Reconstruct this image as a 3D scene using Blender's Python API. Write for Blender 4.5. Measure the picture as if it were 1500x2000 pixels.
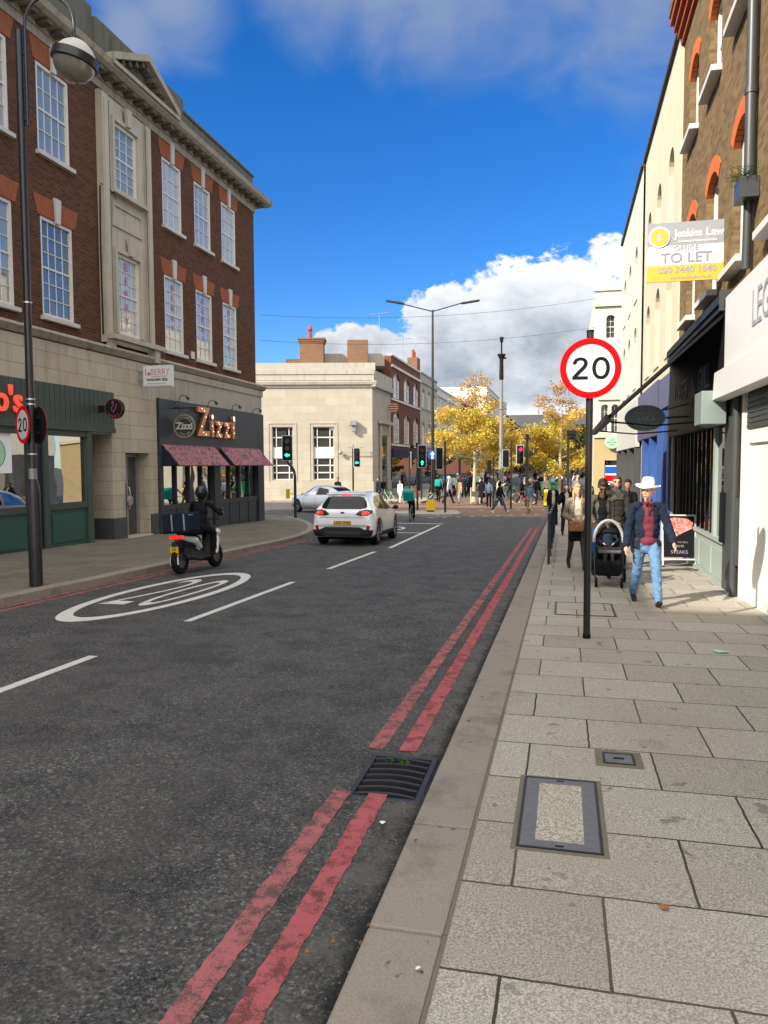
import bpy, bmesh, math, random
from mathutils import Vector, Matrix, Euler, noise
from mathutils.bvhtree import BVHTree
random.seed(7)
for o in list(bpy.data.objects): bpy.data.objects.remove(o)
SC = bpy.context.scene; COL = SC.collection
PI = math.pi; R = math.radians

# ---------------------------------------------------------------- camera
yaw = math.atan(353/1503.); pitch = math.atan(93/1500.)
cam = bpy.data.cameras.new('camera'); cam.sensor_fit = 'VERTICAL'; cam.sensor_height = 36; cam.sensor_width = 27
cam.lens = 27.0; cam.clip_start = .05; cam.clip_end = 3000
co = bpy.data.objects.new('camera', cam); COL.objects.link(co)
co.location = (0, 0, 1.72)
co.matrix_world = Matrix.Translation((0, 0, 1.72)) @ Matrix.Rotation(yaw, 4, 'Z') @ Matrix.Rotation(PI/2 - pitch, 4, 'X') @ Matrix.Rotation(R(-.23), 4, 'Z')
SC.camera = co
SC.render.resolution_x = 768; SC.render.resolution_y = 1024

# ---------------------------------------------------------------- sun, sky, exposure
SUN_EL = 33.3; SUN_PHI = 41.0          # elevation; angle of the light's path from the street axis
SC.view_settings.view_transform = 'Standard'; SC.view_settings.look = 'None'
SC.view_settings.exposure = EXPO = 1.12; SC.view_settings.gamma = 1
ld = Vector((math.sin(R(SUN_PHI))*math.cos(R(SUN_EL)), math.cos(R(SUN_PHI))*math.cos(R(SUN_EL)), -math.sin(R(SUN_EL))))
sl = bpy.data.lights.new('sun', 'SUN'); sl.energy = 3.7; sl.angle = R(.5); sl.color = (1, .91, .76)
so = bpy.data.objects.new('sun', sl); COL.objects.link(so); so.rotation_euler = ld.to_track_quat('-Z', 'Y').to_euler()
W = bpy.data.worlds.new('World'); SC.world = W; W.use_nodes = True
nt = W.node_tree; nt.nodes.clear()
def N(t, kind, **kw):
    n = t.nodes.new(kind)
    for k, v in kw.items():
        if k.startswith('i_'):
            key = k[2:]; key = int(key) if key.isdigit() else key.replace('_', ' ')
            n.inputs[key].default_value = v
        else: setattr(n, k, v)
    return n
def mathn(t, op, a, b=None, c=None, clamp=False):
    n = t.nodes.new('ShaderNodeMath'); n.operation = op; n.use_clamp = clamp
    for i, v in enumerate((a, b, c)):
        if v is None: continue
        if isinstance(v, (int, float)): n.inputs[i].default_value = v
        else: t.links.new(v, n.inputs[i])
    return n.outputs[0]
def mixc(t, fac, a, b, mode='MIX'):
    n = t.nodes.new('ShaderNodeMix'); n.data_type = 'RGBA'; n.blend_type = mode
    for s, v in ((n.inputs[0], fac), (n.inputs[6], a), (n.inputs[7], b)):
        if isinstance(v, (int, float)): s.default_value = v
        elif isinstance(v, tuple): s.default_value = (*v[:3], 1)
        else: t.links.new(v, s)
    return n.outputs[2]
def ramp(t, v, stops):
    n = t.nodes.new('ShaderNodeValToRGB'); t.links.new(v, n.inputs[0]); e = n.color_ramp.elements
    while len(e) > len(stops): e.remove(e[-1])
    while len(e) < len(stops): e.new(1)
    for el, (p, c) in zip(e, stops):
        el.position = p; el.color = (*c, 1) if isinstance(c, tuple) else (c, c, c, 1)
    return n.outputs[0]
sky = N(nt, 'ShaderNodeTexSky', sky_type='NISHITA', sun_disc=False)
sky.sun_elevation = R(SUN_EL); sky.sun_rotation = math.atan2(-ld.x, -ld.y)
sky.air_density = 1.0; sky.dust_density = .2; sky.ozone_density = 3.0; sky.altitude = 300
gm_ = N(nt, 'ShaderNodeHueSaturation', i_Saturation=1.36, i_Value=.86); nt.links.new(sky.outputs[0], gm_.inputs['Color'])
class gm: outputs = [mixc(nt, 1.0, gm_.outputs[0], (.62, .76, 1.0), 'MULTIPLY')]
geo = N(nt, 'ShaderNodeTexCoord'); DIR = geo.outputs['Generated']
def pxdir(px, py):
    """compass direction of a spot in the sky"""
    v = Vector(((px-750)/1500., -(py-1000)/1500., -1)); return (co.matrix_world.to_3x3() @ v).normalized()
def nz(scale, det, rough, dist=0, off=0):
    m = N(nt, 'ShaderNodeMapping'); m.inputs['Scale'].default_value = (scale, scale, scale*1.5); m.inputs['Location'].default_value = (off, off*.7, -off)
    nt.links.new(DIR, m.inputs[0]); n = N(nt, 'ShaderNodeTexNoise', i_Scale=1.0, i_Detail=det, i_Roughness=rough, i_Distortion=dist)
    nt.links.new(m.outputs[0], n.inputs[0]); return n.outputs[0]
def blob(px, py, r, soft):
    d = pxdir(px, py); dp = N(nt, 'ShaderNodeVectorMath', operation='DISTANCE'); dp.inputs[1].default_value = d
    nt.links.new(DIR, dp.inputs[0]); rr = r/1560.
    return mathn(nt, 'MULTIPLY', mathn(nt, 'SUBTRACT', rr, dp.outputs['Value']), 1/(rr*soft))
def mx(lst):
    a = lst[0]
    for b in lst[1:]: a = mathn(nt, 'MAXIMUM', a, b)
    return a
# big cumulus ahead, over the far end of the street
cum = mx([blob(1075, 640, 150, 1), blob(1180, 690, 190, 1), blob(950, 670, 120, 1), blob(865, 640, 85, 1), blob(900, 730, 160, 1), blob(1000, 600, 90, 1), blob(715, 712, 88, 1), blob(640, 690, 45, 1), blob(900, 800, 200, 1), blob(1100, 850, 240, 1), blob(700, 820, 150, 1), blob(1300, 650, 160, 1)])
n1 = nz(16, 8, .62, .3); n1b = nz(45, 6, .6, 0, 3)
dens = mathn(nt, 'ADD', mathn(nt, 'ADD', cum, mathn(nt, 'MULTIPLY', mathn(nt, 'SUBTRACT', n1, .5), 1.5)), mathn(nt, 'MULTIPLY', mathn(nt, 'SUBTRACT', n1b, .5), .6))
m1 = N(nt, 'ShaderNodeMapRange', interpolation_type='SMOOTHSTEP', i_1=-.04, i_2=.14); nt.links.new(dens, m1.inputs[0]); M1 = m1.outputs[0]
# the cumulus is white on top, grey in its thick middle, white again at the horizon
sep = N(nt, 'ShaderNodeSeparateXYZ'); nt.links.new(DIR, sep.inputs[0]); ZZ = sep.outputs[2]
thick = mathn(nt, 'ADD', dens, mathn(nt, 'MULTIPLY', mathn(nt, 'SUBTRACT', nz(9, 6, .6, .4, 8), .5), 2.2))
hgt = ramp(nt, ZZ, [(0.0, .0), (.06, .1), (.08, .9), (.11, 1.0), (.17, .85), (.21, .5), (.25, .12), (.28, 0.0)])
gfac = mathn(nt, 'MULTIPLY', mathn(nt, 'ADD', mathn(nt, 'MULTIPLY', thick, .5), .4), hgt, clamp=True)
ccol = mixc(nt, gfac, (5.6, 5.7, 5.95), (1.75, 2.05, 2.45))
det = mathn(nt, 'ADD', .72, mathn(nt, 'MULTIPLY', nz(26, 6, .6, .5, 5), .5))
ccol = mixc(nt, 1.0, ccol, det, 'MULTIPLY')
s1 = mixc(nt, M1, gm.outputs[0], ccol)
# dull veil over the top of the view
veil = mx([blob(620, -70, 130, 1), blob(850, -50, 150, 1), blob(1090, -60, 190, 1), blob(330, -10, 110, 1), blob(1250, -60, 210, 1), blob(750, -40, 120, 1), blob(250, 60, 90, 1), blob(950, -60, 170, 1)])
n2 = nz(7, 6, .55, .5, 12); vd = mathn(nt, 'ADD', veil, mathn(nt, 'MULTIPLY', mathn(nt, 'SUBTRACT', n2, .52), 1.9))
m2 = N(nt, 'ShaderNodeMapRange', interpolation_type='SMOOTHSTEP', i_1=-.3, i_2=.9, i_4=.85); nt.links.new(vd, m2.inputs[0])
s2 = mixc(nt, m2.outputs[0], s1, (1.35, 1.75, 2.55))
# added bright cloud, out of view behind and above the viewer, for fill light
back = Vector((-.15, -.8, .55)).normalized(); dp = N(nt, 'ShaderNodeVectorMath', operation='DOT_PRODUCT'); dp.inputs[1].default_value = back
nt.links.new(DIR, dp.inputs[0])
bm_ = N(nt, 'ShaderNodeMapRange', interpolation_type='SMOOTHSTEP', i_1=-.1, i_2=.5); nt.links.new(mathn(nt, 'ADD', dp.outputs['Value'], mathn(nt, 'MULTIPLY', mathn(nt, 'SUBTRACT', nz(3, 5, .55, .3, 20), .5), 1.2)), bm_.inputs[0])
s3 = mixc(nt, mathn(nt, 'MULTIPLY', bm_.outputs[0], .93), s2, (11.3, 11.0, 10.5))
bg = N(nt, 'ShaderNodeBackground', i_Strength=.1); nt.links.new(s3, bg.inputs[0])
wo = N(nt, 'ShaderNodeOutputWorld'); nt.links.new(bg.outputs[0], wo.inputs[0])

# ---------------------------------------------------------------- materials
MT = {}
def newmat(name):
    m = bpy.data.materials.new(name); m.use_nodes = True; t = m.node_tree; b = t.nodes['Principled BSDF']; MT[name] = m; return m, t, b
def lnk(t, v, s):
    if isinstance(v, (int, float)): s.default_value = v
    elif isinstance(v, tuple): s.default_value = (*v[:3], 1)
    else: t.links.new(v, s)
def coords(t, sx=1, sy=1, sz=1, world=False):
    c = N(t, 'ShaderNodeTexCoord'); 
    if world: g = N(t, 'ShaderNodeNewGeometry'); src = g.outputs['Position']
    else: src = c.outputs['Object']
    m = N(t, 'ShaderNodeMapping'); m.inputs['Scale'].default_value = (sx, sy, sz); t.links.new(src, m.inputs[0]); return m.outputs[0]
def noi(t, v, sc, det=3, rough=.5, dist=0):
    n = N(t, 'ShaderNodeTexNoise', i_Scale=sc, i_Detail=det, i_Roughness=rough, i_Distortion=dist); t.links.new(v, n.inputs[0]); return n.outputs[0]
def bump(t, h, b, st=.3, d=.01):
    n = N(t, 'ShaderNodeBump', i_Strength=st, i_Distance=d); t.links.new(h, n.inputs['Height']); t.links.new(n.outputs[0], b.inputs['Normal'])
def plain(name, col, rough=.5, metal=0, var=.12, vs=6, spec=.5, bmp=0, coat=0, emit=None, es=1):
    """a paint, cloth or metal with light unevenness of its own"""
    m, t, b = newmat(name); v = coords(t)
    n = noi(t, v, vs, 4, .6)
    c = mixc(t, n, tuple(max(0, x*(1-var)) for x in col), tuple(min(1, x*(1+var)) for x in col)); lnk(t, c, b.inputs['Base Color'])
    b.inputs['Roughness'].default_value = rough; b.inputs['Metallic'].default_value = metal; b.inputs['Specular IOR Level'].default_value = spec*(.25 if rough > .6 else .6 if rough > .42 else 1)
    if coat: b.inputs['Coat Weight'].default_value = coat; b.inputs['Coat Roughness'].default_value = .04
    if bmp: bump(t, noi(t, v, vs*12, 3), b, bmp, .01)
    if emit: b.inputs['Emission Color'].default_value = (*emit, 1); b.inputs['Emission Strength'].default_value = es
    return m
def brick(name, c1, c2, mort, w=.225, h=.075, ms=.012, world=False, stain=.25, bias=0):
    m, t, b = newmat(name); g = N(t, 'ShaderNodeTexCoord'); s = N(t, 'ShaderNodeSeparateXYZ'); t.links.new(g.outputs['Object'], s.inputs[0])
    cx = N(t, 'ShaderNodeCombineXYZ'); t.links.new(mathn(t, 'ADD', s.outputs[0], s.outputs[1]), cx.inputs[0]); t.links.new(s.outputs[2], cx.inputs[1])
    bt = N(t, 'ShaderNodeTexBrick', i_Scale=1.0); t.links.new(cx.outputs[0], bt.inputs[0])
    bt.inputs['Brick Width'].default_value = w; bt.inputs['Row Height'].default_value = h; bt.inputs['Mortar Size'].default_value = ms; bt.inputs['Mortar Smooth'].default_value = .3; bt.inputs['Bias'].default_value = bias
    bt.inputs['Color1'].default_value = (*c1, 1); bt.inputs['Color2'].default_value = (*c2, 1); bt.inputs['Mortar'].default_value = (*mort, 1)
    n = noi(t, g.outputs['Object'], .7, 5, .65); c = mixc(t, mathn(t, 'MULTIPLY', n, stain*2), bt.outputs[0], (.03, .025, .02))
    n2 = noi(t, g.outputs['Object'], 14, 3, .6); c = mixc(t, mathn(t, 'MULTIPLY', n2, .3), c, mixc(t, .5, c1, mort))
    lnk(t, c, b.inputs['Base Color']); b.inputs['Roughness'].default_value = .9; b.inputs['Specular IOR Level'].default_value = .08; bump(t, bt.outputs['Fac'], b, .5, -.01); return m
def stone(name, col, dirt=(.12, .11, .09), bw=.9, bh=.4, joint=.008, streak=.5, jc=.5, blocks=True):
    m, t, b = newmat(name); g = N(t, 'ShaderNodeTexCoord'); s = N(t, 'ShaderNodeSeparateXYZ'); t.links.new(g.outputs['Object'], s.inputs[0])
    cx = N(t, 'ShaderNodeCombineXYZ'); t.links.new(mathn(t, 'ADD', s.outputs[0], s.outputs[1]), cx.inputs[0]); t.links.new(s.outputs[2], cx.inputs[1])
    c = col; n0 = noi(t, g.outputs['Object'], 1.3, 5, .6)
    c = mixc(t, n0, tuple(x*.86 for x in col), tuple(min(1, x*1.1) for x in col))
    if blocks:
        bt = N(t, 'ShaderNodeTexBrick', i_Scale=1.0); t.links.new(cx.outputs[0], bt.inputs[0])
        bt.inputs['Brick Width'].default_value = bw; bt.inputs['Row Height'].default_value = bh; bt.inputs['Mortar Size'].default_value = joint
        bt.inputs['Color1'].default_value = (1, 1, 1, 1); bt.inputs['Color2'].default_value = (.88, .86, .83, 1); bt.inputs['Mortar'].default_value = (jc, jc, jc, 1)
        c = mixc(t, 1.0, c, bt.outputs[0], 'MULTIPLY')
    # rain streaks and grime
    st = N(t, 'ShaderNodeMapping'); st.inputs['Scale'].default_value = (3.2, 3.2, .35); t.links.new(g.outputs['Object'], st.inputs[0])
    n1 = noi(t, st.outputs[0], 1.6, 6, .65); f = N(t, 'ShaderNodeMapRange', i_1=.5, i_2=.85, i_4=streak); t.links.new(n1, f.inputs[0])
    c = mixc(t, f.outputs[0], c, dirt); lnk(t, c, b.inputs['Base Color']); b.inputs['Roughness'].default_value = .88; b.inputs['Specular IOR Level'].default_value = .08
    bump(t, noi(t, g.outputs['Object'], 30, 4), b, .15, .01); return m
def glass(name, inner, refl=.2, rough=.02, var=.3, tint=(1, 1, 1)):
    m, t, b = newmat(name); v = coords(t); n = noi(t, v, 1.7, 3)
    b.inputs['Roughness'].default_value = .8; b.inputs['Specular IOR Level'].default_value = 0
    lnk(t, mixc(t, n, tuple(x*(1-var) for x in inner), tuple(min(1, x*(1+var)) for x in inner)), b.inputs['Base Color'])
    gl = N(t, 'ShaderNodeBsdfGlossy', i_Roughness=rough); gl.inputs[0].default_value = (*tint, 1)
    bp = N(t, 'ShaderNodeBump', i_Strength=.06, i_Distance=.05); t.links.new(noi(t, v, 1.1, 1), bp.inputs['Height']); t.links.new(bp.outputs[0], gl.inputs['Normal'])
    fr = N(t, 'ShaderNodeFresnel', i_IOR=1.5); f = mathn(t, 'ADD', mathn(t, 'MULTIPLY', fr.outputs[0], 1-refl), refl, clamp=True)
    ms = N(t, 'ShaderNodeMixShader'); t.links.new(f, ms.inputs[0]); t.links.new(b.outputs[0], ms.inputs[1]); t.links.new(gl.outputs[0], ms.inputs[2])
    t.links.new(ms.outputs[0], t.nodes['Material Output'].inputs[0]); return m

# road
m, t, b = newmat('asphalt'); v = coords(t, world=True)
vc = N(t, 'ShaderNodeTexVoronoi', i_Scale=78.0); t.links.new(v, vc.inputs[0]); sr = N(t, 'ShaderNodeSeparateColor'); t.links.new(vc.outputs['Color'], sr.inputs[0]); c = ramp(t, sr.outputs[0], [(0.0, (.05, .05, .049)), (.5, (.112, .111, .107)), (.85, (.165, .163, .156)), (1.0, (.32, .315, .3))]); c = mixc(t, ramp(t, noi(t, v, 45, 4, .75), [(.35, .75), (.6, 0.0)]), c, (.012, .012, .012))
c = mixc(t, mathn(t, 'MULTIPLY', noi(t, v, .35, 5, .6), .25), c, (.055, .054, .051))
st_ = N(t, 'ShaderNodeMapping'); st_.inputs['Scale'].default_value = (1.1, .06, 1); t.links.new(v, st_.inputs[0]); trk = N(t, 'ShaderNodeMapRange', i_1=.42, i_2=.66, i_4=.5); t.links.new(noi(t, st_.outputs[0], 1.0, 4, .6), trk.inputs[0]); c = mixc(t, trk.outputs[0], c, (.075, .073, .069))
pit = N(t, 'ShaderNodeMapRange', i_1=.60, i_2=.66, i_4=.85); t.links.new(noi(t, v, 38, 4, .75), pit.inputs[0]); c = mixc(t, pit.outputs[0], c, (.008, .008, .009))
# stones worn clean here and tar showing between them there
vo = N(t, 'ShaderNodeTexVoronoi', feature='DISTANCE_TO_EDGE', i_Scale=62.0); t.links.new(v, vo.inputs[0])
tar = N(t, 'ShaderNodeMapRange', i_1=.0, i_2=.16, i_3=1, i_4=0); t.links.new(vo.outputs['Distance'], tar.inputs[0])
patch = N(t, 'ShaderNodeMapRange', i_1=.44, i_2=.62); t.links.new(noi(t, v, 2.2, 6, .7), patch.inputs[0])
c = mixc(t, mathn(t, 'MULTIPLY', tar.outputs[0], patch.outputs[0]), c, (.006, .006, .007))
fl = N(t, 'ShaderNodeMapRange', i_1=.765, i_2=.80); t.links.new(noi(t, v, 34, 2, .5), fl.inputs[0]); c = mixc(t, mathn(t, 'MULTIPLY', fl.outputs[0], .5), c, (.4, .39, .36))
# the gutter strip by the kerb: dark tar edge and pale dust
sp = N(t, 'ShaderNodeSeparateXYZ'); t.links.new(v, sp.inputs[0]); xw = mathn(t, 'ADD', sp.outputs[0], mathn(t, 'MULTIPLY', mathn(t, 'SUBTRACT', noi(t, v, 3.5, 5, .7), .5), .22))
ed = N(t, 'ShaderNodeMapRange', i_1=-.85, i_2=-.78, i_4=.75); t.links.new(xw, ed.inputs[0]); inr = N(t, 'ShaderNodeMapRange', i_1=2.0, i_2=2.1, i_3=1, i_4=0); t.links.new(sp.outputs[0], inr.inputs[0])
c = mixc(t, mathn(t, 'MULTIPLY', ed.outputs[0], inr.outputs[0]), c, (.012, .012, .013))
dr = ramp(t, mathn(t, 'ADD', xw, 1.5), [(.42, 0.0), (.55, .55), (.66, .6), (.72, 0.0)]); dn = N(t, 'ShaderNodeMapRange', i_1=.42, i_2=.58); t.links.new(noi(t, v, 5, 5, .7), dn.inputs[0])
c = mixc(t, mathn(t, 'MULTIPLY', dr, dn.outputs[0]), c, (.135, .13, .115))
lnk(t, c, b.inputs['Base Color']); b.inputs['Roughness'].default_value = .72; b.inputs['Specular IOR Level'].default_value = .2; bump(t, noi(t, v, 70, 5, .75), b, .8, .01)

m, t, b = newmat('pavement'); v = coords(t, world=True)
bt = N(t, 'ShaderNodeTexBrick', i_Scale=1.0); mp = N(t, 'ShaderNodeMapping'); mp.inputs['Location'].default_value = (.195, -.155, 0); t.links.new(v, mp.inputs[0])
nzv = N(t, 'ShaderNodeTexNoise', i_Scale=9.0, i_Detail=4.0); t.links.new(v, nzv.inputs[0]); wob = N(t, 'ShaderNodeVectorMath', operation='MULTIPLY_ADD'); wob.inputs[1].default_value = (.012, .012, 0)
t.links.new(nzv.outputs['Color'], wob.inputs[0]); t.links.new(mp.outputs[0], wob.inputs[2]); t.links.new(wob.outputs[0], bt.inputs[0])
for k, q in (('Brick Width', .75), ('Row Height', .61), ('Mortar Size', .0065), ('Mortar Smooth', .1)): bt.inputs[k].default_value = q
bt.inputs['Color1'].default_value = (.39, .365, .315, 1); bt.inputs['Color2'].default_value = (.31, .285, .24, 1); bt.inputs['Mortar'].default_value = (.05, .045, .035, 1)
g1 = noi(t, v, 115, 2, .6); gr = N(t, 'ShaderNodeMapRange', i_1=.36, i_2=.66, i_3=.6, i_4=1.42); t.links.new(g1, gr.inputs[0]); c = mixc(t, 1.0, bt.outputs[0], gr.outputs[0], 'MULTIPLY')
sp2 = N(t, 'ShaderNodeMapRange', i_1=.62, i_2=.75); t.links.new(noi(t, v, 1.1, 6, .6), sp2.inputs[0]); c = mixc(t, mathn(t, 'MULTIPLY', sp2.outputs[0], .5), c, (.11, .1, .085))
spk = N(t, 'ShaderNodeMapRange', i_1=.69, i_2=.72); t.links.new(noi(t, v, 6.5, 2, .5), spk.inputs[0]); c = mixc(t, mathn(t, 'MULTIPLY', spk.outputs[0], .5), c, (.06, .055, .05))
pk = N(t, 'ShaderNodeMapRange', i_1=.45, i_2=.7, i_4=.4); t.links.new(noi(t, v, .5, 3, .5), pk.inputs[0]); c = mixc(t, pk.outputs[0], c, (.27, .215, .18))
lnk(t, c, b.inputs['Base Color']); b.inputs['Roughness'].default_value = .85; b.inputs['Specular IOR Level'].default_value = .15
hh = mathn(t, 'ADD', mathn(t, 'MULTIPLY', bt.outputs['Fac'], -1.5), mathn(t, 'MULTIPLY', g1, .5)); bump(t, hh, b, .45, .008)

mm_ = MT['pavement'].copy(); mm_.name = 'pavement_old'; MT['pavement_old'] = mm_; tt = mm_.node_tree; bb = tt.nodes['Principled BSDF']; src_ = bb.inputs['Base Color'].links[0].from_socket
nn = noi(tt, coords(tt, world=True), .8, 5, .65); tt.links.new(mixc(tt, nn, mixc(tt, 1.0, src_, (.34, .33, .31), 'MULTIPLY'), mixc(tt, 1.0, src_, (.62, .6, .56), 'MULTIPLY')), bb.inputs['Base Color'])
m, t, b = newmat('kerb_granite'); v = coords(t, world=True); s = N(t, 'ShaderNodeSeparateXYZ'); t.links.new(v, s.inputs[0])
fl_ = mathn(t, 'FLOOR', mathn(t, 'MULTIPLY', mathn(t, 'ADD', s.outputs[1], .2), 1/.915)); wn = N(t, 'ShaderNodeTexWhiteNoise', noise_dimensions='1D'); t.links.new(fl_, wn.inputs['W'])
c = mixc(t, wn.outputs[0], (.34, .315, .27), (.38, .33, .275)); c = mixc(t, mathn(t, 'MULTIPLY', noi(t, v, 110, 3, .6), .9), c, (.13, .11, .095))
kd = N(t, 'ShaderNodeMapRange', i_1=.52, i_2=.75, i_4=.7); t.links.new(noi(t, v, 2.4, 6, .7), kd.inputs[0]); c = mixc(t, kd.outputs[0], c, (.09, .08, .07))
kk = N(t, 'ShaderNodeMapRange', i_1=.69, i_2=.72, i_4=.8); t.links.new(noi(t, v, 7, 3, .6), kk.inputs[0]); c = mixc(t, kk.outputs[0], c, (.04, .035, .03))
lnk(t, c, b.inputs['Base Color']); b.inputs['Roughness'].default_value = .8; b.inputs['Specular IOR Level'].default_value = .15; bump(t, noi(t, v, 60, 4), b, .2, .006)

def paint(name, col, lo, hi, under=(.05, .05, .05), sc=9, dark=None):
    m, t, b = newmat(name); v = coords(t, world=True)
    w = N(t, 'ShaderNodeMapRange', i_1=lo, i_2=hi, i_4=.92); t.links.new(mathn(t, 'ADD', mathn(t, 'MULTIPLY', noi(t, v, sc, 6, .7), .7), mathn(t, 'MULTIPLY', noi(t, v, 95, 3, .6), .3)), w.inputs[0])
    c = mixc(t, noi(t, v, 2.5, 4, .6), col, dark or tuple(x*.8 for x in col)); c = mixc(t, w.outputs[0], c, under); lnk(t, c, b.inputs['Base Color'])
    b.inputs['Roughness'].default_value = .75; b.inputs['Specular IOR Level'].default_value = .15; bump(t, noi(t, v, 120, 4, .7), b, .5, .006); return m
paint('red_line_paint', (.40, .13, .135), .465, .55, (.09, .065, .065), dark=(.3, .1, .105)); paint('red_line_paint_fresh', (.42, .12, .125), .49, .57, (.14, .05, .05), dark=(.34, .075, .085)); paint('road_white', (.62, .61, .57), .56, .68)
paint('setts', (.2, .13, .105), .55, .8, (.13, .1, .085), 1.5)
brick('brick_brown', (.15, .046, .022), (.045, .018, .012), (.12, .09, .06), bias=-.05)
brick('brick_orange', (.36, .105, .045), (.27, .08, .035), (.2, .12, .08), .075, .225, .006, stain=.15)
brick('brick_yellow', (.29, .19, .09), (.12, .08, .045), (.2, .15, .095), ms=.009, stain=.3)
brick('brick_redfar', (.22, .062, .04), (.15, .045, .03), (.18, .13, .1))
brick('brick_stack', (.3, .13, .07), (.2, .1, .06), (.2, .16, .12))
stone('stone_left', (.46, .41, .325), streak=.55, bw=.85, bh=.42)
stone('stone_bay', (.42, .38, .31), streak=.6, blocks=False)
stone('stone_dark', (.12, .115, .092), (.025, .028, .02), streak=.9, blocks=False)
stone('stone_mould', (.32, .285, .23), (.04, .04, .032), streak=.85, blocks=False)
stone('stone_band', (.36, .33, .28), (.09, .08, .065), streak=.75, blocks=False)
stone('stone_bank', (.42, .39, .325), (.3, .25, .17), streak=.35, bw=1.15, bh=.55, joint=.014, jc=.8)
stone('stone_banktop', (.38, .355, .305), (.16, .14, .11), streak=.7, blocks=False)
stone('stucco_cream', (.55, .505, .39), (.45, .39, .28), streak=.4, blocks=False)
stone('stucco_white', (.57, .545, .47), (.42, .4, .34), streak=.45, blocks=False)
stone('pub_yellow', (.42, .33, .18), (.3, .22, .12), streak=.4, blocks=False)
plain('white_paint', (.58, .57, .54), .45, var=.06); plain('white_dirty', (.47, .46, .42), .6, var=.15, vs=3)
plain('orange_arch', (.52, .13, .045), .85, var=.25, vs=18)
plain('corbel_red', (.3, .075, .04), .85, var=.3, vs=9)
plain('black_metal', (.012, .012, .014), .38, var=.4, vs=9); plain('black_matte', (.014, .014, .015), .8)
plain('black_pole', (.016, .016, .018), .3, var=.5, vs=5, bmp=.1)
plain('grey_metal', (.28, .29, .3), .45, .4); plain('silver_metal', (.5, .5, .5), .3, .8); plain('pipe_grey', (.05, .055, .058), .4, var=.2)
plain('galv_column', (.2, .21, .22), .5, .3)
plain('green_paint', (.028, .075, .063), .5, var=.15, vs=2); plain('green_fascia', (.05, .066, .056), .55, var=.2, vs=1.5)
plain('zizzi_grey', (.035, .042, .049), .5, var=.12, vs=2); plain('navy_dark', (.012, .016, .035), .5)
plain('black_fascia', (.012, .012, .013), .5, spec=.25); plain('blue_shop', (.03, .085, .28), .4, var=.2); plain('blue_fascia', (.06, .07, .16), .4)
plain('sage_paint', (.30, .355, .335), .45, var=.1, vs=2.5); plain('sage_box', (.2, .245, .24), .4, var=.06)
plain('charcoal_paint', (.055, .058, .062), .5, var=.3, vs=4); plain('lego_white', (.6, .6, .6), .4, var=.03)
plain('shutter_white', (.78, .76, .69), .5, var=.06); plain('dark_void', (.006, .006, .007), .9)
plain('soffit_dark', (.02, .02, .02), .9); plain('slate', (.06, .06, .065), .7)
glass('glass_sky', (.2, .22, .23), .2, tint=(.92, .88, .78)); glass('glass_blind', (.4, .4, .37), .14, var=.35, tint=(.92, .88, .8)); glass('glass_curtain', (.3, .27, .22), .2, var=.5); glass('glass_room', (.07, .07, .07), .16, var=.6, tint=(.9, .85, .75)); glass('glass_shop', (.012, .012, .012), .42, .01); glass('glass_dark', (.015, .018, .02), .12)
glass('glass_far', (.05, .05, .05), .15)
plain('iron_cover', (.17, .175, .185), .5, .3, var=.3, vs=30, bmp=.4); plain('iron_grate', (.06, .055, .055), .45, .5, var=.4, vs=8); plain('cement', (.17, .15, .11), .9, var=.2, bmp=.5)
m, t, b = newmat('cover_infill'); v = coords(t, world=True); c = mixc(t, ramp(t, noi(t, v, 95, 2, .6), [(.38, 0.0), (.62, 1.0)]), (.2, .175, .13), (.62, .58, .5)); c = mixc(t, mathn(t, 'MULTIPLY', noi(t, v, 14, 5, .7), .5), c, (.3, .26, .2)); lnk(t, c, b.inputs['Base Color']); b.inputs['Roughness'].default_value = .8; bump(t, noi(t, v, 150, 2), b, .4, .005)
plain('sign_red', (.72, .004, .008), .5, var=.03, spec=.1); plain('sign_white', (.66, .67, .66), .35, var=.03); plain('sign_black', (.01, .011, .014), .5, var=.05, spec=.15)
plain('light_grey_plastic', (.55, .56, .57), .4)
plain('green_lamp', (.0, .5, .3), .4, emit=(.02, 1, .55), es=1.6); plain('red_lamp', (.5, .01, .02), .4, emit=(1, .02, .06), es=1.2)
plain('tail_lit', (.5, .02, .02), .3, emit=(1, .03, .03), es=.4); plain('tail_red', (.3, .008, .01), .15, coat=1)
plain('yellow_plastic', (.75, .5, .01), .4); plain('blue_sign', (.01, .08, .42), .35); plain('plate_yellow', (.62, .42, .015), .5); plain('bag_teal', (.0, .30, .27), .6)
plain('text_grey', (.26, .27, .31), .5); plain('board_grey', (.30, .31, .35), .5); plain('board_orange', (.85, .42, .06), .5, var=.08); plain('board_white', (.8, .81, .83), .5, var=.02)
plain('letter_black', (.02, .02, .02), .5); plain('berry_pink', (.45, .1, .2), .5); plain('letter_cream', (.55, .5, .4), .5)
plain('neon_red', (.6, .06, .04), .5, emit=(1, .12, .05), es=.25); plain('copper_letter', (.5, .2, .1), .35, .3, var=.3, vs=20); plain('bulb', (.9, .8, .6), .3, emit=(1, .8, .5), es=.6)
plain('pale_green', (.35, .62, .42), .5); plain('leaf_green', (.06, .16, .02), .7)

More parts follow.
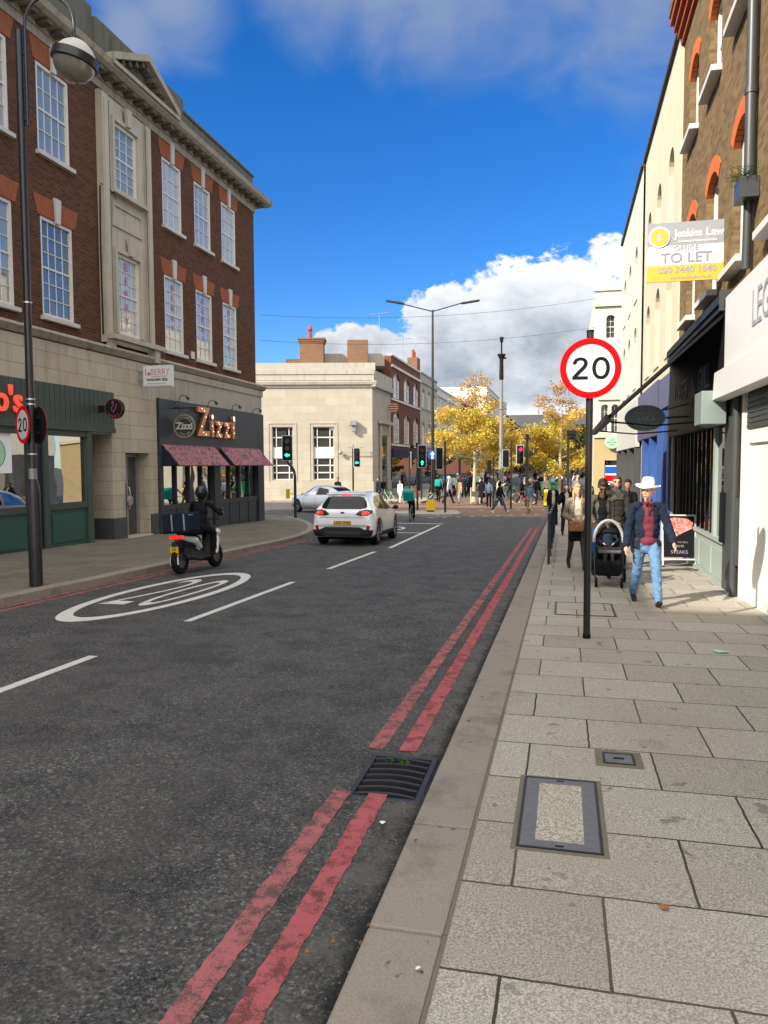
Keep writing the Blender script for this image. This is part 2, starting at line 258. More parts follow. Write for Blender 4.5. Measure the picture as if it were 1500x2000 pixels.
# ---------------------------------------------------------------- mesh helpers
def tag(o, label=None, cat=None, group=None, kind=None):
    for k, v in (('label', label), ('category', cat), ('group', group), ('kind', kind)):
        if v: o[k] = v
    return o
def empty(name, loc=(0, 0, 0), rz=0, label=None, cat=None, group=None, kind=None, parent=None, tilt=None):
    o = bpy.data.objects.new(name, None); COL.objects.link(o); o.location = loc; o.rotation_euler = tilt or (0, 0, rz); o.empty_display_size = .2
    if parent: o.parent = parent
    return tag(o, label, cat, group, kind)
class MB:
    def __init__(s): s.v = []; s.f = []; s.T = None
    def add(s, vs, fs):
        n = len(s.v)
        if s.T is not None: vs = [tuple(s.T @ Vector(p)) for p in vs]
        s.v += [tuple(p) for p in vs]; s.f += [[i+n for i in f] for f in fs]; return s
    def box(s, x0, y0, z0, x1, y1, z1):
        x0, x1 = sorted((x0, x1)); y0, y1 = sorted((y0, y1)); z0, z1 = sorted((z0, z1))
        return s.add([(x0, y0, z0), (x1, y0, z0), (x1, y1, z0), (x0, y1, z0), (x0, y0, z1), (x1, y0, z1), (x1, y1, z1), (x0, y1, z1)],
                     [[0, 3, 2, 1], [4, 5, 6, 7], [0, 1, 5, 4], [1, 2, 6, 5], [2, 3, 7, 6], [3, 0, 4, 7]])
    def quad(s, a, b, c, d): return s.add([a, b, c, d], [[0, 1, 2, 3]])
    def cyl(s, p0, p1, r0, r1=None, n=12, caps=True):
        r1 = r0 if r1 is None else r1; p0 = Vector(p0); p1 = Vector(p1); d = (p1-p0)
        if d.length < 1e-6: return s
        d.normalize(); u = d.cross(Vector((0, 0, 1)) if abs(d.z) < .95 else Vector((1, 0, 0))).normalized(); w = d.cross(u)
        vs = []
        for p, r in ((p0, r0), (p1, r1)):
            for i in range(n): a = 2*PI*i/n; vs.append(p + (u*math.cos(a) + w*math.sin(a))*r)
        fs = [[i, (i+1) % n, n+(i+1) % n, n+i] for i in range(n)]
        if caps: fs += [list(range(n))[::-1], list(range(n, 2*n))]
        return s.add(vs, fs)
    def tube(s, pts, r, n=10):
        pts = [Vector(p) for p in pts]; rs = r if isinstance(r, (list, tuple)) else [r]*len(pts); vs = []; u = None
        for i, p in enumerate(pts):
            d = (pts[min(i+1, len(pts)-1)]-pts[max(i-1, 0)]).normalized()
            if u is None: u = d.cross(Vector((0, 0, 1)) if abs(d.z) < .9 else Vector((1, 0, 0))).normalized()
            else: u = (u - d*u.dot(d)).normalized()
            w = d.cross(u)
            for k in range(n): a = 2*PI*k/n; vs.append(p + (u*math.cos(a)+w*math.sin(a))*rs[i])
        fs = [[i*n+k, i*n+(k+1) % n, (i+1)*n+(k+1) % n, (i+1)*n+k] for i in range(len(pts)-1) for k in range(n)]
        fs += [list(range(n))[::-1], list(range((len(pts)-1)*n, len(pts)*n))]
        return s.add(vs, fs)
    def prism(s, poly, axis, a0, a1):
        """poly in the two other axes, swept along axis"""
        def P(p, a): return {'x': (a, p[0], p[1]), 'y': (p[0], a, p[1]), 'z': (p[0], p[1], a)}[axis]
        n = len(poly); return s.add([P(p, a0) for p in poly]+[P(p, a1) for p in poly], [list(range(n))[::-1], list(range(n, 2*n))]+[[i, (i+1) % n, n+(i+1) % n, n+i] for i in range(n)])
    def ball(s, c, r, nu=12, nv=8, rot=None):
        r = (r, r, r) if isinstance(r, (int, float)) else r; c = Vector(c); vs = []
        for j in range(nv+1):
            t = PI*j/nv
            for i in range(nu):
                a = 2*PI*i/nu; p = Vector((math.sin(t)*math.cos(a)*r[0], math.sin(t)*math.sin(a)*r[1], math.cos(t)*r[2]))
                if rot: p = rot @ p
                vs.append(c+p)
        return s.add(vs, [[j*nu+i, (j+1)*nu+i, (j+1)*nu+(i+1) % nu, j*nu+(i+1) % nu] for j in range(nv) for i in range(nu)])
    def lathe(s, prof, c=(0, 0, 0), n=24, axis='z'):
        vs = []
        for r, z in prof:
            for i in range(n):
                a = 2*PI*i/n; x, y = r*math.cos(a), r*math.sin(a)
                q = {'z': (x, y, z), 'y': (x, z, y), 'x': (z, x, y)}[axis]; vs.append((c[0]+q[0], c[1]+q[1], c[2]+q[2]))
        return s.add(vs, [[j*n+i, j*n+(i+1) % n, (j+1)*n+(i+1) % n, (j+1)*n+i] for j in range(len(prof)-1) for i in range(n)])
    def build(s, name, mat, parent=None, smooth=False, bevel=0, off=None, rot=None, weld=True):
        me = bpy.data.meshes.new(name); vs = s.v
        if off: vs = [(a-off[0], b-off[1], c-off[2]) for a, b, c in vs]
        me.from_pydata(vs, [], s.f); bm = bmesh.new(); bm.from_mesh(me)
        if weld: bmesh.ops.remove_doubles(bm, verts=bm.verts, dist=1e-5)
        bmesh.ops.recalc_face_normals(bm, faces=bm.faces); bm.to_mesh(me); bm.free()
        me.materials.append(MT[mat] if isinstance(mat, str) else mat)
        o = bpy.data.objects.new(name, me); COL.objects.link(o)
        if parent: o.parent = parent
        if smooth:
            for p in me.polygons: p.use_smooth = True
            me.set_sharp_from_angle(angle=R(38))
        if bevel:
            b = o.modifiers.new('bevel', 'BEVEL'); b.width = bevel; b.segments = 2; b.limit_method = 'ANGLE'; b.angle_limit = R(40)
        return o
def build_each(b, name, mat, parent, **k):
    """every loose piece of b becomes an object of its own"""
    key = {}; par = {}
    def find(x):
        while par[x] != x: par[x] = par[par[x]]; x = par[x]
        return x
    idx = []
    for v in b.v:
        q = (round(v[0], 4), round(v[1], 4), round(v[2], 4)); idx.append(key.setdefault(q, len(key)))
    for i in set(idx): par[i] = i
    for f in b.f:
        r = find(idx[f[0]])
        for i in f[1:]: par[find(idx[i])] = r
    groups = {}
    for f in b.f: groups.setdefault(find(idx[f[0]]), []).append(f)
    out = []
    for fs in groups.values():
        m = MB(); mp = {}
        for f in fs:
            for i in f:
                if i not in mp: mp[i] = len(m.v); m.v.append(b.v[i])
            m.f.append([mp[i] for i in f])
        out.append(m.build(name, mat, parent, **k))
    return out
def text(body, size, mat, parent, loc, rot=(PI/2, 0, 0), ext=.004, name='lettering', ax='CENTER', bold=0, sx=1, space=1, seg=3, shear=0):
    cu = bpy.data.curves.new(name, 'FONT'); cu.body = body; cu.size = size; cu.extrude = ext; cu.align_x = ax; cu.align_y = 'CENTER'; cu.offset = bold; cu.space_character = space; cu.resolution_u = seg; cu.shear = shear
    to = bpy.data.objects.new(name+'_curve', cu); COL.objects.link(to); bpy.context.view_layer.update()
    me = bpy.data.meshes.new_from_object(to.evaluated_get(bpy.context.evaluated_depsgraph_get())); bpy.data.objects.remove(to)
    me.transform(Matrix.Diagonal((sx, 1, 1, 1))); me.materials.clear(); me.materials.append(MT[mat])
    o = bpy.data.objects.new(name, me); COL.objects.link(o); o.parent = parent; o.location = loc; o.rotation_euler = rot; return o
def copy_tree(o, parent=None):
    c = o.copy(); COL.objects.link(c); c.parent = parent
    for ch in list(o.children): copy_tree(ch, c)
    return c
def gz(y):
    if y < 30: return -.0225*y
    t = min((y-30)/16., 1); return -.675 - .36*(t-t*t/2)
# ================================================================ the ground
def sheet(name, poly_fn, y0, y1, dz, mat, step=1.0, xs=None, **tg):
    """a strip following the fall of the street; poly_fn(y) gives its left and right edge"""
    b = MB(); n = max(1, int(math.ceil((y1-y0)/step))); ys = [y0+(y1-y0)*i/n for i in range(n+1)]
    for i in range(n):
        a, c = ys[i], ys[i+1]; l0, r0 = poly_fn(a); l1, r1 = poly_fn(c)
        b.quad((l0, a, gz(a)+dz), (r0, a, gz(a)+dz), (r1, c, gz(c)+dz), (l1, c, gz(c)+dz))
    o = b.build(name, mat); tag(o, **tg); return o
RD = -.12
b = MB()
ysr = [-60, -20]+[i*2 for i in range(-5, 26)]+[60, 80, 120, 200, 400, 900]
HOLE = (-1.22, -.80, 4.22, 4.90)           # gully pit
for a, c in zip(ysr, ysr[1:]):
    if c <= 4 or a >= 6: b.quad((-400, a, gz(a)+RD), (400, a, gz(a)+RD), (400, c, gz(c)+RD), (-400, c, gz(c)+RD)); continue
    for xa, xb, ya, yb in ((-400, HOLE[0], 4, 6), (HOLE[1], 400, 4, 6), (HOLE[0], HOLE[1], 4, HOLE[2]), (HOLE[0], HOLE[1], HOLE[3], 6)):
        b.quad((xa, ya, gz(ya)+RD), (xb, ya, gz(ya)+RD), (xb, yb, gz(yb)+RD), (xa, yb, gz(yb)+RD))
tag(b.build('road', 'asphalt'), kind='structure')

def slab_area(name, outline, y0, y1, mat='pavement', dz=0, thick=.3, step=1.0):
    """raised paving with a real edge: outline(y) -> (left, right)"""
    b = MB(); n = max(1, int(math.ceil((y1-y0)/step))); ys = [y0+(y1-y0)*i/n for i in range(n+1)]
    for i in range(n):
        a, c = ys[i], ys[i+1]; l0, r0 = outline(a); l1, r1 = outline(c)
        A, Bq, Cq, D = (l0, a, gz(a)+dz), (r0, a, gz(a)+dz), (r1, c, gz(c)+dz), (l1, c, gz(c)+dz)
        dn = lambda p: (p[0], p[1], p[2]-thick)
        b.quad(A, Bq, Cq, D); b.quad(A, D, dn(D), dn(A)); b.quad(Bq, dn(Bq), dn(Cq), Cq)
        if i == 0: b.quad(A, dn(A), dn(Bq), Bq)
        if i == n-1: b.quad(D, Cq, dn(Cq), dn(D))
    return tag(b.build(name, mat), kind='structure')
slab_area('pavement_right', lambda y: (-.425, 3.2 if y < 44 else 1.2), -8, 60)
LX = -8.3
def leftedge(y):
    if y < 22: return LX
    if y < 36: t = (y-22)/14; return LX - 4.3*t*t - 1.2*t
    return -14
slab_area('pavement_left', lambda y: (-17, leftedge(y)), -40, 36, mat='pavement_old', step=.8)
# kerbs: granite stones with a joint between each
def kerb(name, pts_in, pts_out, dz=.002, top=.03):
    b = MB()
    for i in range(len(pts_in)-1):
        a0, a1 = Vector(pts_in[i]), Vector(pts_in[i+1]); c0, c1 = Vector(pts_out[i]), Vector(pts_out[i+1])
        g = .004/max((a1-a0).length, .1); A0 = a0.lerp(a1, g); A1 = a1.lerp(a0, g); C0 = c0.lerp(c1, g); C1 = c1.lerp(c0, g); w = random.uniform(-.003, .003)
        P = lambda p, z: (p.x, p.y, gz(p.y)+z)
        vs = [P(A0, dz+w), P(A1, dz+w), P(C1, dz+w), P(C0, dz+w), P(A0, -.4), P(A1, -.4), P(C1, -.4), P(C0, -.4)]
        b.add(vs, [[0, 1, 2, 3], [0, 4, 5, 1], [1, 5, 6, 2], [2, 6, 7, 3], [3, 7, 4, 0]])
    return tag(b.build(name, 'kerb_granite', bevel=.012), kind='structure')
ys = [-8.2+.915*i for i in range(60)]
kerb('kerb_right', [(-.43, y) for y in ys], [(-.722, y) for y in ys])
b = MB()
for a in ys: b.quad((-.43, a, gz(a)+.0005), (-.43, a+.92, gz(a+.92)+.0005), (-.412, a+.92, gz(a+.92)+.003), (-.412, a, gz(a)+.003))
tag(b.build('mortar_strip', 'cement'), kind='structure')
ys = [-40+.92*i for i in range(83)]
kerb('kerb_left', [(leftedge(y), y) for y in ys], [(leftedge(y)+.27, y) for y in ys])

def strip(name, x0, x1, y0, y1, mat, dz=RD+.004, jit=0, **tg):
    b = MB(); n = max(1, int((y1-y0)/.035)) if jit else max(1, int((y1-y0)/2)); rnd = random.Random(hash((round(x0*100), round(y0*10))))
    def e(x, y): return x+(noise.noise(Vector((x*9, y*3, 1)))*.35+noise.noise(Vector((x*9, y*21, 4)))*.35+noise.noise(Vector((x*40, y*70, 4)))*.45)*jit
    L0, R0 = e(x0, y0), e(x1, y0)
    for i in range(n):
        a = y0+(y1-y0)*i/n; c = y0+(y1-y0)*(i+1)/n; L1, R1 = e(x0, c), e(x1, c)
        b.quad((L0, a, gz(a)+dz), (R0, a, gz(a)+dz), (R1, c, gz(c)+dz), (L1, c, gz(c)+dz)); L0, R0 = L1, R1
    return tag(b.build(name, mat), kind='structure')
# double red lines, broken at the gully
for x0, x1, m_ in ((-1.32, -1.21, 'red_line_paint'), (-1.10, -.985, 'red_line_paint_fresh')):
    strip('red_line_marking', x0, x1, -6, 4.28, m_, jit=.022)
    strip('red_line_marking', x0+.02, x1+.025, 5.02, 31, m_, jit=.012)
strip('red_line_marking', -7.98, -7.88, -20, 23, 'red_line_paint'); strip('red_line_marking', -7.78, -7.68, -20, 23, 'red_line_paint')
# centre dashes
for a in (-3, 3.0, 9.1, 15.3): strip('centre_line_marking', -4.85, -4.74, a, a+4.05, 'road_white')
def qmark(name, pts, mat='road_white', dz=RD+.004):
    b = MB(); b.add([(x, y, gz(y)+dz) for x, y in pts], [list(range(len(pts)))]); return tag(b.build(name, mat), kind='structure')
for i in range(6):
    f = lambda t: (-4.66-.42*t, 20.5+11.2*t)
    (xa, ya), (xb, yb) = f(i/6), f((i+1)/6); qmark('lane_edge_marking', [(xa-.06, ya), (xa+.06, ya), (xb+.06, yb), (xb-.06, yb)])
qmark('stop_line_marking', [(-8.2, 32.6), (-5.05, 32.6), (-5.05, 32.85), (-8.2, 32.85)])
qmark('stop_line_marking', [(-7.9, 26.7), (-4.95, 26.7), (-4.95, 26.9), (-7.9, 26.9)])
for i in range(9): x = -6.5+i*.62; y = 37.2+i*.5; qmark('crossing_stud_marking', [(x, y), (x+.2, y+.1), (x+.2, y+.35), (x, y+.25)])
for i in range(7): x = -4.8+i*.7; qmark('crossing_stud_marking', [(x, 44.6+i*.25), (x+.22, 44.65+i*.25), (x+.22, 44.9+i*.25), (x, 44.85+i*.25)])
# long 20 roundel on the left lane: stretched oval with the number in it
def roundel(cx, cy, rx, ry, w, name='speed_roundel_marking'):
    b = MB(); n = 72
    for i in range(n):
        a0, a1 = 2*PI*i/n, 2*PI*(i+1)/n
        P = lambda a, k, kk: (cx+(rx-k)*math.cos(a), cy+(ry-kk)*math.sin(a))
        q = [P(a0, 0, 0), P(a1, 0, 0), P(a1, w, w*2.3), P(a0, w, w*2.3)]; b.add([(x, y, gz(y)+RD+.005) for x, y in q], [[0, 1, 2, 3]])
    ob_ = b.build(name, 'road_white'); tag(ob_, kind='structure'); return ob_
roundel(-6.32, 11.45, .80, 2.75, .145)
cu = bpy.data.curves.new('n20', 'FONT'); cu.body = '20'; cu.size = 1.0; cu.align_x = 'CENTER'; cu.align_y = 'CENTER'; cu.offset = -.012
to = bpy.data.objects.new('n20', cu); COL.objects.link(to); bpy.context.view_layer.update()
me20 = bpy.data.meshes.new_from_object(to.evaluated_get(bpy.context.evaluated_depsgraph_get())); bpy.data.objects.remove(to)
def lay20(cx, cy, sx, sy):
    me = me20.copy(); me.materials.clear(); me.materials.append(MT['road_white'])
    for v in me.vertices: v.co = (cx+v.co.x*sx, cy+v.co.y*sy, gz(cy+v.co.y*sy)+RD+.005)
    o = bpy.data.objects.new('road_number_marking', me); COL.objects.link(o); tag(o, kind='structure')
lay20(-6.32, 11.4, 1.0, 4.4)
roundel(-6.75, 28.9, .75, 1.5, .12, 'bicycle_box_marking')
# red-brown setts of the crossing and the flat square beyond
def patchsheet(name, pts, mat, dz): b = MB(); b.add([(x, y, gz(y)+dz) for x, y in pts], [list(range(len(pts)))]); return tag(b.build(name, mat), kind='structure')
b = MB()
for a in range(39, 52): b.quad((-13+.0*a, a, gz(a)+RD+.003), (-.8, a, gz(a)+RD+.003), (-.8, a+1, gz(a+1)+RD+.003), (-13, a+1, gz(a+1)+RD+.003))
tag(b.build('crossing_setts', 'setts'), kind='structure')
slab_area('square_paving', lambda y: (-9, 1.15), 51.5, 60, mat='setts', dz=.0, step=4); slab_area('far_pavement', lambda y: (-9, 1.15), 60.01, 200, mat='asphalt', dz=.0, step=8)
def isl(y):
    t = (y-38.4)/4.2; w = math.sin(max(0, min(1, t))*PI)**.5; return (-6.9-2.2*w, -6.0+.9*w*(1-t)+.2)
slab_area('traffic_island', isl, 38.5, 42.5, step=.3)
# bank pavement (runs across the view) and its kerb
b = MB(); b.box(-60, 52.2, -1.3, -9.6, 200, gz(60)-.0)
o = tag(b.build('pavement_bank', 'pavement'), kind='structure')
b = MB(); b.box(-60, 51.9, -1.3, -9.6, 52.19, gz(60)+.004); tag(b.build('kerb_bank', 'kerb_granite'), kind='structure')

# gully grate
g = empty('gully_grate', (-1.01, 4.56, gz(4.56)+RD), label='black cast iron drain grate with curved bars set in the gutter by the kerb', cat='drain grate')
b = MB(); x0, x1, y0, y1 = -.22, .22, -.345, .345
for q in ((x0, y0, x1, y0+.035), (x0, y1-.035, x1, y1), (x0, y0+.036, x0+.035, y1-.036), (x1-.035, y0+.036, x1, y1-.036)): b.box(q[0], q[1], -.05, q[2], q[3], .008)
b.build('grate_frame', 'iron_grate', g, bevel=.004)
b = MB()
for i in range(7):
    yy = -.27+i*.09; pts = [(-.18+.36*k/6, yy+.035*math.sin(k/6*PI)-.01, 0) for k in range(7)]
    for k in range(6): p, q = pts[k], pts[k+1]; b.add([(p[0], p[1]-.013, -.03), (q[0], q[1]-.013, -.03), (q[0], q[1]+.013, -.03), (p[0], p[1]+.013, -.03), (p[0], p[1]-.013, .004), (q[0], q[1]-.013, .004), (q[0], q[1]+.013, .004), (p[0], p[1]+.013, .004)], [[0, 1, 5, 4], [3, 2, 6, 7], [4, 5, 6, 7], [0, 3, 2, 1]])
b.build('grate_bar', 'iron_grate', g)
b = MB(); b.box(-.205, -.335, -.45, .205, .335, -.42); b.quad((-.205, -.335, -.05), (.205, -.335, -.05), (.205, -.335, -.45), (-.205, -.335, -.45)); b.quad((-.205, .335, -.05), (.205, .335, -.05), (.205, .335, -.45), (-.205, .335, -.45)); b.quad((-.205, -.335, -.05), (-.205, .335, -.05), (-.205, .335, -.45), (-.205, -.335, -.45)); b.quad((.205, -.335, -.05), (.205, .335, -.05), (.205, .335, -.45), (.205, -.335, -.45)); b.build('pit', 'dark_void', g)
b = MB(); rnd = random.Random(3)
for i in range(60):
    x, y = rnd.uniform(-.1, .06), rnd.uniform(.2, .3); a = rnd.uniform(0, 6.3); b.add([(x, y, .0), (x+.012*math.cos(a), y+.012*math.sin(a), .01), (x+.02*math.cos(a+.6), y+.02*math.sin(a+.6), .016)], [[0, 1, 2]])
b.build('weed', 'leaf_green', g)
# big inspection cover with stone infill, in the pavement
def cover(x, y, w, l, name, label, infill, cem, thin=False):
    g = empty(name, (x, y, gz(y)), label=label, cat='manhole cover'); sl_ = -.0225
    tz = lambda yy: yy*sl_
    def fr(b, x0, y0, x1, y1, h, lo=-.02): b.add([(x0, y0, tz(y0)+lo), (x1, y0, tz(y0)+lo), (x1, y1, tz(y1)+lo), (x0, y1, tz(y1)+lo), (x0, y0, tz(y0)+h), (x1, y0, tz(y0)+h), (x1, y1, tz(y1)+h), (x0, y1, tz(y1)+h)], [[0, 3, 2, 1], [4, 5, 6, 7], [0, 1, 5, 4], [1, 2, 6, 5], [2, 3, 7, 6], [3, 0, 4, 7]])
    b = MB(); fr(b, -w/2-cem, -l/2-cem, w/2+cem, l/2+cem, .003); b.build('cement_bed', 'cement', g)
    f = .085 if infill else w/2-.01
    b = MB(); e = .012
    for q in ((-w/2, -l/2, w/2, -l/2+e), (-w/2, l/2-e, w/2, l/2), (-w/2, -l/2+e+.0005, -w/2+e, l/2-e-.0005), (w/2-e, -l/2+e+.0005, w/2, l/2-e-.0005)): fr(b, *q, .008)
    b.build('rim', 'black_metal', g)
    b = MB()
    if thin:
        b = MB(); fr(b, -w/2+.013, -l/2+.013, w/2-.013, l/2-.013, .004); b.build('infill', 'pavement', g)
    elif infill:
        i0 = e+.004
        for q in ((-w/2+i0, -l/2+i0, w/2-i0, -l/2+f), (-w/2+i0, l/2-f, w/2-i0, l/2-i0), (-w/2+i0, -l/2+f+.0005, -w/2+f, l/2-f-.0005), (w/2-f, -l/2+f+.0005, w/2-i0, l/2-f-.0005)): fr(b, *q, .0065)
        o = b.build('plate', 'iron_cover', g)
        b = MB(); fr(b, -w/2+f+.0005, -l/2+f+.0005, w/2-f-.0005, l/2-f-.0005, .006); b.build('infill', 'cover_infill', g)
        b = MB(); fr(b, -.02, -l/2+.03, .02, -l/2+.045, .0075); fr(b, -.02, l/2-.045, .02, l/2-.03, .0075); b.build('key_slot', 'black_matte', g)
    else:
        fr(b, -w/2+.016, -l/2+.016, w/2-.016, l/2-.016, .0065); b.build('plate', 'iron_cover', g)
        b = MB(); fr(b, -w/6, -l/12, w/6, l/12, .0075); b.build('key_slot', 'black_matte', g)
cover(-.005, 4.0, .40, .88, 'manhole_cover', 'large metal framed manhole cover with pale stone infill in the near pavement', True, .025)
cover(.345, 4.86, .19, .19, 'stopcock_cover', 'small square metal stopcock cover beyond the large framed manhole cover', False, .045)
cover(.28, 10.6, .75, 1.05, 'manhole_cover', 'flush paved manhole cover with thin metal rim behind the round 20 sign pole', True, .02, True)
# little things dropped on the ground
def leafbit(x, y, s, mat, label, road=False):
    b = MB(); z = gz(y)+(RD if road else 0); rnd = random.Random(x*31+y); n = 9; pts = [(s*(.6+.5*rnd.random())*math.cos(2*PI*i/n), s*(.5+.4*rnd.random())*math.sin(2*PI*i/n), .008+.012*rnd.random()) for i in range(n)]
    b.add([(0, 0, .012)]+pts, [[0, 1+i, 1+(i+1) % n] for i in range(n)]); o = b.build('litter', mat); o.location = (x, y, z); tag(o, label, 'litter')
plain('leaf_brown', (.3, .12, .06), .8); plain('paper', (.75, .75, .68), .8)
leafbit(.41, 3.16, .022, 'leaf_brown', 'brown dead leaf lying on a slab right of the kerb in the foreground')
leafbit(1.55, 8.2, .09, 'pale_green', 'pale green scrap of litter on the slabs near the white shutter')
leafbit(-.48, 2.55, .014, 'paper', 'white cigarette end on the nearest kerb stone')
leafbit(-.93, 3.9, .02, 'paper', 'white scrap of paper by the nearest red line', True)

# grit, twigs and leaf crumbs washed into the gutter
for nm, mt, cnt, sd in (('gutter_grit', 'cement', 700, 1), ('gutter_leaf_crumbs', 'leaf_brown', 90, 2)):
    b = MB(); rnd = random.Random(sd)
    for i in range(cnt):
        y = rnd.uniform(1.8, 16); x = -.745-abs(rnd.gauss(0, .07 if sd == 1 else .12)); s = rnd.uniform(.003, .008)*(1 if sd == 1 else 1.8); z = gz(y)+RD; a = rnd.uniform(0, 6.3)
        if HOLE[2]-.05 < y < HOLE[3]+.05: continue
        P = [(x+s*math.cos(a+k*2.1), y+s*1.2*math.sin(a+k*2.1), z) for k in range(3)]+[(x, y, z+s*.9)]; b.add(P, [[0, 1, 3], [1, 2, 3], [2, 0, 3]])
    tag(b.build(nm, mt, weld=False), ('fine grit lying in the gutter along the near kerb', 'brown leaf crumbs lying in the gutter along the near kerb')[sd-1], 'debris', kind='stuff')
# ================================================================ buildings
def wall(b, x0, x1, z0, z1, holes, y=0.0, reveal=.18, arch=0):
    """flat wall with real openings and reveals; arch = rise of a curved head inside each hole"""
    xs = sorted({x0, x1, *[h[0] for h in holes], *[h[1] for h in holes]}); zs = sorted({z0, z1, *[h[2] for h in holes], *[h[3] for h in holes]})
    for i in range(len(xs)-1):
        for j in range(len(zs)-1):
            cx, cz = (xs[i]+xs[i+1])/2, (zs[j]+zs[j+1])/2
            if any(h[0] < cx < h[1] and h[2] < cz < h[3] for h in holes): continue
            b.quad((xs[i], y, zs[j]), (xs[i+1], y, zs[j]), (xs[i+1], y, zs[j+1]), (xs[i], y, zs[j+1]))
    for h in holes:
        a, c, e, g_ = h[:4]; r = y+reveal
        b.quad((a, y, e), (a, r, e), (a, r, g_), (a, y, g_)); b.quad((c, y, e), (c, r, e), (c, r, g_), (c, y, g_))
        b.quad((a, y, g_), (c, y, g_), (c, r, g_), (a, r, g_)); b.quad((a, y, e), (c, y, e), (c, r, e), (a, r, e))
        if arch:
            m_ = (a+c)/2; hw = (c-a)/2; n = 8
            for sgn in (-1, 1):
                pts = [(m_+sgn*hw, g_-.0005)]
                for k in range(n+1):
                    u = k/n; xx = hw*(1-u)
                    if arch >= hw*.98: zz = g_-arch+math.sqrt(max(0, hw*hw-xx*xx))*arch/hw
                    else:
                        Rr = (hw*hw+arch*arch)/(2*arch); zz = g_-Rr+math.sqrt(Rr*Rr-xx*xx)
                    pts.append((m_+sgn*xx, min(zz, g_-.0005)))
                b.prism(pts, 'y', y, r)
    return b
def arch_band(b, a, c, top, rise, th, y0, y1):
    m_ = (a+c)/2; hw = (c-a)/2; n = 12; Rr = (hw*hw+rise*rise)/(2*rise); cz = top-Rr; am = math.asin(min(1, hw/Rr))
    for k in range(n):
        t0 = -am+2*am*k/n; t1 = -am+2*am*(k+1)/n
        P = lambda r, t: (m_+r*math.sin(t), cz+r*math.cos(t))
        b.prism([P(Rr, t0), P(Rr, t1), P(Rr+th, t1), P(Rr+th, t0)], 'y', y0, y1)
def sash(parent, x0, x1, z0, z1, y, nx=3, nz=4, pane='glass_sky', frame='white_paint', fw=.085, bar=.022, sill=None, meet=True, name='window', sillmat='white_dirty', org=(0, 0, 0), letters=None):
    """window part > pane, sill; nz = panes high in both sashes together"""
    cx = (x0+x1)/2; b = MB()
    b.box(x0, y, z0, x0+fw, y+.1, z1); b.box(x1-fw, y, z0, x1, y+.1, z1); b.box(x0+fw, y, z0, x1-fw, y+.1, z0+fw); b.box(x0+fw, y, z1-fw, x1-fw, y+.1, z1)
    zm = (z0+z1)/2; xi0, xi1, zi0, zi1 = x0+fw, x1-fw, z0+fw, z1-fw
    if meet: b.box(xi0, y+.03, zm-.025, xi1, y+.08, zm+.025)
    for i in range(1, nx): q = xi0+(xi1-xi0)*i/nx; b.box(q-bar/2, y+.042, zi0, q+bar/2, y+.062, zi1)
    for j in range(1, nz):
        q = zi0+(zi1-zi0)*j/nz
        if meet and abs(q-zm) < .1: continue
        b.box(xi0, y+.04, q-bar/2, xi1, y+.06, q+bar/2)
    w = b.build(name, frame, parent)
    b = MB(); b.box(xi0-.005, y+.065, zi0-.005, xi1+.005, y+.078, zi1+.005); b.build('pane', pane, w)
    if sill: b = MB(); b.box(x0-sill[0], y-.05-sill[1], z0-.11, x1+sill[0], y-.002, z0-.002); b.build('sill', sillmat, w, bevel=.008)
    return w
# ------------------------------------------------ left: long brick building with shops below
LB = empty('brick_building', (-13.1, 0, 0), R(90), label='three storey red-brown brick building with stone cornice and sash windows over shops, left side', cat='building')
wins = [10.5, 12.8, 15.15, 17.5, 23.75, 26.02, 28.28]
holes = []
for x in wins: holes += [(x, x+1.32, 9.72, 11.96), (x, x+1.32, 5.58, 8.12)]
holes += [(20.72, 21.98, 9.85, 11.8), (20.72, 21.98, 5.65, 8.02)]
b = MB(); wall(b, -45, 31.5, 4.9, 12.55, holes, 0, .16); b.build('wall', 'brick_brown', LB)
b = MB(); b.box(31.3, .0005, -1.5, 31.5, 14, 12.55); b.box(-45, 13.8, -1, 31.3, 14, 12.5); b.box(-45, .17, 4.7, 31.29, .3, 4.88); b.build('end_wall', 'brick_brown', LB)
b = MB(); b.box(-45, .01, 12.56, 31.49, 14, 12.7); b.build('roof', 'slate', LB)
b = MB(); b.box(-45, .4, -1, 31.2, .5, 12.4); b.build('room_lining', 'dark_void', LB)
for i, x in enumerate(wins):
    for k, (z0, z1) in enumerate(((9.72, 11.96), (5.58, 8.12))):
        pane = (['glass_sky', 'glass_room', 'glass_curtain', 'glass_sky', 'glass_blind', 'glass_curtain', 'glass_blind'] if k == 0 else ['glass_room', 'glass_blind', 'glass_sky', 'glass_room', 'glass_blind', 'glass_curtain', 'glass_blind'])[i]
        w = sash(LB, x, x+1.32, z0, z1, .02, 4 if x < 23 else 3, 6 if k else 4, pane, sill=(.09, .09))
        if k == 1 and x > 23:
            for j, ch in enumerate('BERRY'): text(ch, .3, 'berry_pink', w, (x+.66, .055, z1-.35-j*.34), ext=.003, name='window_letter')
b = MB(); kb = MB()
for x in wins:
    for z in (11.965, 8.125):
        h = .5 if z < 10 else .57; m_ = x+.66
        b.prism([(m_-.76, z), (m_-.09, z), (m_-.13, z+h), (m_-.92, z+h)], 'y', -.02, .1); b.prism([(m_+.09, z), (m_+.76, z), (m_+.92, z+h), (m_+.13, z+h)], 'y', -.02, .1)
        kb.prism([(m_-.085, z-.06), (m_+.085, z-.06), (m_+.13, z+h+.08), (m_-.13, z+h+.08)], 'y', -.07, .1)
build_each(b, 'window_arch', 'brick_orange', LB); build_each(kb, 'keystone', 'white_dirty', LB)
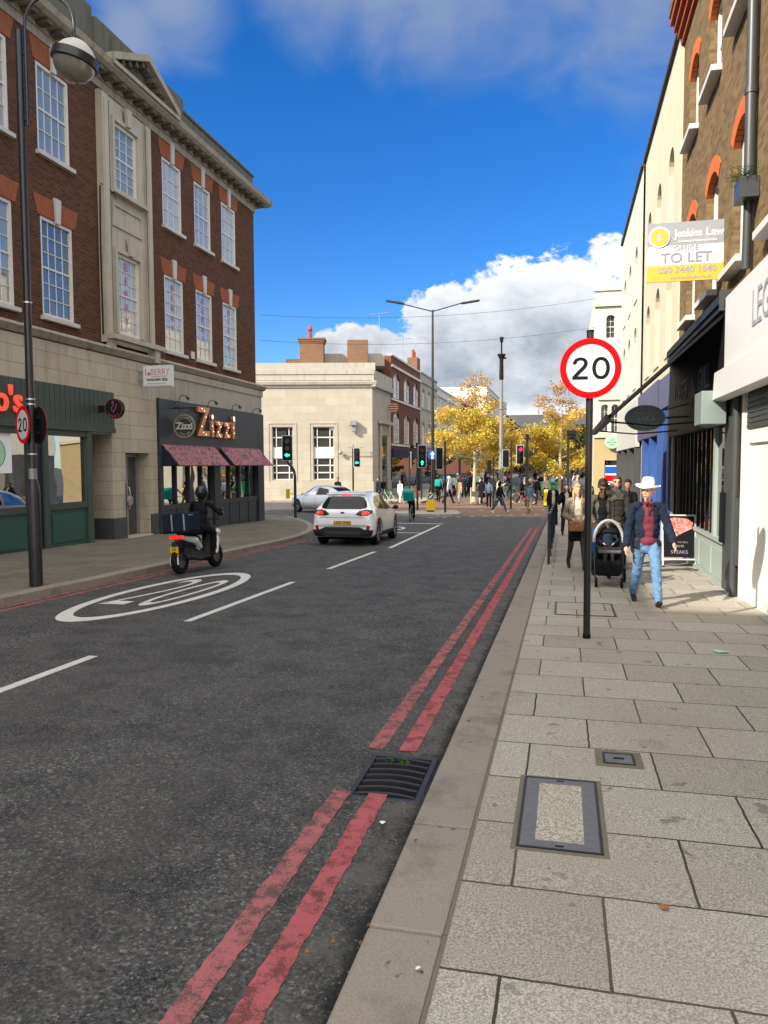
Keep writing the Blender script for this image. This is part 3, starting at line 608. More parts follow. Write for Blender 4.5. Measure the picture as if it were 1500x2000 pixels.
# stone bay
b = MB(); wall(b, 20.05, 22.7, 5.3, 12.4, [(20.72, 21.98, 9.85, 11.8), (20.72, 21.98, 5.65, 8.02)], -.13, .12)
b.box(20.05, -.13, 5.3, 20.06, -.001, 12.4); b.box(22.69, -.13, 5.3, 22.7, -.001, 12.4)
for x in (20.05, 22.4): b.box(x, -.22, 5.3, x+.3, -.131, 12.35); b.box(x+.06, -.25, 5.5, x+.24, -.221, 12.2)
for z0, z1 in ((9.85, 11.8), (5.65, 8.02)):
    for q in ((20.6, z0, 20.715, z1+.12), (21.985, z0, 22.1, z1+.12)): b.box(q[0], -.2, q[1], q[2], -.131, q[3])
    b.box(20.716, -.2, z1+.002, 21.984, -.131, z1+.12)
b.box(20.55, -.18, 8.75, 22.15, -.131, 8.81); b.box(20.55, -.18, 9.35, 22.15, -.131, 9.41); b.box(20.55, -.18, 8.811, 20.62, -.131, 9.349); b.box(22.08, -.18, 8.811, 22.15, -.131, 9.349)
for z in (8.03, 11.83): b.prism([(21.26, z), (21.44, z), (21.5, z+.5), (21.2, z+.5)], 'y', -.3, -.205)
b.box(20.42, -.34, 9.66, 22.3, -.131, 9.78); b.box(20.0, -.5, 5.38, 22.85, -.26, 5.52); b.box(20.1, -.3, 4.98, 20.35, -.14, 5.37); b.box(22.35, -.42, 4.98, 22.65, -.14, 5.37)
b.build('stone_bay', 'stone_bay', LB)
b = MB()
for x0_, x1_ in ((20.36, 20.38), (22.37, 22.39)): b.box(x0_, -.225, 5.5, x1_, -.21, 12.2)
build_each(b, 'bay_groove', 'stone_dark', LB)
sash(LB, 20.72, 21.98, 9.85, 11.8, -.1, 3, 6, 'glass_sky'); w = sash(LB, 20.72, 21.98, 5.65, 8.02, -.1, 4, 6, 'glass_blind')
for j, ch in enumerate('BERRY'): text(ch, .32, 'berry_pink', w, (21.35, -.065, 7.7-j*.4), ext=.003, name='window_letter')
# frieze, modillions, cornice, parapet, pediment
b = MB(); b.box(-45, -.06, 12.5, 31.56, -.001, 12.72); b.box(-45, -.12, 12.721, 31.6, -.001, 12.86); b.build('frieze', 'stone_mould', LB)
b = MB(); b.prism([(-.001, 12.861), (-.5, 12.861), (-.62, 12.93), (-.68, 13.07), (-.60, 13.1), (-.001, 13.2)], 'x', -45, 32.1); b.box(31.501, -.001, 12.861, 32.1, 3, 13.07); b.build('cornice', 'stone_mould', LB)
b = MB(); x = 9.0
while x < 31.9: b.box(x, -.47, 12.74, x+.2, -.121, 12.86); x += .56
build_each(b, 'modillion', 'stone_dark', LB)
b = MB(); b.box(-45, -.0, 13.15, 31.5, .35, 13.98); b.box(-45, -.06, 13.98, 31.56, .41, 14.08); b.box(19.9, -.18, 13.2, 25.0, -.001, 14.3); b.box(12, -.08, 13.2, 19.89, -.001, 14.55); b.box(19.9, -.001, 14.081, 25, .4, 14.3)
b.build('parapet', 'stone_dark', LB, bevel=.02)
b = MB(); A, Bp, Cc = (19.95, 13.1), (21.85, 13.95), (23.75, 13.1)
for p, q in ((A, Bp), (Bp, Cc)):
    b.add([(p[0], -.72, p[1]), (q[0], -.72, q[1]), (q[0], -.72, q[1]+.2), (p[0], -.72, p[1]+.2), (p[0], -.1, p[1]), (q[0], -.1, q[1]), (q[0], -.1, q[1]+.2), (p[0], -.1, p[1]+.2)], [[0, 1, 2, 3], [4, 7, 6, 5], [3, 2, 6, 7], [0, 4, 5, 1], [0, 3, 7, 4], [1, 5, 6, 2]])
b.box(19.95, -.72, 12.98, 23.75, -.681, 13.1); b.build('pediment', 'stone_mould', LB)
b = MB(); b.prism([(20.1, 13.1), (23.6, 13.1), (21.85, 13.93)], 'y', -.3, -.182)
for k in range(5): t = .12+k*.19; b.box(19.95+1.9*t, -.6, 13.1+.85*t-.13, 19.95+1.9*t+.16, -.31, 13.1+.85*t+.02); b.box(23.75-1.9*t-.16, -.6, 13.1+.85*t-.13, 23.75-1.9*t, -.31, 13.1+.85*t+.02)
b.build('tympanum', 'stone_dark', LB)
b = MB(); b.tube([(20.0, -.12, 9.7), (19.98, -.1, 8), (20.0, -.1, 5.5)], .02); b.tube([(19.98, -.16, 9.75), (20.5, -.25, 9.62), (20.65, -.2, 9.5)], .012, 6)
b.tube([(8, -.28, 5.02), (14, -.29, 5.04), (20, -.29, 4.99), (22.6, -.31, 5.0), (23.2, -.31, 4.95)], .009, 6); build_each(b, 'cable', 'black_matte', LB)
b = MB(); b.box(-45, .02, 14.09, -9.6, 12, 17.5); b.build('added_shade_storey', 'brick_brown', LB)  # unseen taller storey added behind the viewer to shade the near pavement
# stone string and lower band
b = MB(); b.prism([(-.001, 4.9), (-.30, 4.93), (-.42, 5.08), (-.36, 5.16), (-.001, 5.22)], 'x', -45, 31.75); b.box(31.501, 0, 4.95, 31.8, 8, 5.15); b.build('string_course', 'stone_mould', LB)
b = MB(); wall(b, -45, 22.62, 3.82, 4.899, [], -.25); wall(b, 20.06, 22.62, -.9, 3.82, [(20.75, 22.12, -.6, 2.1)], -.25, .5)
b.quad((20.06, -.25, -.8), (20.06, 1, -.8), (20.06, 1, 3.82), (20.06, -.25, 3.82)); b.build('stone_facing', 'stone_left', LB)
b = MB(); wall(b, 22.621, 31.5, 3.9, 4.899, [], -.25); b.box(31.3, -.249, -.9, 31.5, .0, 4.89); b.box(22.65, -.3, 4.66, 31.55, -.251, 4.9); b.build('stone_band', 'stone_band', LB)
b = MB(); b.box(20.04, -.275, -.8, 20.745, -.251, .17); b.box(22.125, -.275, -.8, 22.62, -.251, .17); b.box(20.04, -.25, -.8, 20.055, .6, .17); build_each(b, 'plinth', 'charcoal_paint', LB)
# flat entrance door
d = MB(); d.box(20.8, .14, -.45, 20.9, .24, 2.08); d.box(22.0, .14, -.45, 22.1, .24, 2.08); d.box(20.9, .14, 1.98, 22.0, .24, 2.08); d.box(21.42, .15, -.45, 21.5, .23, 1.98); d.box(20.9, .15, 1.45, 21.42, .23, 1.52)
DR = d.build('door', 'grey_metal', LB); d = MB(); d.box(20.9, .18, -.45, 21.42, .2, 1.98); d.box(21.5, .18, -.45, 22.0, .2, 1.98); d.build('door_pane', 'glass_dark', DR)
d = MB(); d.tube([(21.47, .1, .35), (21.47, .06, .5), (21.47, .06, .9), (21.47, .1, 1.05)], .018); d.lathe([(0, .07), (.16, .08), (.17, .1)], (21.55, .02, .62), 20, 'y'); d.build('handle', 'silver_metal', DR)
d = MB(); d.box(20.75, -.35, -.62, 22.12, .25, -.46); d.build('doorstep', 'stone_bay', LB, bevel=.015)
d = MB(); d.box(22.121, .02, .75, 22.13, .2, 1.15); d.box(20.72, -.27, .2, 20.70, -.26, 1.2); build_each(d, 'entry_panel', 'charcoal_paint', LB)
# grey restaurant front
F = MB(); F.box(22.65, -.33, 2.37, 31.5, -.251, 3.88)
for a, c in ((22.65, 22.85), (26.62, 27.15), (30.85, 31.5)): F.box(a, -.33, -1.0, c, -.1, 2.37)
F.box(22.85, -.31, .24, 26.62, -.1, .4); F.box(27.15, -.31, .24, 30.85, -.1, .4)
SF = F.build('shop_front', 'zizzi_grey', LB)
F = MB(); F.box(22.85, -.27, -1.0, 26.62, -.12, .24); F.box(27.15, -.27, -1.0, 30.85, -.12, .24)
for a, n in ((22.85, 4), (27.15, 4)):
    w_ = (26.62-22.85 if a < 25 else 3.7)/n
    for i in range(1, n): F.box(a+w_*i-.05, -.305, -.85, a+w_*i+.05, -.271, .24)
F.build('stall_riser', 'zizzi_grey', SF)
F = MB()
for a, n in ((22.85, 4), (27.15, 4)):
    w_ = (26.62-22.85 if a < 25 else 3.7)/n
    for i in range(1, n): F.box(a+w_*i-.045, -.28, .4, a+w_*i+.045, -.18, 2.37)
F.box(26.58, -.34, -.85, 26.66, -.3, 2.3); F.box(30.8, -.34, -.85, 30.95, -.3, 2.3); build_each(F, 'mullion', 'navy_dark', SF)
F = MB(); F.box(22.85, -.2, .4, 26.62, -.185, 2.37); F.box(27.15, -.2, .4, 30.85, -.185, 2.37); F.build('shop_pane', 'glass_shop', SF)
F = MB(); F.box(31.5, -.1, .3, 31.56, .35, 1.35); F.build('menu_box', 'black_metal', SF)
def diners(x, z, s, mat): d = MB(); d.ball((x, -.23, z), (.09*s, .012, .12*s)); d.ball((x, -.232, z-.3*s), (.2*s, .012, .22*s)); return d.build('diner_silhouette', mat, SF)
# green restaurant front
F = MB(); F.box(-5, -.36, 2.74, 20.05, -.26, 3.82)
for i in range(60): x = 20.0-i*.19; 
GF = F.build('shop_front', 'green_fascia', LB)
F = MB()
for i in range(60): x = 19.9-i*.21; F.box(x-.004, -.364, 2.85, x+.0, -.361, 3.82)
F.build('board_joint', 'dark_void', GF)
F = MB(); F.box(-5, -.4, 2.66, 20.05, -.26, 2.8)
for a, c in ((12.2, 12.4), (16.45, 16.55), (16.9, 17.08), (18.72, 18.95)): F.box(a, -.35, -.9, c, -.2, 2.66)
F.box(12.4, -.33, 2.5, 18.72, -.2, 2.66); F.box(12.4, -.33, .56, 16.45, -.2, .72); F.box(17.08, -.33, .58, 18.72, -.2, .74); F.box(12.4, -.33, -.9, 18.72, -.2, -.42)
build_each(F, 'shop_frame', 'green_fascia', GF)
F = MB(); F.box(-5, -.28, -.42, 16.45, -.2, .56); F.box(17.08, -.28, -.42, 18.72, -.2, .58); F.box(17.22, -.31, -.28, 18.58, -.281, .46); F.box(12.8, -.31, -.28, 16.2, -.281, .42); F.build('stall_riser', 'green_paint', GF)
F = MB(); F.box(16.55, -.29, -.9, 16.9, -.2, 2.66); F.build('navy_post', 'navy_dark', GF)
F = MB(); F.box(-5, -.24, .72, 16.45, -.22, 2.5); F.box(17.08, -.24, .74, 18.72, -.22, 2.5); F.build('shop_pane', 'glass_shop', GF)
F = MB(); F.box(13.0, -.262, 1.55, 15.85, -.245, 2.5); PO = F.build('window_poster', 'board_white', GF)
F = MB(); F.lathe([(.34, 0), (.36, 0), (.36, .004), (.34, .004)], (15.28, -.268, 2.02), 30, 'y'); F.build('poster_ring', 'leaf_green', GF); F = MB(); F.lathe([(0, 0), (.33, 0), (.33, .002)], (15.28, -.266, 2.02), 30, 'y'); F.build('poster_disc', 'pale_green', GF)
# recess beside it
F = MB(); F.box(18.95, .9, -.9, 20.05, 1.0, 2.74); F.box(18.94, -.2, -.9, 18.96, .9, 2.74); F.build('recess_wall', 'stone_bay', LB)
F = MB(); F.box(18.97, .86, -.8, 20.04, .899, .0); F.box(18.97, .0, -.6, 20.04, .85, -.45); build_each(F, 'recess_skirting', 'corbel_red', LB)
F = MB(); F.box(18.96, -.2, 2.62, 20.05, .9, 2.73); F.build('recess_soffit', 'white_dirty', LB)
# notice on the brick
F = MB(); F.box(25.55, -.03, 5.55, 25.8, -.002, 5.8); F.build('wall_plaque', 'letter_cream', LB)

# awnings of the grey restaurant
m, t, b_ = newmat('awning_floral'); v = coords(t); c = mixc(t, ramp(t, noi(t, v, 4.5, 6, .75, 2.2), [(.45, 0.0), (.52, 1.0)]), (.03, .035, .09), (.42, .15, .13)); c = mixc(t, ramp(t, noi(t, v, 7, 5, .7, 1.5), [(.56, 0.0), (.62, .7)]), c, (.2, .2, .3)); lnk(t, c, b_.inputs['Base Color']); b_.inputs['Roughness'].default_value = .9
for x0, x1, lab in ((22.78, 26.62, 'dark floral awning over the restaurant windows nearer the brick building door'), (27.1, 30.95, 'dark floral awning over the restaurant windows at the street corner')):
    a = empty('awning', (-13.1, 0, 0), R(90), label=lab, cat='awning', group='floral awnings of the grey restaurant')
    b = MB(); top = [(x0, -.34, 2.40), (x1, -.34, 2.40)]; bot = [(x0, -.95, 1.72), (x1, -.95, 1.72)]
    b.add([top[0], top[1], bot[1], bot[0], (x0, -.33, 2.37), (x1, -.33, 2.37), (x1, -.945, 1.69), (x0, -.945, 1.69)], [[0, 1, 2, 3], [4, 7, 6, 5], [0, 3, 7, 4], [1, 5, 6, 2], [2, 6, 7, 3], [0, 4, 5, 1]]); b.build('canopy', 'awning_floral', a)
    b = MB(); b.add([(x0, -.33, 2.39), (x0, -.945, 1.71), (x0, -.33, 1.73), (x0+.012, -.33, 2.39), (x0+.012, -.945, 1.71), (x0+.012, -.33, 1.73)], [[0, 1, 2], [3, 5, 4], [0, 3, 4, 1], [1, 4, 5, 2]]); b.build('side_cheek', 'navy_dark', a)
    b = MB(); b.cyl((x0, -.955, 1.70), (x1, -.955, 1.70), .018); b.build('front_rail', 'black_metal', a)
# signs on it
def lsign(name, label, cat='sign', group=None): return empty(name, (-13.1, 0, 0), R(90), label=label, cat=cat, group=group)
s = lsign('shop_sign', 'copper light-bulb letters reading Zizzi on the dark grey fascia')
xs_ = 25.5
for ch, sz, dx, shx, tilt in (('Z', 1.42, .0, 1.0, .0), ('i', 1.2, .72, 1.1, -.05), ('z', 1.2, 1.28, 1.05, .05), ('z', 1.2, 1.98, 1.05, -.04), ('i', 1.25, 2.58, 1.1, .06)):
    zb = 2.72
    o = text(ch, sz, 'copper_letter', s, (xs_+dx, -.44, zb+sz*.35), (PI/2, tilt, 0), .045, 'letter', bold=.035, sx=shx)
    # bulbs along each letter's face
    vs = [v.co.copy() for v in o.data.vertices if v.co.z > .04]; rnd = random.Random(5); bb = MB(); fs = [f for f in o.data.polygons if abs(f.normal.z) > .9 and f.center.z > .03 and f.area > .002]
    for f in fs[:26]: bb.ball(tuple(f.center), .028, 6, 4)
    if fs: q = bb.build('bulb', 'bulb', o)
s = lsign('hanging_sign', 'round dark hanging sign reading Zizzi Italian on a black bracket over the pavement')
b = MB(); b.lathe([(0, -.02), (.42, -.02), (.45, -.0), (.42, .02), (0, .02)], (0, 0, 0), 36, 'x'); 
sd = b.build('sign_disc', 'zizzi_grey', s); sd.location = (23.55, -.75, 3.02); sd.scale = (1, .93, .93)
def disc_text(par, txt, size, z=0, mat='letter_cream', bold=0.0): return text(txt, size, mat, par, (-.026, 0, z), (PI/2, 0, -PI/2), .003, bold=bold)
disc_text(sd, 'Zizzi', .34, bold=.012)
for txt, r0, sgn in (('ITALIAN', .3, -1), ('RISTORANTE', .3, 1)):
    n = len(txt)
    for i, ch in enumerate(txt):
        a = (i-(n-1)/2)*(.23 if sgn < 0 else .2); yy = -r0*math.sin(a); zz = sgn*r0*math.cos(a)
        text(ch, .095, 'letter_cream', sd, (-.026, yy, zz), (PI/2, sgn*a, -PI/2), .002)
for rr in (.41, .375): b = MB(); b.lathe([(rr, -.028), (rr+.013, -.028), (rr+.013, -.02), (rr, -.02)], (0, 0, 0), 36, 'x'); b.build('ring', 'letter_cream', sd)
b = MB(); b.tube([(23.55, -.33, 3.62), (23.55, -1.25, 3.62)], .022); b.tube([(23.55, -.33, 3.85), (23.55, -.6, 3.63)], .012, 6); b.lathe([(.08, -.01), (.1, 0), (.08, .01)], (23.55, -.45, 3.74), 14, 'x'); b.tube([(23.55, -.55, 3.62), (23.55, -.58, 3.45)], .012, 6); b.tube([(23.55, -.95, 3.62), (23.55, -.92, 3.45)], .012, 6); b.build('bracket', 'black_metal', s)
for x in (24.0, 26.2, 28.3, 30.4):
    l = empty('fascia_lamp', (-13.1, 0, 0), R(90), label='small black swan neck lamp on top of the grey restaurant fascia', cat='lamp', group='swan neck lamps over the grey restaurant fascia')
    b = MB(); b.tube([(x, -.3, 3.88), (x, -.36, 4.05), (x, -.5, 4.1), (x, -.62, 4.03)], .014, 6); b.build('lamp_arm', 'black_metal', l); b = MB(); b.cyl((x, -.6, 4.05), (x, -.68, 3.95), .03, .06, 10); b.build('lamp_head', 'black_metal', l)
s = lsign('projecting_sign', 'white projecting box sign of BERRY with phone number over the entrance door')
b = MB(); b.box(21.55, -1.4, 4.12, 21.7, -.42, 4.78); bx = b.build('sign_box', 'light_grey_plastic', s, bevel=.012)
b = MB(); b.box(21.53, -1.36, 4.16, 21.549, -.46, 4.74); b.build('sign_face', 'sign_white', s)
b = MB(); b.box(21.58, -.42, 4.3, 21.66, -.26, 4.4); b.box(21.58, -.42, 4.55, 21.66, -.26, 4.62); b.build('bracket', 'grey_metal', s)
text('BERRY', .27, 'berry_pink', s, (21.526, -1.02, 4.57), (PI/2, 0, -PI/2), .002, bold=-.003, sx=.85); text('Tel 020 8681 8222', .1, 'letter_black', s, (21.526, -.91, 4.34), (PI/2, 0, -PI/2), .002, bold=.004, sx=.95); text('COMMERCIAL PROPERTY', .05, 'text_grey', s, (21.526, -1.0, 4.44), (PI/2, 0, -PI/2), .002); text('www.berryproperty.co.uk', .06, 'text_grey', s, (21.526, -.91, 4.23), (PI/2, 0, -PI/2), .002)
b = MB(); b.box(21.52, -.55, 4.46, 21.528, -.53, 4.68); b.lathe([(0, -.004), (.05, -.004), (.05, 0)], (21.53, -.64, 4.52), 14, 'x'); b.build('logo', 'berry_pink', s)
s = lsign('round_sign', 'round black projecting sign with red rooster outline at the end of the green fascia')
b = MB(); b.lathe([(0, -.07), (.26, -.07), (.28, -.05), (.28, .05), (.26, .07), (0, .07)], (19.3, -.86, 3.3), 32, 'x'); b.box(19.26, -.58, 3.2, 19.34, -.36, 3.4); b.build('sign_disc', 'black_fascia', s)
b = MB(); b.lathe([(.262, -.075), (.275, -.075), (.275, -.07)], (19.3, -.86, 3.3), 32, 'x'); b.build('rim', 'corbel_red', s)
for pts, r_ in (([(-.07, .14), (-.03, .16), (.0, .12), (-.02, .05), (-.07, .0), (-.05, -.08), (.02, -.1), (.06, -.03), (.09, .06), (.1, .12)], .008), ([(0, -.1), (.0, -.15)], .007), ([(-.03, .16), (-.04, .2), (0, .19), (.02, .15)], .007)):
    b = MB(); b.tube([(19.225, -.86-u*.9, 3.32+v_*.95) for u, v_ in pts], r_, 5); b.build('emblem', 'berry_pink', s)
for i, ch in enumerate("NANDO'S"):
    a = (i-3)*.24; text(ch, .07, 'berry_pink', s, (19.225, -.86-.215*math.sin(a), 3.3-.215*math.cos(a)), (PI/2, -a, -PI/2), .002)
s = lsign('shop_sign', "glowing red sign letters ending in o's on the green fascia at the left edge")
text("Nando's", .85, 'neon_red', s, (16.1, -.42, 3.26), (PI/2, 0, 0), .03, 'letter', ax='RIGHT', bold=.015)
text('TO LET', .2, 'board_white', s, (5, -.43, 3.4), ext=.001) if False else None

# ------------------------------------------------ right: yellow brick house over two shops
RB = empty('brick_building', (2.6, 0, 0), R(-90), label='tall yellow stock brick house with orange window arches, right side', cat='building')
X = lambda y: -y
cols = [(12.5, 13.65), (14.9, 16.05), (17.3, 18.45), (10.1, 11.25), (7.7, 8.85)]
holes = []
for y0_, y1_ in cols: holes += [(-y1_, -y0_, 4.8, 7.02), (-y1_, -y0_, 8.67, 10.3)]
b = MB(); wall(b, -19.45, -2, 4.2, 11.45, holes, 0, .12, arch=.26); b.box(-19.45, .001, -1, -19.2, 10, 11.4); b.build('wall', 'brick_yellow', RB)
b = MB(); b.box(-19.1, .5, -1, -2, .6, 11.3); b.build('room_lining', 'dark_void', RB)
b = MB(); b.box(-19.44, .01, 11.46, -2, 10, 11.6); b.build('roof', 'slate', RB)
b = MB()
for i in range(4): b.box(-19.5-.03*i, -.07-.08*i, 11.35+.17*i, -2, -.001+0*i, 11.51+.17*i)
b.build('cornice', 'corbel_red', RB)
b = MB(); b.box(-19.6, -.34, 12.04, -2, .2, 12.3); b.build('parapet', 'brick_yellow', RB)
b = MB()
for y0_, y1_ in cols:
    for z in (7.02, 10.3): arch_band(b, -y1_, -y0_, z, .26, .27, -.012, .1)
build_each(b, 'window_arch', 'orange_arch', RB)
for y0_, y1_ in cols:
    for z0, z1 in ((4.8, 7.0), (8.67, 10.28)): sash(RB, -y1_, -y0_, z0, z1, .125, 1, 2, 'glass_sky', fw=.1, sill=(.1, .26), sillmat='white_paint')
# white stucco terrace
for nm, ya, yb, off, top, arches, lab in (('a', 19.45, 28.2, .0, 11.95, (20.9, 23.5, 26.1), 'cream stucco terrace house with arched windows beside the yellow brick house'), ('b', 28.22, 38.2, .06, 11.85, (30.1, 32.9, 35.6), 'pale stucco terrace house with arched windows, farther from the yellow brick house')):
    g = empty('stucco_building', (2.6-off, 0, 0), R(-90), label=lab, cat='building', group=None)
    hs = []
    for a in arches: hs += [(-a-1.12, -a, 7.85, 9.8), (-a-1.12, -a, 4.6, 6.82)]
    mt = 'stucco_cream' if nm == 'a' else 'stucco_white'
    b = MB(); wall(b, -yb, -ya, 3.9, top, hs, 0, .16, arch=.5); b.box(-yb, .001, -1, -yb+.2, 10, top-.01); b.build('wall', mt, g)
    b = MB(); b.box(-yb, .3, -1, -ya, .5, top-.1); b.build('room_lining', 'dark_void', g)
    b = MB(); b.box(-yb+.01, -.09, top, -ya-.01, 8, top+.12); b.build('roof', 'slate', g)
    if nm == 'a': b = MB(); b.box(-19.75, -.06, 3.9, -19.46, -.001, top-.01); b.build('pilaster', mt, g)
    for a in arches:
        for z0, z1 in ((7.85, 9.78), (4.6, 6.8)): sash(g, -a-1.12, -a, z0, z1, .165, 1, 2, 'glass_far', 'stucco_cream', fw=.14, sill=(.08, .15), sillmat=mt)
    # ground floor shops
    if nm == 'a':
        b = MB(); b.box(-22.3, -.12, 3.15, -19.95, .0, 3.95); b.box(-28.2, -.14, 2.5, -22.35, .0, 4.0); SFb = b.build('shop_front', 'blue_fascia', g)
        b = MB()
        for q in (20.0, 21.0, 22.1, 24.2, 26.4): b.box(-q-.35, -.12, -1, -q, .1, 3.1)
        b.box(-28.2, -.05, -1, -19.96, .1, .2); build_each(b, 'pilaster', 'blue_shop', SFb)
        b = MB(); b.box(-28.2, .12, .2, -19.96, .14, 3.1); b.build('shop_pane', 'glass_shop', SFb)
        b = MB(); b.box(-28.2, .2, -1, -19.96, .3, 3.9); b.build('shop_lining', 'dark_void', SFb)
    else:
        b = MB(); b.box(-38.2, -.14, 2.3, -28.25, 0, 3.95); SFw = b.build('shop_front', 'white_dirty', g)
        b = MB()
        for q in (28.3, 31.5, 34.8, 37.7): b.box(-q-.4, -.14, -1.2, -q, .1, 2.3)
        b.box(-38.2, -.06, -1.2, -28.25, .1, -.1); build_each(b, 'pilaster', 'charcoal_paint', SFw)
        b = MB(); b.box(-38.2, .1, -.1, -28.25, .12, 2.3); b.build('shop_pane', 'glass_shop', SFw)
        b = MB(); b.box(-38.2, .14, -1.2, -28.25, .2, 3.9); b.build('shop_lining', 'dark_void', SFw)
# dark seafood restaurant front (y 12.9 .. 19.9)
b = MB(); b.box(-19.9, -.14, 2.35, -13.0, -.001, 4.15); b.box(-19.9, -.2, 4.15, -13.0, -.001, 4.24); LF = b.build('shop_front', 'black_fascia', RB)
b = MB(); b.box(-19.7, -.02, -.95, -13.35, .25, .38); b.box(-19.75, -.07, .38, -13.3, .25, .45)
for i in range(5): x = -19.5+i*1.25; b.box(x, -.045, -.25, x+1.1, -.021, .25)
b.box(-19.72, -.05, -.95, -13.35, -.021, -.3); b.build('stall_riser', 'sage_paint', LF)
b = MB(); b.box(-14.6, -.04, .451, -14.45, .1, 2.35); b.box(-13.45, -.06, -.95, -13.3, .2, 2.35); b.box(-19.95, -.06, -.95, -19.75, .2, 2.35); build_each(b, 'shop_frame', 'sage_paint', LF)
b = MB(); b.box(-14.45, .02, .451, -13.46, .03, 2.35); b.build('shop_pane', 'glass_dark', LF)
b = MB()
for i in range(11): x = -19.75+i*.475; b.box(x, -.01, .451, x+.06, .06, 2.35)
build_each(b, 'folding_door_frame', 'black_fascia', LF); b = MB(); b.box(-19.75, .02, .451, -14.6, .03, 2.35); b.build('shop_pane', 'glass_dark', LF)
b = MB(); b.box(-19.9, .3, -1, -12.4, .4, 4.1); b.build('shop_lining', 'dark_void', LF)
b = MB(); b.box(-13.3, -.1, -.95, -12.65, .1, 4.15); b.build('end_pilaster', 'charcoal_paint', LF)
b = MB(); b.box(-13.29, -.16, .45, -13.1, -.1, 1.25); b.build('poster_strip', 'sign_black', LF)
t_ = text("LOBSTER", .62, 'text_grey', LF, (-17.9, -.146, 3.25), ext=.004, sx=.75, name='fascia_lettering'); text("N", .8, 'text_grey', LF, (-16.2, -.146, 3.15), ext=.004, name='fascia_lettering', sx=.7); text("GRILL", .62, 'text_grey', LF, (-15.1, -.146, 3.25), ext=.004, sx=.75, name='fascia_lettering')
b = MB(); b.box(-13.6, -.52, 2.33, -12.95, -.15, 2.85); b.add([(-13.6, -.52, 2.33), (-13.6, -.15, 2.33), (-13.6, -.15, 2.85), (-14.5, -.15, 2.33)], [[0, 1, 3], [0, 3, 2], [1, 2, 3], [0, 2, 1]])
tag(b.build('wall_box', 'sage_box', None, bevel=.01, off=None), 'pale grey-green metal box on the end of the black restaurant fascia', 'box'); bpy.data.objects['wall_box'].location = (2.6, 0, 0); bpy.data.objects['wall_box'].rotation_euler = (0, 0, R(-90))
# retractable awning seen edge-on
a = empty('awning', (2.6, 0, 0), R(-90), label='extended dark shop awning seen edge-on with folding arms, right side', cat='awning')
ya, yb = 13.35, 19.7; b = MB(); xo = -1.9; zt, zf = 4.10, 2.52
P = [(-yb, -.16, zt), (-ya, -.16, zt), (-ya, xo, zf), (-yb, xo, zf)]
b.add(P+[(x, y, z-.06) for x, y, z in P], [[0, 1, 2, 3], [4, 7, 6, 5], [0, 3, 7, 4], [1, 5, 6, 2], [0, 4, 5, 1], [3, 2, 6, 7]]); b.build('canopy', 'black_fascia', a)
b = MB(); b.box(-yb, xo-.05, zf-.1, -ya, xo+.05, zf+.01); b.build('front_bar', 'black_fascia', a)
b = MB(); b.box(-yb, -.24, 4.245, -ya+.2, -.01, 4.38); b.build('cassette', 'black_fascia', a); b = MB(); b.box(-13.14, -.26, 4.1, -13.05, -.01, 4.42); b.build('end_cap', 'charcoal_paint', a)
b = MB()
for y in (14.3, 18.4): b.tube([(-y, -.15, 2.45+.0), (-y-.9, -1.0, 2.42), (-y, xo, zf-.05)], .018, 6)
b.build('folding_arm', 'black_metal', a)
# white shop at the near edge
s = empty('shop_sign', (2.6, 0, 0), R(-90), label='large white box fascia with grey letters LEG at the right edge', cat='sign')
b = MB(); b.box(-12.95, -.2, 3.12, -5, -.01, 4.27); b.prism([(-.2, 3.119), (-.34, 3.12), (-.36, 2.7), (-.2, 2.67)], 'x', -12.95, -5); b.build('sign_box', 'lego_white', s, bevel=.006)
text('LEG', .68, 'text_grey', s, (-11.15, -.205, 3.72), ext=.006, ax='LEFT', sx=.8, name='lettering')
b = MB(); b.box(-12.1, -.1, -.9, -11.95, .1, 2.8); b.box(-11.9, -.07, 2.0, -6, .05, 2.8); b.box(-11.88, -.09, -.9, -11.8, .03, 2.8); SH = b.build('shutter_frame', 'shutter_white', RB)
b = MB()
for i in range(9): b.box(-11.79, -.05, 2.45-i*.0+.0, -6, .0, 2.5) if i == 0 else b.box(-11.79, -.1, 2.14+i*.07, -6, -.06, 2.19+i*.07)
build_each(b, 'shutter_slat', 'pipe_grey', SH)
b = MB(); b.box(-11.79, -.03, -.25, -6, .02, 2.2); b.build('shutter_panel', 'shutter_white', SH); b = MB(); b.box(-11.85, -.08, -.9, -6, .03, -.25); b.build('stall_riser', 'stone_bay', SH)
b = MB(); b.box(-12.64, -.06, -.95, -12.12, .1, 2.85); b.build('pier', 'stone_band', RB)
b = MB(); b.cyl((-12.3, -.13, -.9), (-12.3, -.13, 2.85), .055); b.box(-12.42, -.14, .2, -12.2, -.02, 1.2); b.build('pipe', 'pipe_grey', RB, smooth=True)
b = MB(); b.cyl((-12.02, -.1, 5.4), (-12.05, -.1, 12), .075); b.box(-12.2, -.26, 5.42, -11.8, -.01, 5.7); b.cyl((-12.1, -.1, 4.5), (-12.05, -.1, 5.42), .06)
for z in (6.9, 8.6, 10.3): b.cyl((-12.03, -.1, z), (-12.03, -.1, z+.08), .09)
b.build('drainpipe', 'pipe_grey', RB, smooth=True)
b = MB(); rnd = random.Random(4)
for i in range(260):
    x, y, z = -12.0+rnd.gauss(0, .16), -.2+rnd.gauss(0, .08), 5.72+abs(rnd.gauss(0, .05)); a1 = rnd.uniform(0, 6.3); l = rnd.uniform(.05, .12); b.add([(x, y, z), (x+.02, y, z), (x+l*math.cos(a1), y+l*math.sin(a1), z+rnd.uniform(-.04, .08))], [[0, 1, 2]])
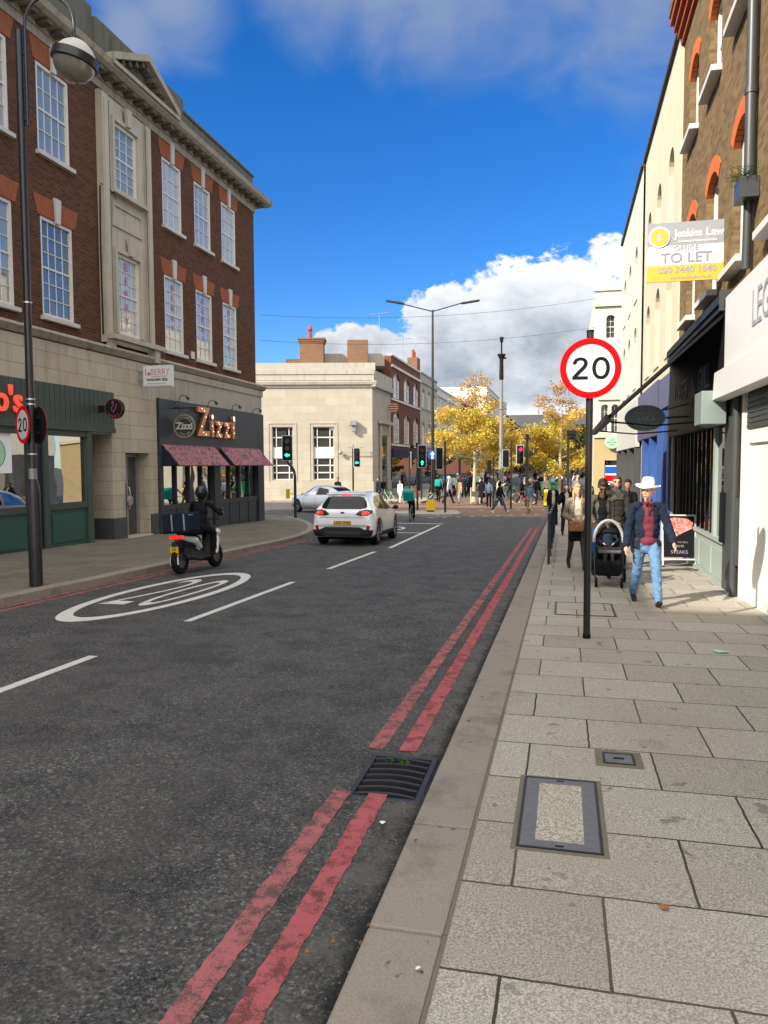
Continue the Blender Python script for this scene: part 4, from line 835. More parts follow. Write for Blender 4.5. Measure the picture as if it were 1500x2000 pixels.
tag(b.build('plant', 'leaf_green', None), 'green weeds growing out of the drainpipe hopper on the yellow brick wall', 'plant'); bpy.data.objects['plant'].location = (2.6, 0, 0); bpy.data.objects['plant'].rotation_euler = (0, 0, R(-90))
# estate agent board: faces the viewer, fixed square to the wall
s = empty('letting_board', (2.64, 14.3, 0), 0, label='white, grey and orange office TO LET board fixed to the yellow brick wall', cat='sign')
b = MB(); b.box(-1.28, 0, 4.86, 0, .03, 5.86); b.build('board', 'board_white', s); b = MB(); b.box(-1.28, -.004, 5.47, 0, -.001, 5.86); b.build('grey_band', 'board_grey', s); b = MB(); b.box(-1.28, -.004, 4.86, 0, -.001, 5.14); b.build('orange_band', 'board_orange', s)
b = MB(); b.lathe([(0, -.02), (.175, -.02), (.175, -.005)], (-1.08, 0, 5.62), 28, 'y'); b.build('logo_rim', 'board_white', s); b = MB(); b.lathe([(0, -.026), (.15, -.026), (.15, -.02)], (-1.08, 0, 5.62), 28, 'y'); b.build('logo_disc', 'board_orange', s)
for txt, sz, x, z, mt_, sx_, bd in (('Jenkins', .185, -.61, 5.66, 'board_white', .85, .003), ('Law', .185, -.185, 5.66, 'board_white', .95, .003), ('Commercial Property Services', .05, -.46, 5.53, 'board_white', 1, .001), ('OFFICE', .13, -.64, 5.41, 'text_grey', .95, 0), ('TO LET', .24, -.64, 5.25, 'text_grey', 1.05, .004), ('020 7440 1840', .15, -.62, 5.05, 'board_grey', 1.05, .003), ('www.jenkinslaw.co.uk', .075, -.56, 4.92, 'board_grey', 1, 0), ('JJ', .15, -1.08, 5.62, 'board_white', .8, 0)):
    text(txt, sz, mt_, s, (x, -.008 if txt != 'JJ' else -.03, z), ext=.002, sx=sx_, bold=bd)
b = MB(); b.box(-.06, .03, 4.9, -.02, .08, 5.8); b.box(-1.1, .031, 5.1, 0, .06, 5.14); b.build('bracket', 'grey_metal', s)
# oval bar sign
s = empty('oval_sign', (2.46, 16.9, 2.66), 0, label='dark blue-green oval sign of the bar projecting under the dark awning', cat='sign')
b = MB(); n = 40; pts = [(-.84+.39*math.cos(2*PI*i/n), .255*math.sin(2*PI*i/n)) for i in range(n)]; b.prism(pts, 'y', -.03, .03)
plain('oval_teal', (.05, .13, .17), .3); plain('oval_rim', (.45, .5, .35), .4); b.build('sign_panel', 'oval_teal', s); b = MB(); pts2 = [((x+.84)*1.04-.84, z*1.06) for x, z in pts]
for i in range(n): j = (i+1) % n; b.prism([pts[i], pts[j], pts2[j], pts2[i]], 'y', -.04, .04)
b.build('rim', 'oval_rim', s); b = MB(); b.tube([(-.45, 0, 0), (.1, 0, .02)], .02); b.tube([(-.5, 0, .15), (.1, 0, .3)], .012); b.build('bracket', 'black_metal', s)
text('BAR &', .13, 'letter_cream', s, (-.82, -.034, -.02), ext=.002); text('KITCHEN', .11, 'letter_cream', s, (-.82, -.034, -.15), ext=.002); text('Lobster & Grill', .08, 'board_orange', s, (-.84, -.034, .11), ext=.002, shear=.2)
# corner pub at the far end of the terrace
PB = empty('pub_building', (1.62, 46, 0), 0, label='cream painted corner pub with twin arched windows, beyond the stucco terrace', cat='building')
b = MB(); wall(b, 0, 6, 3.35, 11.5, [(.6, 1.1, 8.85, 10.15), (.38, .8, 3.5, 5.1), (.95, 1.35, 3.5, 5.1)], 0, .15, arch=.2); b.box(0, .001, -1, .2, 14, 11.49); b.build('wall', 'stucco_white', PB)
b = MB(); wall(b, 0, 6, -1.2, 3.35, [(.62, 1.42, -1, 1.9)], -.04, .2); b.build('ground_floor_wall', 'pub_yellow', PB)
b = MB(); b.box(-.15, -.15, 10.62, 6, 0-.001, 10.78); b.box(-.1, -.1, 11.5, 6, .2, 11.6); b.box(0, -.15, 3.2, 6, -.041, 3.4); b.box(.2, -.12, 5.35, 1.5, -.001, 5.5); b.prism([(.2, 5.5), (1.5, 5.5), (.6, 6.1)], 'y', -.12, -.001); build_each(b, 'moulding', 'stucco_cream', PB)
b = MB(); b.box(0, .3, -1, 6, .4, 11); b.build('room_lining', 'dark_void', PB)
for q in ((.6, 1.1, 8.85, 10.15), (.38, .8, 3.5, 5.1), (.95, 1.35, 3.5, 5.1)): sash(PB, *q, .16, 2, 4, 'glass_far', fw=.04)
b = MB(); b.box(.62, .1, -1, 1.42, .12, 1.9); b.build('door_pane', 'glass_dark', PB)
b = MB(); b.box(.64, .02, .5, 1.42, .06, 1.6); b.build('poster', 'board_white', PB); b = MB(); b.box(.66, .01, 1.15, 1.4, .019, 1.55); b.build('poster_blue', 'blue_sign', PB); b = MB(); b.box(.66, .01, .7, 1.4, .019, 1.05); b.build('poster_red', 'sign_red', PB)
s = empty('round_sign', (2.63, 45.7, 2.94), 0, label='round pale green sign on the yellow wall of the corner pub', cat='sign'); b = MB(); b.lathe([(0, -.05), (.37, -.05), (.4, 0), (0, 0)], (0, 0, 0), 28, 'y'); b.build('sign_disc', 'pale_green', s)
for k in range(3): text(('CAFE', 'BAR & GRILL', 'OPEN')[k], .11, 'leaf_green', s, (0, -.06, .12-k*.14), ext=.002)

# ------------------------------------------------ the bank on the far corner
bx, by = -13.75, 54.95; YW = yaw
BK = empty('bank_building', (bx, by, 0), YW, label='pale stone single-storey corner bank with tall white barred windows', cat='building')
# local x: along the front, corner at x = 0, front runs to negative x; z absolute
b = MB(); wall(b, -16, 0, -1.4, 8.6, [(-4.38, -2.83, .6, 4.5), (-7.4, -5.85, .6, 4.5), (-10.42, -8.87, .6, 4.5)], 0, .3); b.build('wall', 'stone_bank', BK)
b = MB(); b.box(-16, -.07, -1.4, .07, -.001, .45); 
for x0 in (-4.38, -7.4, -10.42): b.box(x0-.28, -.04, .452, x0-.2, -.001, 4.8); b.box(x0+1.75, -.04, .452, x0+1.83, -.001, 4.8); b.box(x0-.199, -.04, 4.72, x0+1.749, -.001, 4.8)
build_each(b, 'plinth', 'stone_bank', BK)
b = MB(); b.prism([(-.001, 7.3), (-.1, 7.35), (-.12, 7.5), (-.25, 7.55), (-.3, 7.75), (-.001, 7.85)], 'x', -16, .3); b.box(-16, -.1, 7.86, .1, .3, 8.3); b.box(-16, -.16, 8.3, .16, .4, 8.62); b.box(-16, -.05, 8.63, .05, .3, 8.75); b.build('cornice', 'stone_banktop', BK)
b = MB(); b.box(-16, .4, -1, -.3, .5, 8); b.build('room_lining', 'dark_void', BK); b = MB(); b.box(-16, .5, 8.4, -.2, 12, 8.5); b.build('roof', 'slate', BK)
for x0 in (-4.38, -7.4, -10.42):
    for z0, z1, nz_ in ((2.95, 4.5, 2), (.6, 2.2, 3)): 
        b = MB(); y = .2; fw = .05
        b.box(x0, y, z0, x0+fw, y+.08, z1); b.box(x0+1.55-fw, y, z0, x0+1.55, y+.08, z1); b.box(x0+fw, y, z0, x0+1.55-fw, y+.08, z0+.07); b.box(x0+fw, y, z1-.06, x0+1.55-fw, y+.08, z1)
        for q in (.26, 1.2): b.box(x0+q, y+.01, z0+.07, x0+q+.08, y+.07, z1-.06)
        for j in range(1, nz_): zz = z0+(z1-z0)*j/nz_; b.box(x0+fw, y+.01, zz-.045, x0+1.5, y+.07, zz+.045)
        w = b.build('window', 'white_paint', BK); b = MB(); b.box(x0+.03, y+.085, z0+.03, x0+1.52, y+.1, z1-.03); b.build('pane', 'glass_far', w)
    b = MB(); b.box(x0, .14, 2.2, x0+1.55, .29, 2.95); b.build('spandrel', 'white_paint', BK)
# its flank along the street (world x const)
BS = empty('bank_flank', (bx, by, 0), YW, parent=None); bpy.data.objects.remove(BS)
def flank(par, b, y0, y1, z0, z1, out0, out1):
    """box along the street side: y from the corner, out = metres outward (+X world)"""
    R_ = Matrix.Rotation(-YW, 3, 'Z'); vs = []
    for z in (z0, z1):
        for (y, o_) in ((y0, out0), (y1, out0), (y1, out1), (y0, out1)): p = R_ @ Vector((o_, y, 0)); vs.append((p.x, p.y, z))
    b.add(vs, [[0, 3, 2, 1], [4, 5, 6, 7], [0, 1, 5, 4], [1, 2, 6, 5], [2, 3, 7, 6], [3, 0, 4, 7]])
b = MB(); flank(BK, b, .02, 6.1, -1.4, 8.6, -.5, 0); flank(BK, b, .0, 6.1, -1.4, .45, .001, .07); b.build('flank_wall', 'stone_bank', BK)
b = MB(); flank(BK, b, -.2, 6.1, 7.4, 7.8, .001, .3); flank(BK, b, -.1, 6.1, 7.81, 8.62, .001, .14); b.build('flank_cornice', 'stone_banktop', BK)
b = MB(); flank(BK, b, 1.6, 5.0, 4.8, 5.05, .071, .45); flank(BK, b, 1.9, 2.2, 3.9, 4.79, .071, .25); flank(BK, b, 4.4, 4.7, 3.9, 4.79, .071, .25)
for k in range(4): flank(BK, b, 2.35+k*.5, 2.55+k*.5, 4.0, 4.79, .071, .2)
flank(BK, b, 1.9, 2.2, -1, 3.89, .071, .2); flank(BK, b, 4.4, 4.7, -1, 3.89, .071, .2); build_each(b, 'doorcase', 'stone_banktop', BK)
b = MB(); flank(BK, b, 2.21, 4.39, -1, 3.9, .071, .09); b.build('door', 'glass_dark', BK)
# raised back storey and stacks
b = MB(); b.box(-9.5, 1.6, 8.51, .2, 9, 9.35); b.box(-4.9, 3.5, 9.36, .9, 16, 10.3); b.build('attic_wall', 'stone_banktop', BK)
def stack(x0, x1, y0, z0, z1, lab, pot):
    g = empty('chimney_stack', (bx, by, 0), YW, label=lab, cat='chimney'); b = MB(); b.box(x0, y0, z0, x1, y0+1.3, z1)
    if pot:
        for k in range(3): b.box(x0-.05*(k+1), y0-.05*(k+1), z1-.36+.12*k, x1+.05*(k+1), y0+1.3+.05*(k+1), z1-.24+.12*k)
    b.build('stack', 'brick_stack', g)
    if pot: b = MB(); xm = x0+.75; b.lathe([(.15, z1), (.12, z1+.6), (.2, z1+.62), (.2, z1+.75), (.1, z1+.95), (0, z1+1.0)], (xm, y0+.5, 0), 12); b.build('chimney_pot', 'corbel_red', g)
stack(-5.5, -3.7, 1.9, 9.0, 11.25, 'brick chimney stack with stepped cap and a red pot on the bank roof', True)
stack(-1.9, -.35, 1.9, 9.0, 11.1, 'plain square brick chimney stack near the corner of the bank roof', False)
def onbank(x, y, z): p = Matrix.Rotation(YW, 3, 'Z') @ Vector((x, y, 0)); return (bx+p.x, by+p.y, z)
s = empty('wall_lamp', onbank(-1.38, 0, 4.55), YW, label='big grey box floodlight on the front wall of the bank', cat='lamp'); b = MB(); b.box(-.3, -.55, .0, .25, -.1, .4); b.box(-.12, -.4, -.45, .18, -.12, 0); b.build('lamp_body', 'grey_metal', s, bevel=.04); b = MB(); b.box(-.05, -.1, -.1, .1, -.01, .2); b.build('bracket', 'black_metal', s)
s = empty('security_camera', onbank(-2.35, 0, 2.6), YW, label='globe security camera on a thin rail across the bank front', cat='camera'); b = MB(); b.ball((0, -.3, 0), .16, 14, 10); b.build('globe', 'grey_metal', s, smooth=True); b = MB(); b.box(0, -.3, -.02, 2.3, -.26, .02); b.box(2.2, -.3, -.2, 2.35, -.1, .05); b.build('rail', 'grey_metal', s)
s = empty('bank_sign', (bx+.1, by+4.7, 6.2), 0, label='round red and white sign projecting from the bank flank', cat='sign'); b = MB(); b.lathe([(0, -.05), (.42, -.05), (.42, .05), (0, .05)], (.45, 0, 0), 28, 'y'); b.build('sign_disc', 'corbel_red', s)
b = MB()
for k in range(4): w_ = (.3, .38, .38, .3)[k]; b.box(.45-w_, -.06, .24-k*.17, .45+w_, -.051, .27-k*.17)
b.build('stripe', 'sign_white', s)
s = empty('bank_sign', onbank(.55, 2.6, 2.7), 0, label='tall oval red and orange poster in the bank side doorway', cat='sign'); b = MB(); b.prism([(.28*math.cos(2*PI*i/24), .85*math.sin(2*PI*i/24)) for i in range(24)], 'y', -.3, -.26); b.build('panel', 'board_orange', s); b = MB(); b.box(-.18, -.32, -.4, .18, -.301, .1); b.build('mark', 'sign_red', s)
for k, (x, h) in enumerate(((-11.3, 1.0),)):
    o = MB(); o.cyl((0, 0, 8.7), (0, 0, 8.7+h), .04); o.cyl((0, 0, 8.7+h), (0, 0, 8.9+h), .07); q = o.build('vent_pipe', 'black_metal'); q.location = onbank(-7.95-2, 1, 0); tag(q, 'short dark vent pipe on the left end of the bank roof', 'pipe')
# ------------------------------------------------ row beyond the bank, along x = -13.72
def rowhouse(y0, y1, top, wallm, lab, wz, nb, far=False, arch=0, hole_w=.5, shopm='charcoal_paint', gnd=3.0, x=-13.72, flip=False, name='terraced_building', trim='stucco_white', roofm=None):
    g = empty(name, (x, 0, 0), R(90) if not flip else R(-90), label=lab, cat='building')
    hs = []; w_ = (y1-y0)/nb; s_ = -1 if flip else 1
    for i in range(nb):
        c0 = y0+w_*(i+.5); hw = w_*hole_w/2
        for z0, z1 in wz: hs.append(tuple(sorted((s_*(c0-hw), s_*(c0+hw))))+(z0, z1))
    a, c = sorted((s_*y0, s_*y1))
    b = MB(); wall(b, a, c, gnd, top, hs, 0, .2, arch=arch); b.box(a, .21, -2, c, .4, top-.1) if False else None
    b.box(a, .001, -2, a+.2, 9, top); b.box(c-.2, .001, -2, c, 9, top); b.build('wall', wallm, g)
    b = MB(); b.box(a, -.15, top-.9, c, -.001, top-.7); b.box(a, -.1, top, c, .3, top+.15)
    for z0, z1 in wz: b.box(a, -.08, z0-.25, c, -.001, z0-.08)
    b.build('moulding', trim, g)
    b = MB(); b.box(a, .22, -2, c, .25, top-.2); b.build('room_lining', 'dark_void', g)
    for h in hs: sash(g, *h, .1, 3, 4, 'glass_blind' if not far else 'glass_far', fw=.1, bar=.06)
    b = MB(); b.box(a, -.2, gnd-.7, c, 0, gnd); b.box(a, -.0, -2, a+.3, .2, gnd-.7); b.box(c-.3, -.0, -2, c, .2, gnd-.7); b.build('shop_front', shopm, g); b = MB(); b.box(a, .12, -2, c, .15, gnd-.7); b.build('shop_pane', 'glass_shop', g)
    return g
rowhouse(61.1, 74, 10.5, 'brick_redfar', 'red brick building with paired arched windows and white bands beyond the bank', [(7.2, 9.3), (3.5, 6.1)], 3, arch=.6, hole_w=.62, shopm='navy_dark')
rowhouse(74.05, 84, 10.6, 'stone_bank', 'grey stone fronted building beyond the red brick building with arched windows', [(7.4, 9.2), (3.6, 5.9)], 3, arch=.4, hole_w=.5, trim='stone_banktop')
rowhouse(84.05, 104, 10.1, 'stucco_white', 'long pale rendered terrace behind the left autumn tree', [(7.2, 8.9), (3.9, 5.9)], 7, True, hole_w=.42, shopm='green_paint')
rowhouse(104.05, 128, 10.3, 'brick_redfar', 'farther red brick terrace with white windows behind the left autumn tree', [(7.3, 9.0), (3.9, 6.0)], 8, True, hole_w=.42, shopm='blue_fascia')
rowhouse(128.05, 172, 14.5, 'stucco_white', 'tall white building far down the street behind the left autumn tree', [(10.6, 12.8), (7.3, 9.2), (3.9, 6.0)], 10, True, hole_w=.42, x=-12.6)
rowhouse(172.1, 230, 12.5, 'brick_redfar', 'low brick terrace at the far left of the street end', [(8.3, 10.2), (3.9, 6.0)], 12, True, hole_w=.42, x=-12.6)
rowhouse(62, 110, 8.5, 'brick_redfar', 'brick terrace behind the right autumn tree', [(4.2, 6.0)], 12, True, hole_w=.45, x=3.2, flip=True, shopm='black_fascia')
g = empty('street_end_building', (0, 232, 0), 0, label='brown brick block closing the far end of the street', cat='building'); b = MB(); wall(b, -18, 26, -2, 12.5, [(x, x+1.6, z, z+2) for x in range(-16, 24, 4) for z in (5, 9)], 0, .3); b.build('wall', 'brick_redfar', g); b = MB(); b.box(-18, .4, -2, 26, .5, 12); b.build('room_lining', 'dark_void', g); b = MB(); b.prism([(0, 12.5), (10, 12.5), (5, 16.5)], 'x', -18, 26); b.build('roof', 'slate', g)
b = MB()
q = [(-76, 1.5), (-60, 1.5), (-60, 1.5)]
g = empty('chimney_stack', (-15.3, 75.5, 0), 0, label='small brick chimney with red pots over the grey stone building', cat='chimney'); b = MB(); b.box(0, 0, 10, 1.0, 1.6, 12.3); b.build('stack', 'brick_stack', g); b = MB(); b.cyl((.5, .4, 12.3), (.5, .4, 13.1), .16, .13); b.cyl((.5, 1.1, 12.3), (.5, 1.1, 13.0), .16, .13); b.build('chimney_pot', 'corbel_red', g)
for (x, y, z0, h, lab) in ((-15, 62.5, 10.5, 3.6, 'thin television aerial on the roof of the red brick building'), (-15, 72, 10.5, 3.0, 'thin television aerial beside the small chimney with red pots')):
    g = empty('aerial', (x, y, z0), 0, label=lab, cat='aerial'); b = MB(); b.cyl((0, 0, -1), (0, 0, h), .03, n=6); b.build('mast', 'grey_metal', g); b = MB(); b.cyl((-.9, 0, h), (.9, 0, h+.1), .02, n=6)
    for k in range(7): x_ = -.9+k*.3; b.cyl((x_, -.35, h+.01*k), (x_, .35, h+.01*k), .015, n=5)
    b.build('antenna', 'grey_metal', g)
# ================================================================ tools for figures and vehicles
def caps(b, p0, p1, r0, r1, n=12):
    b.cyl(p0, p1, r0, r1, n); b.ball(p0, r0, n, 8); b.ball(p1, r1, n, 8)
def meld(b, name, mat, parent, vox=.015, sm=3, cut=None, drop=None):
    """fuse overlapping solids into one continuous skin"""
    me = bpy.data.meshes.new('tmp'); me.from_pydata(b.v, [], b.f); bm = bmesh.new(); bm.from_mesh(me); bmesh.ops.remove_doubles(bm, verts=bm.verts, dist=1e-6); bmesh.ops.dissolve_degenerate(bm, edges=bm.edges, dist=1e-6); bmesh.ops.recalc_face_normals(bm, faces=bm.faces); bm.to_mesh(me); bm.free()
    o = bpy.data.objects.new('tmp', me); COL.objects.link(o)
    r = o.modifiers.new('r', 'REMESH'); r.mode = 'VOXEL'; r.voxel_size = vox; r.use_smooth_shade = True
    if sm: s = o.modifiers.new('s', 'SMOOTH'); s.iterations = sm; s.factor = .5
    bpy.context.view_layer.update()
    m2 = bpy.data.meshes.new_from_object(o.evaluated_get(bpy.context.evaluated_depsgraph_get())); bpy.data.objects.remove(o)
    if cut or drop:
        bm = bmesh.new(); bm.from_mesh(m2)
        if cut: bmesh.ops.delete(bm, geom=[f for f in bm.faces if cut(f.calc_center_median())], context='FACES')
        bm.to_mesh(m2); bm.free()
    m2.materials.clear(); m2.materials.append(MT[mat])
    for p in m2.polygons: p.use_smooth = True
    if name in FOLDS:
        a_ = FOLDS[name]; ns = [v.normal.copy() for v in m2.vertices]
        for v, n_ in zip(m2.vertices, ns):
            p_ = v.co; k_ = noise.noise(Vector((p_.x*11+7, p_.y*11, p_.z*17)))+.6*noise.noise(Vector((p_.x*26, p_.y*26+3, p_.z*34))); k_ -= abs(noise.noise(Vector((p_.x*9+2, p_.y*9, p_.z*22+p_.x*20))))*1.2; v.co = p_+n_*k_*a_
    m2.name = name; q = bpy.data.objects.new(name, m2); COL.objects.link(q); q.parent = parent; return q
FOLDS = {'trousers': .007, 'jacket': .009, 'top': .006, 'coat': .011, 'skirt': .006, 'hair': .008}
def catmull(P, n):
    out = []
    for i in range(len(P)-1):
        p0, p1, p2, p3 = P[max(i-1, 0)], P[i], P[i+1], P[min(i+2, len(P)-1)]
        for k in range(n):
            t = k/n; out.append(tuple(.5*((2*b)+(-a+c)*t+(2*a-5*b+4*c-d)*t*t+(-a+3*b-3*c+d)*t**3) for a, b, c, d in zip(p0, p1, p2, p3)))
    out.append(tuple(P[-1])); return out

# ---------------------------------------------------------------- people
def person(loc, face, label, H=1.72, top='cloth_black', top_long=True, legs='jeans', skirt=None, coat=None, coat_len=.5, hair='hair_dark', hairlen=0, skin='skin_light', shoes='shoe_black',
           lean=0, lA=(20, 5), rA=(-20, 15), arm=None, headturn=0, headnod=0, open_jacket=None, glasses=False, detail=2, seated=False, hat=None, group=None, bare_legs=None, torso_w=1, thin=1.0, armL=None, armR=None, hood=None, rootz=None, name='person', tights=None, cat='person', stubble=None, parent=None):
    """facing local -y; lA / rA = (thigh forward angle, knee bend) of left and right leg"""
    g = empty(name, loc, R(face), label=label, cat=cat, group=group)
    vox = {3: .0075, 2: .013, 1: .024, 0: .03}[detail]; S = H
    def dv(f, o_, s): f, o_ = R(f), R(o_); return Vector((s*math.sin(o_), -math.sin(f)*math.cos(o_), -math.cos(f)*math.cos(o_)))
    hz = .53*S; hip = Vector((0, 0, hz)); J = {}
    for s, k, (a, kn) in ((1, 'L', lA), (-1, 'R', rA)):
        h = hip+Vector((s*.052*S, 0, -.01*S)); kn_ = h+dv(a, 2, s)*.245*S; an = kn_+dv(a-kn, 1, s)*.235*S; J['h'+k], J['k'+k], J['a'+k] = h, kn_, an; J['f'+k] = a-kn
    zmin = min(J['aL'].z, J['aR'].z)-.04*S; dz = rootz-hz if rootz is not None else -zmin
    for k in J:
        if isinstance(J[k], Vector): J[k].z += dz
    hip.z += dz
    tl = Vector((0, -math.sin(R(lean)), math.cos(R(lean)))); ch = hip+tl*.21*S; sh = hip+tl*.29*S; nk = hip+tl*.325*S; hd = nk+Vector((0, -.01*S-math.sin(R(lean+headnod))*.07*S, .082*S))
    arms = arm or {}
    for s, k, dflt in ((1, 'L', (12, 8, 15)), (-1, 'R', (-8, 8, 10))):
        p = sh+Vector((s*.098*S*torso_w, 0, -.012*S)); a = arms.get(k, dflt)
        exp = armL if k == 'L' else armR
        if exp: e = p+Vector(exp[0])*S; w = p+Vector(exp[1])*S
        else: e = p+dv(a[0], a[1], s)*.165*S; w = e+dv(a[0]+a[2], a[1]-6 if len(a) < 4 else a[3], s)*.145*S
        J['s'+k], J['e'+k], J['w'+k] = p, e, w
    up = Vector((0, 0, 1)); HR = Matrix.Rotation(R(headturn), 3, 'Z') @ Matrix.Rotation(R(headnod+lean*.5), 3, 'X')
    # ---- body
    b = MB(); T = S/1.72
    def hb(off, r): b.ball(hd+HR@(Vector(off)*T*1.07), tuple(x*T*1.07 for x in r), 14, 10, HR)
    hb((0, .008, .018), (.073, .093, .094)); hb((0, -.03, -.045), (.052, .056, .062)); hb((0, -.045, -.02), (.055, .045, .06))
    if detail >= 2:
        hb((0, -.098, -.022), (.011, .018, .014)); hb((0, -.09, -.002), (.008, .012, .028)); hb((0, -.084, -.098), (.018, .014, .015)); hb((.075, .012, -.01), (.01, .02, .03)); hb((-.075, .012, -.01), (.01, .02, .03)); hb((0, -.088, -.058), (.02, .01, .01)); hb((0, -.082, .022), (.045, .014, .01))
    caps(b, nk-tl*.04*S, hd+Vector((0, .015, -.05))*T, .052*T, .045*T)
    b.ball(ch-tl*.02*S, (.135*T*torso_w, .095*T, .19*T), 16, 10); b.ball(hip+tl*.08*S, (.12*T*torso_w, .09*T, .15*T), 16, 10); b.ball(hip, (.135*T*torso_w, .1*T, .12*T), 16, 10)
    for s, k in ((1, 'L'), (-1, 'R')):
        caps(b, J['s'+k]-Vector((s*.03, 0, .01)), J['s'+k], .036*T, .034*T); caps(b, J['s'+k], J['e'+k], .035*T*thin, .036*T*thin); caps(b, J['e'+k], J['w'+k], .037*T*thin, .024*T*thin)
        caps(b, J['h'+k], J['k'+k], .08*T*thin, .052*T*thin); caps(b, J['k'+k], J['a'+k], .052*T*thin, .036*T*thin)
        # hand: palm, four fingers, a thumb from its side
        fd = (J['w'+k]-J['e'+k]).normalized(); inward = Vector((-s, 0, 0)); inward = (inward-fd*inward.dot(fd)).normalized(); across = fd.cross(inward).normalized()
        if across.y > 0: across = -across
        w0 = J['w'+k]; pc = w0+fd*.045*T
        caps(b, w0, pc+fd*.02*T, .022*T, .027*T, 10); Rm = Matrix((across, inward, fd)).transposed(); b.ball(pc, (.037*T, .017*T, .048*T), 12, 8, Rm)
        if detail >= 2:
            for i, ln in enumerate((.068, .076, .07, .055)):
                q = pc+fd*.038*T+across*(.029-.0195*i)*T; q1 = q+fd*ln*.5*T+inward*.006*T; q2 = q1+fd*ln*.36*T+inward*.022*T; rf = .0085*T if detail == 3 else .009*T
                caps(b, q-fd*.01*T, q1, rf, rf, 8); caps(b, q1, q2, rf, rf*.85, 8)
            t0 = w0+fd*.02*T+across*.026*T; t1 = t0+fd*.03*T+across*.022*T+inward*.008*T; caps(b, t0, t1, .011*T, .0095*T, 8); caps(b, t1, t1+fd*.028*T+inward*.008*T, .0095*T, .008*T, 8)
        else: b.ball(pc+fd*.05*T, (.032*T, .016*T, .05*T), 10, 6, Rm)
        # foot
        an = J['a'+k]; fa = R(max(-50, min(20, J['f'+k]))); fv = Vector((0, -math.cos(fa), -math.sin(fa)*-1 if False else math.sin(fa)*1.0)); fz = an+Vector((0, 0, -.035*T)); caps(b, fz, fz+fv*.1*T, .028*T, .022*T)
    meld(b, 'body', skin, g, vox)
    # ---- face
    if detail >= 2:
        e = MB()
        if glasses:
            for s in (1, -1): e.ball(hd+HR@(Vector((s*.032, -.088, .004))*T), (.026*T, .01*T, .019*T), 10, 6, HR); e.tube([hd+HR@(Vector((s*.055, -.08, .01))*T), hd+HR@(Vector((s*.078, .01, .01))*T)], .004*T, 5)
            e.tube([hd+HR@(Vector((-.03, -.094, .008))*T), hd+HR@(Vector((.03, -.094, .008))*T)], .004*T, 5); e.build('sunglasses', 'black_matte', g, smooth=True)
        else:
            for s in (1, -1): e.ball(hd+HR@(Vector((s*.03, -.084, .004))*T), (.011*T, .007*T, .007*T), 8, 6, HR)
            e.build('eye', 'hair_dark', g)
        e = MB(); e.ball(hd+HR@(Vector((0, -.094, -.06))*T), (.021*T, .006*T, .005*T), 10, 6, HR); e.build('mouth', 'lip', g)
    # ---- hair
    if hair and not hood:
        b = MB(); hb((0, .022, .03), (.083, .096, .097)); hb((0, -.03, .075), (.066, .06, .04))
        if hairlen: hb((0, .05, -.05), (.085, .06, .1)); b.ball(hd+HR@(Vector((0, .055, -.05-hairlen/2))*T), (.085*T, .045*T, (.08+hairlen/2)*T), 14, 10, HR)
        if hairlen > .15:
            for s in (1, -1): caps(b, hd+HR@(Vector((s*.07, .0, -.02))*T), hd+HR@(Vector((s*.085, -.045, -.1-hairlen*.8))*T), .032*T, .022*T)
        iv = HR.inverted()
        meld(b, 'hair', hair, g, max(vox, .012), 2)
    if hood: b = MB(); hb((0, .015, .012), (.098, .112, .125)); hb((0, .03, -.07), (.1, .09, .07)); meld(b, 'hood', hood, g, vox*1.2)
    if hat: hat(g, hd, HR, T)
    # ---- clothes
    def torso(b, gr, low=.0):
        b.ball(ch-tl*.02*S, ((.13*T+gr)*torso_w, .098*T+gr, .19*T+gr*.6), 16, 10); b.ball(ch-tl*.1*S, ((.132*T+gr)*torso_w, .1*T+gr, .13*T+gr), 16, 10); b.ball(hip+tl*.08*S, ((.128*T+gr)*torso_w, .1*T+gr, .15*T+gr), 16, 10); b.ball(hip+tl*low, ((.14*T+gr)*torso_w, .107*T+gr, .09*T+gr), 16, 10)
        for s, k in ((1, 'L'), (-1, 'R')): caps(b, J['s'+k]-Vector((s*.06, 0, -.012)), J['s'+k], .052*T+gr*.6, .046*T+gr*.6)
    def sleeves(b, gr, full=True, fr=1):
        for s, k in ((1, 'L'), (-1, 'R')):
            e = J['e'+k] if full else J['s'+k].lerp(J['e'+k], .8); caps(b, J['s'+k], e, .046*T+gr*.7, .041*T+gr*.8)
            if full: caps(b, J['e'+k], J['e'+k].lerp(J['w'+k], .93), .042*T+gr, .032*T+gr); mid = J['e'+k].lerp(J['w'+k], .45); b.ball(mid, .042*T+gr, 10, 6); b.ball(J['e'+k]+Vector((0, .006, -.01)), .048*T+gr, 10, 6)
    b = MB(); torso(b, .012*T, .01*S); sleeves(b, .009*T, top_long and not open_jacket); caps(b, nk-tl*.035*S, nk+tl*.0, .062*T, .056*T); meld(b, 'top', top, g, vox)
    if open_jacket:
        b = MB(); torso(b, .028*T, -.035*S); b.ball(hip+Vector((0, .0, -.02*S)), (.178*T*torso_w, .148*T, .14*T), 16, 8); sleeves(b, .022*T, True); caps(b, nk-tl*.03*S+Vector((0, .02, 0)), nk+Vector((0, .02, .005)), .075*T, .07*T)
        yl = ch.y; wd = .07*T
        meld(b, 'jacket', open_jacket, g, vox, cut=lambda c: c.z < hip.z-.05*S or c.y < yl-.03 and abs(c.x) < wd+.03*math.sin(c.z*23) * .4 + max(0, (hip.z+.1-c.z))*.35 and c.z > hip.z-.4)
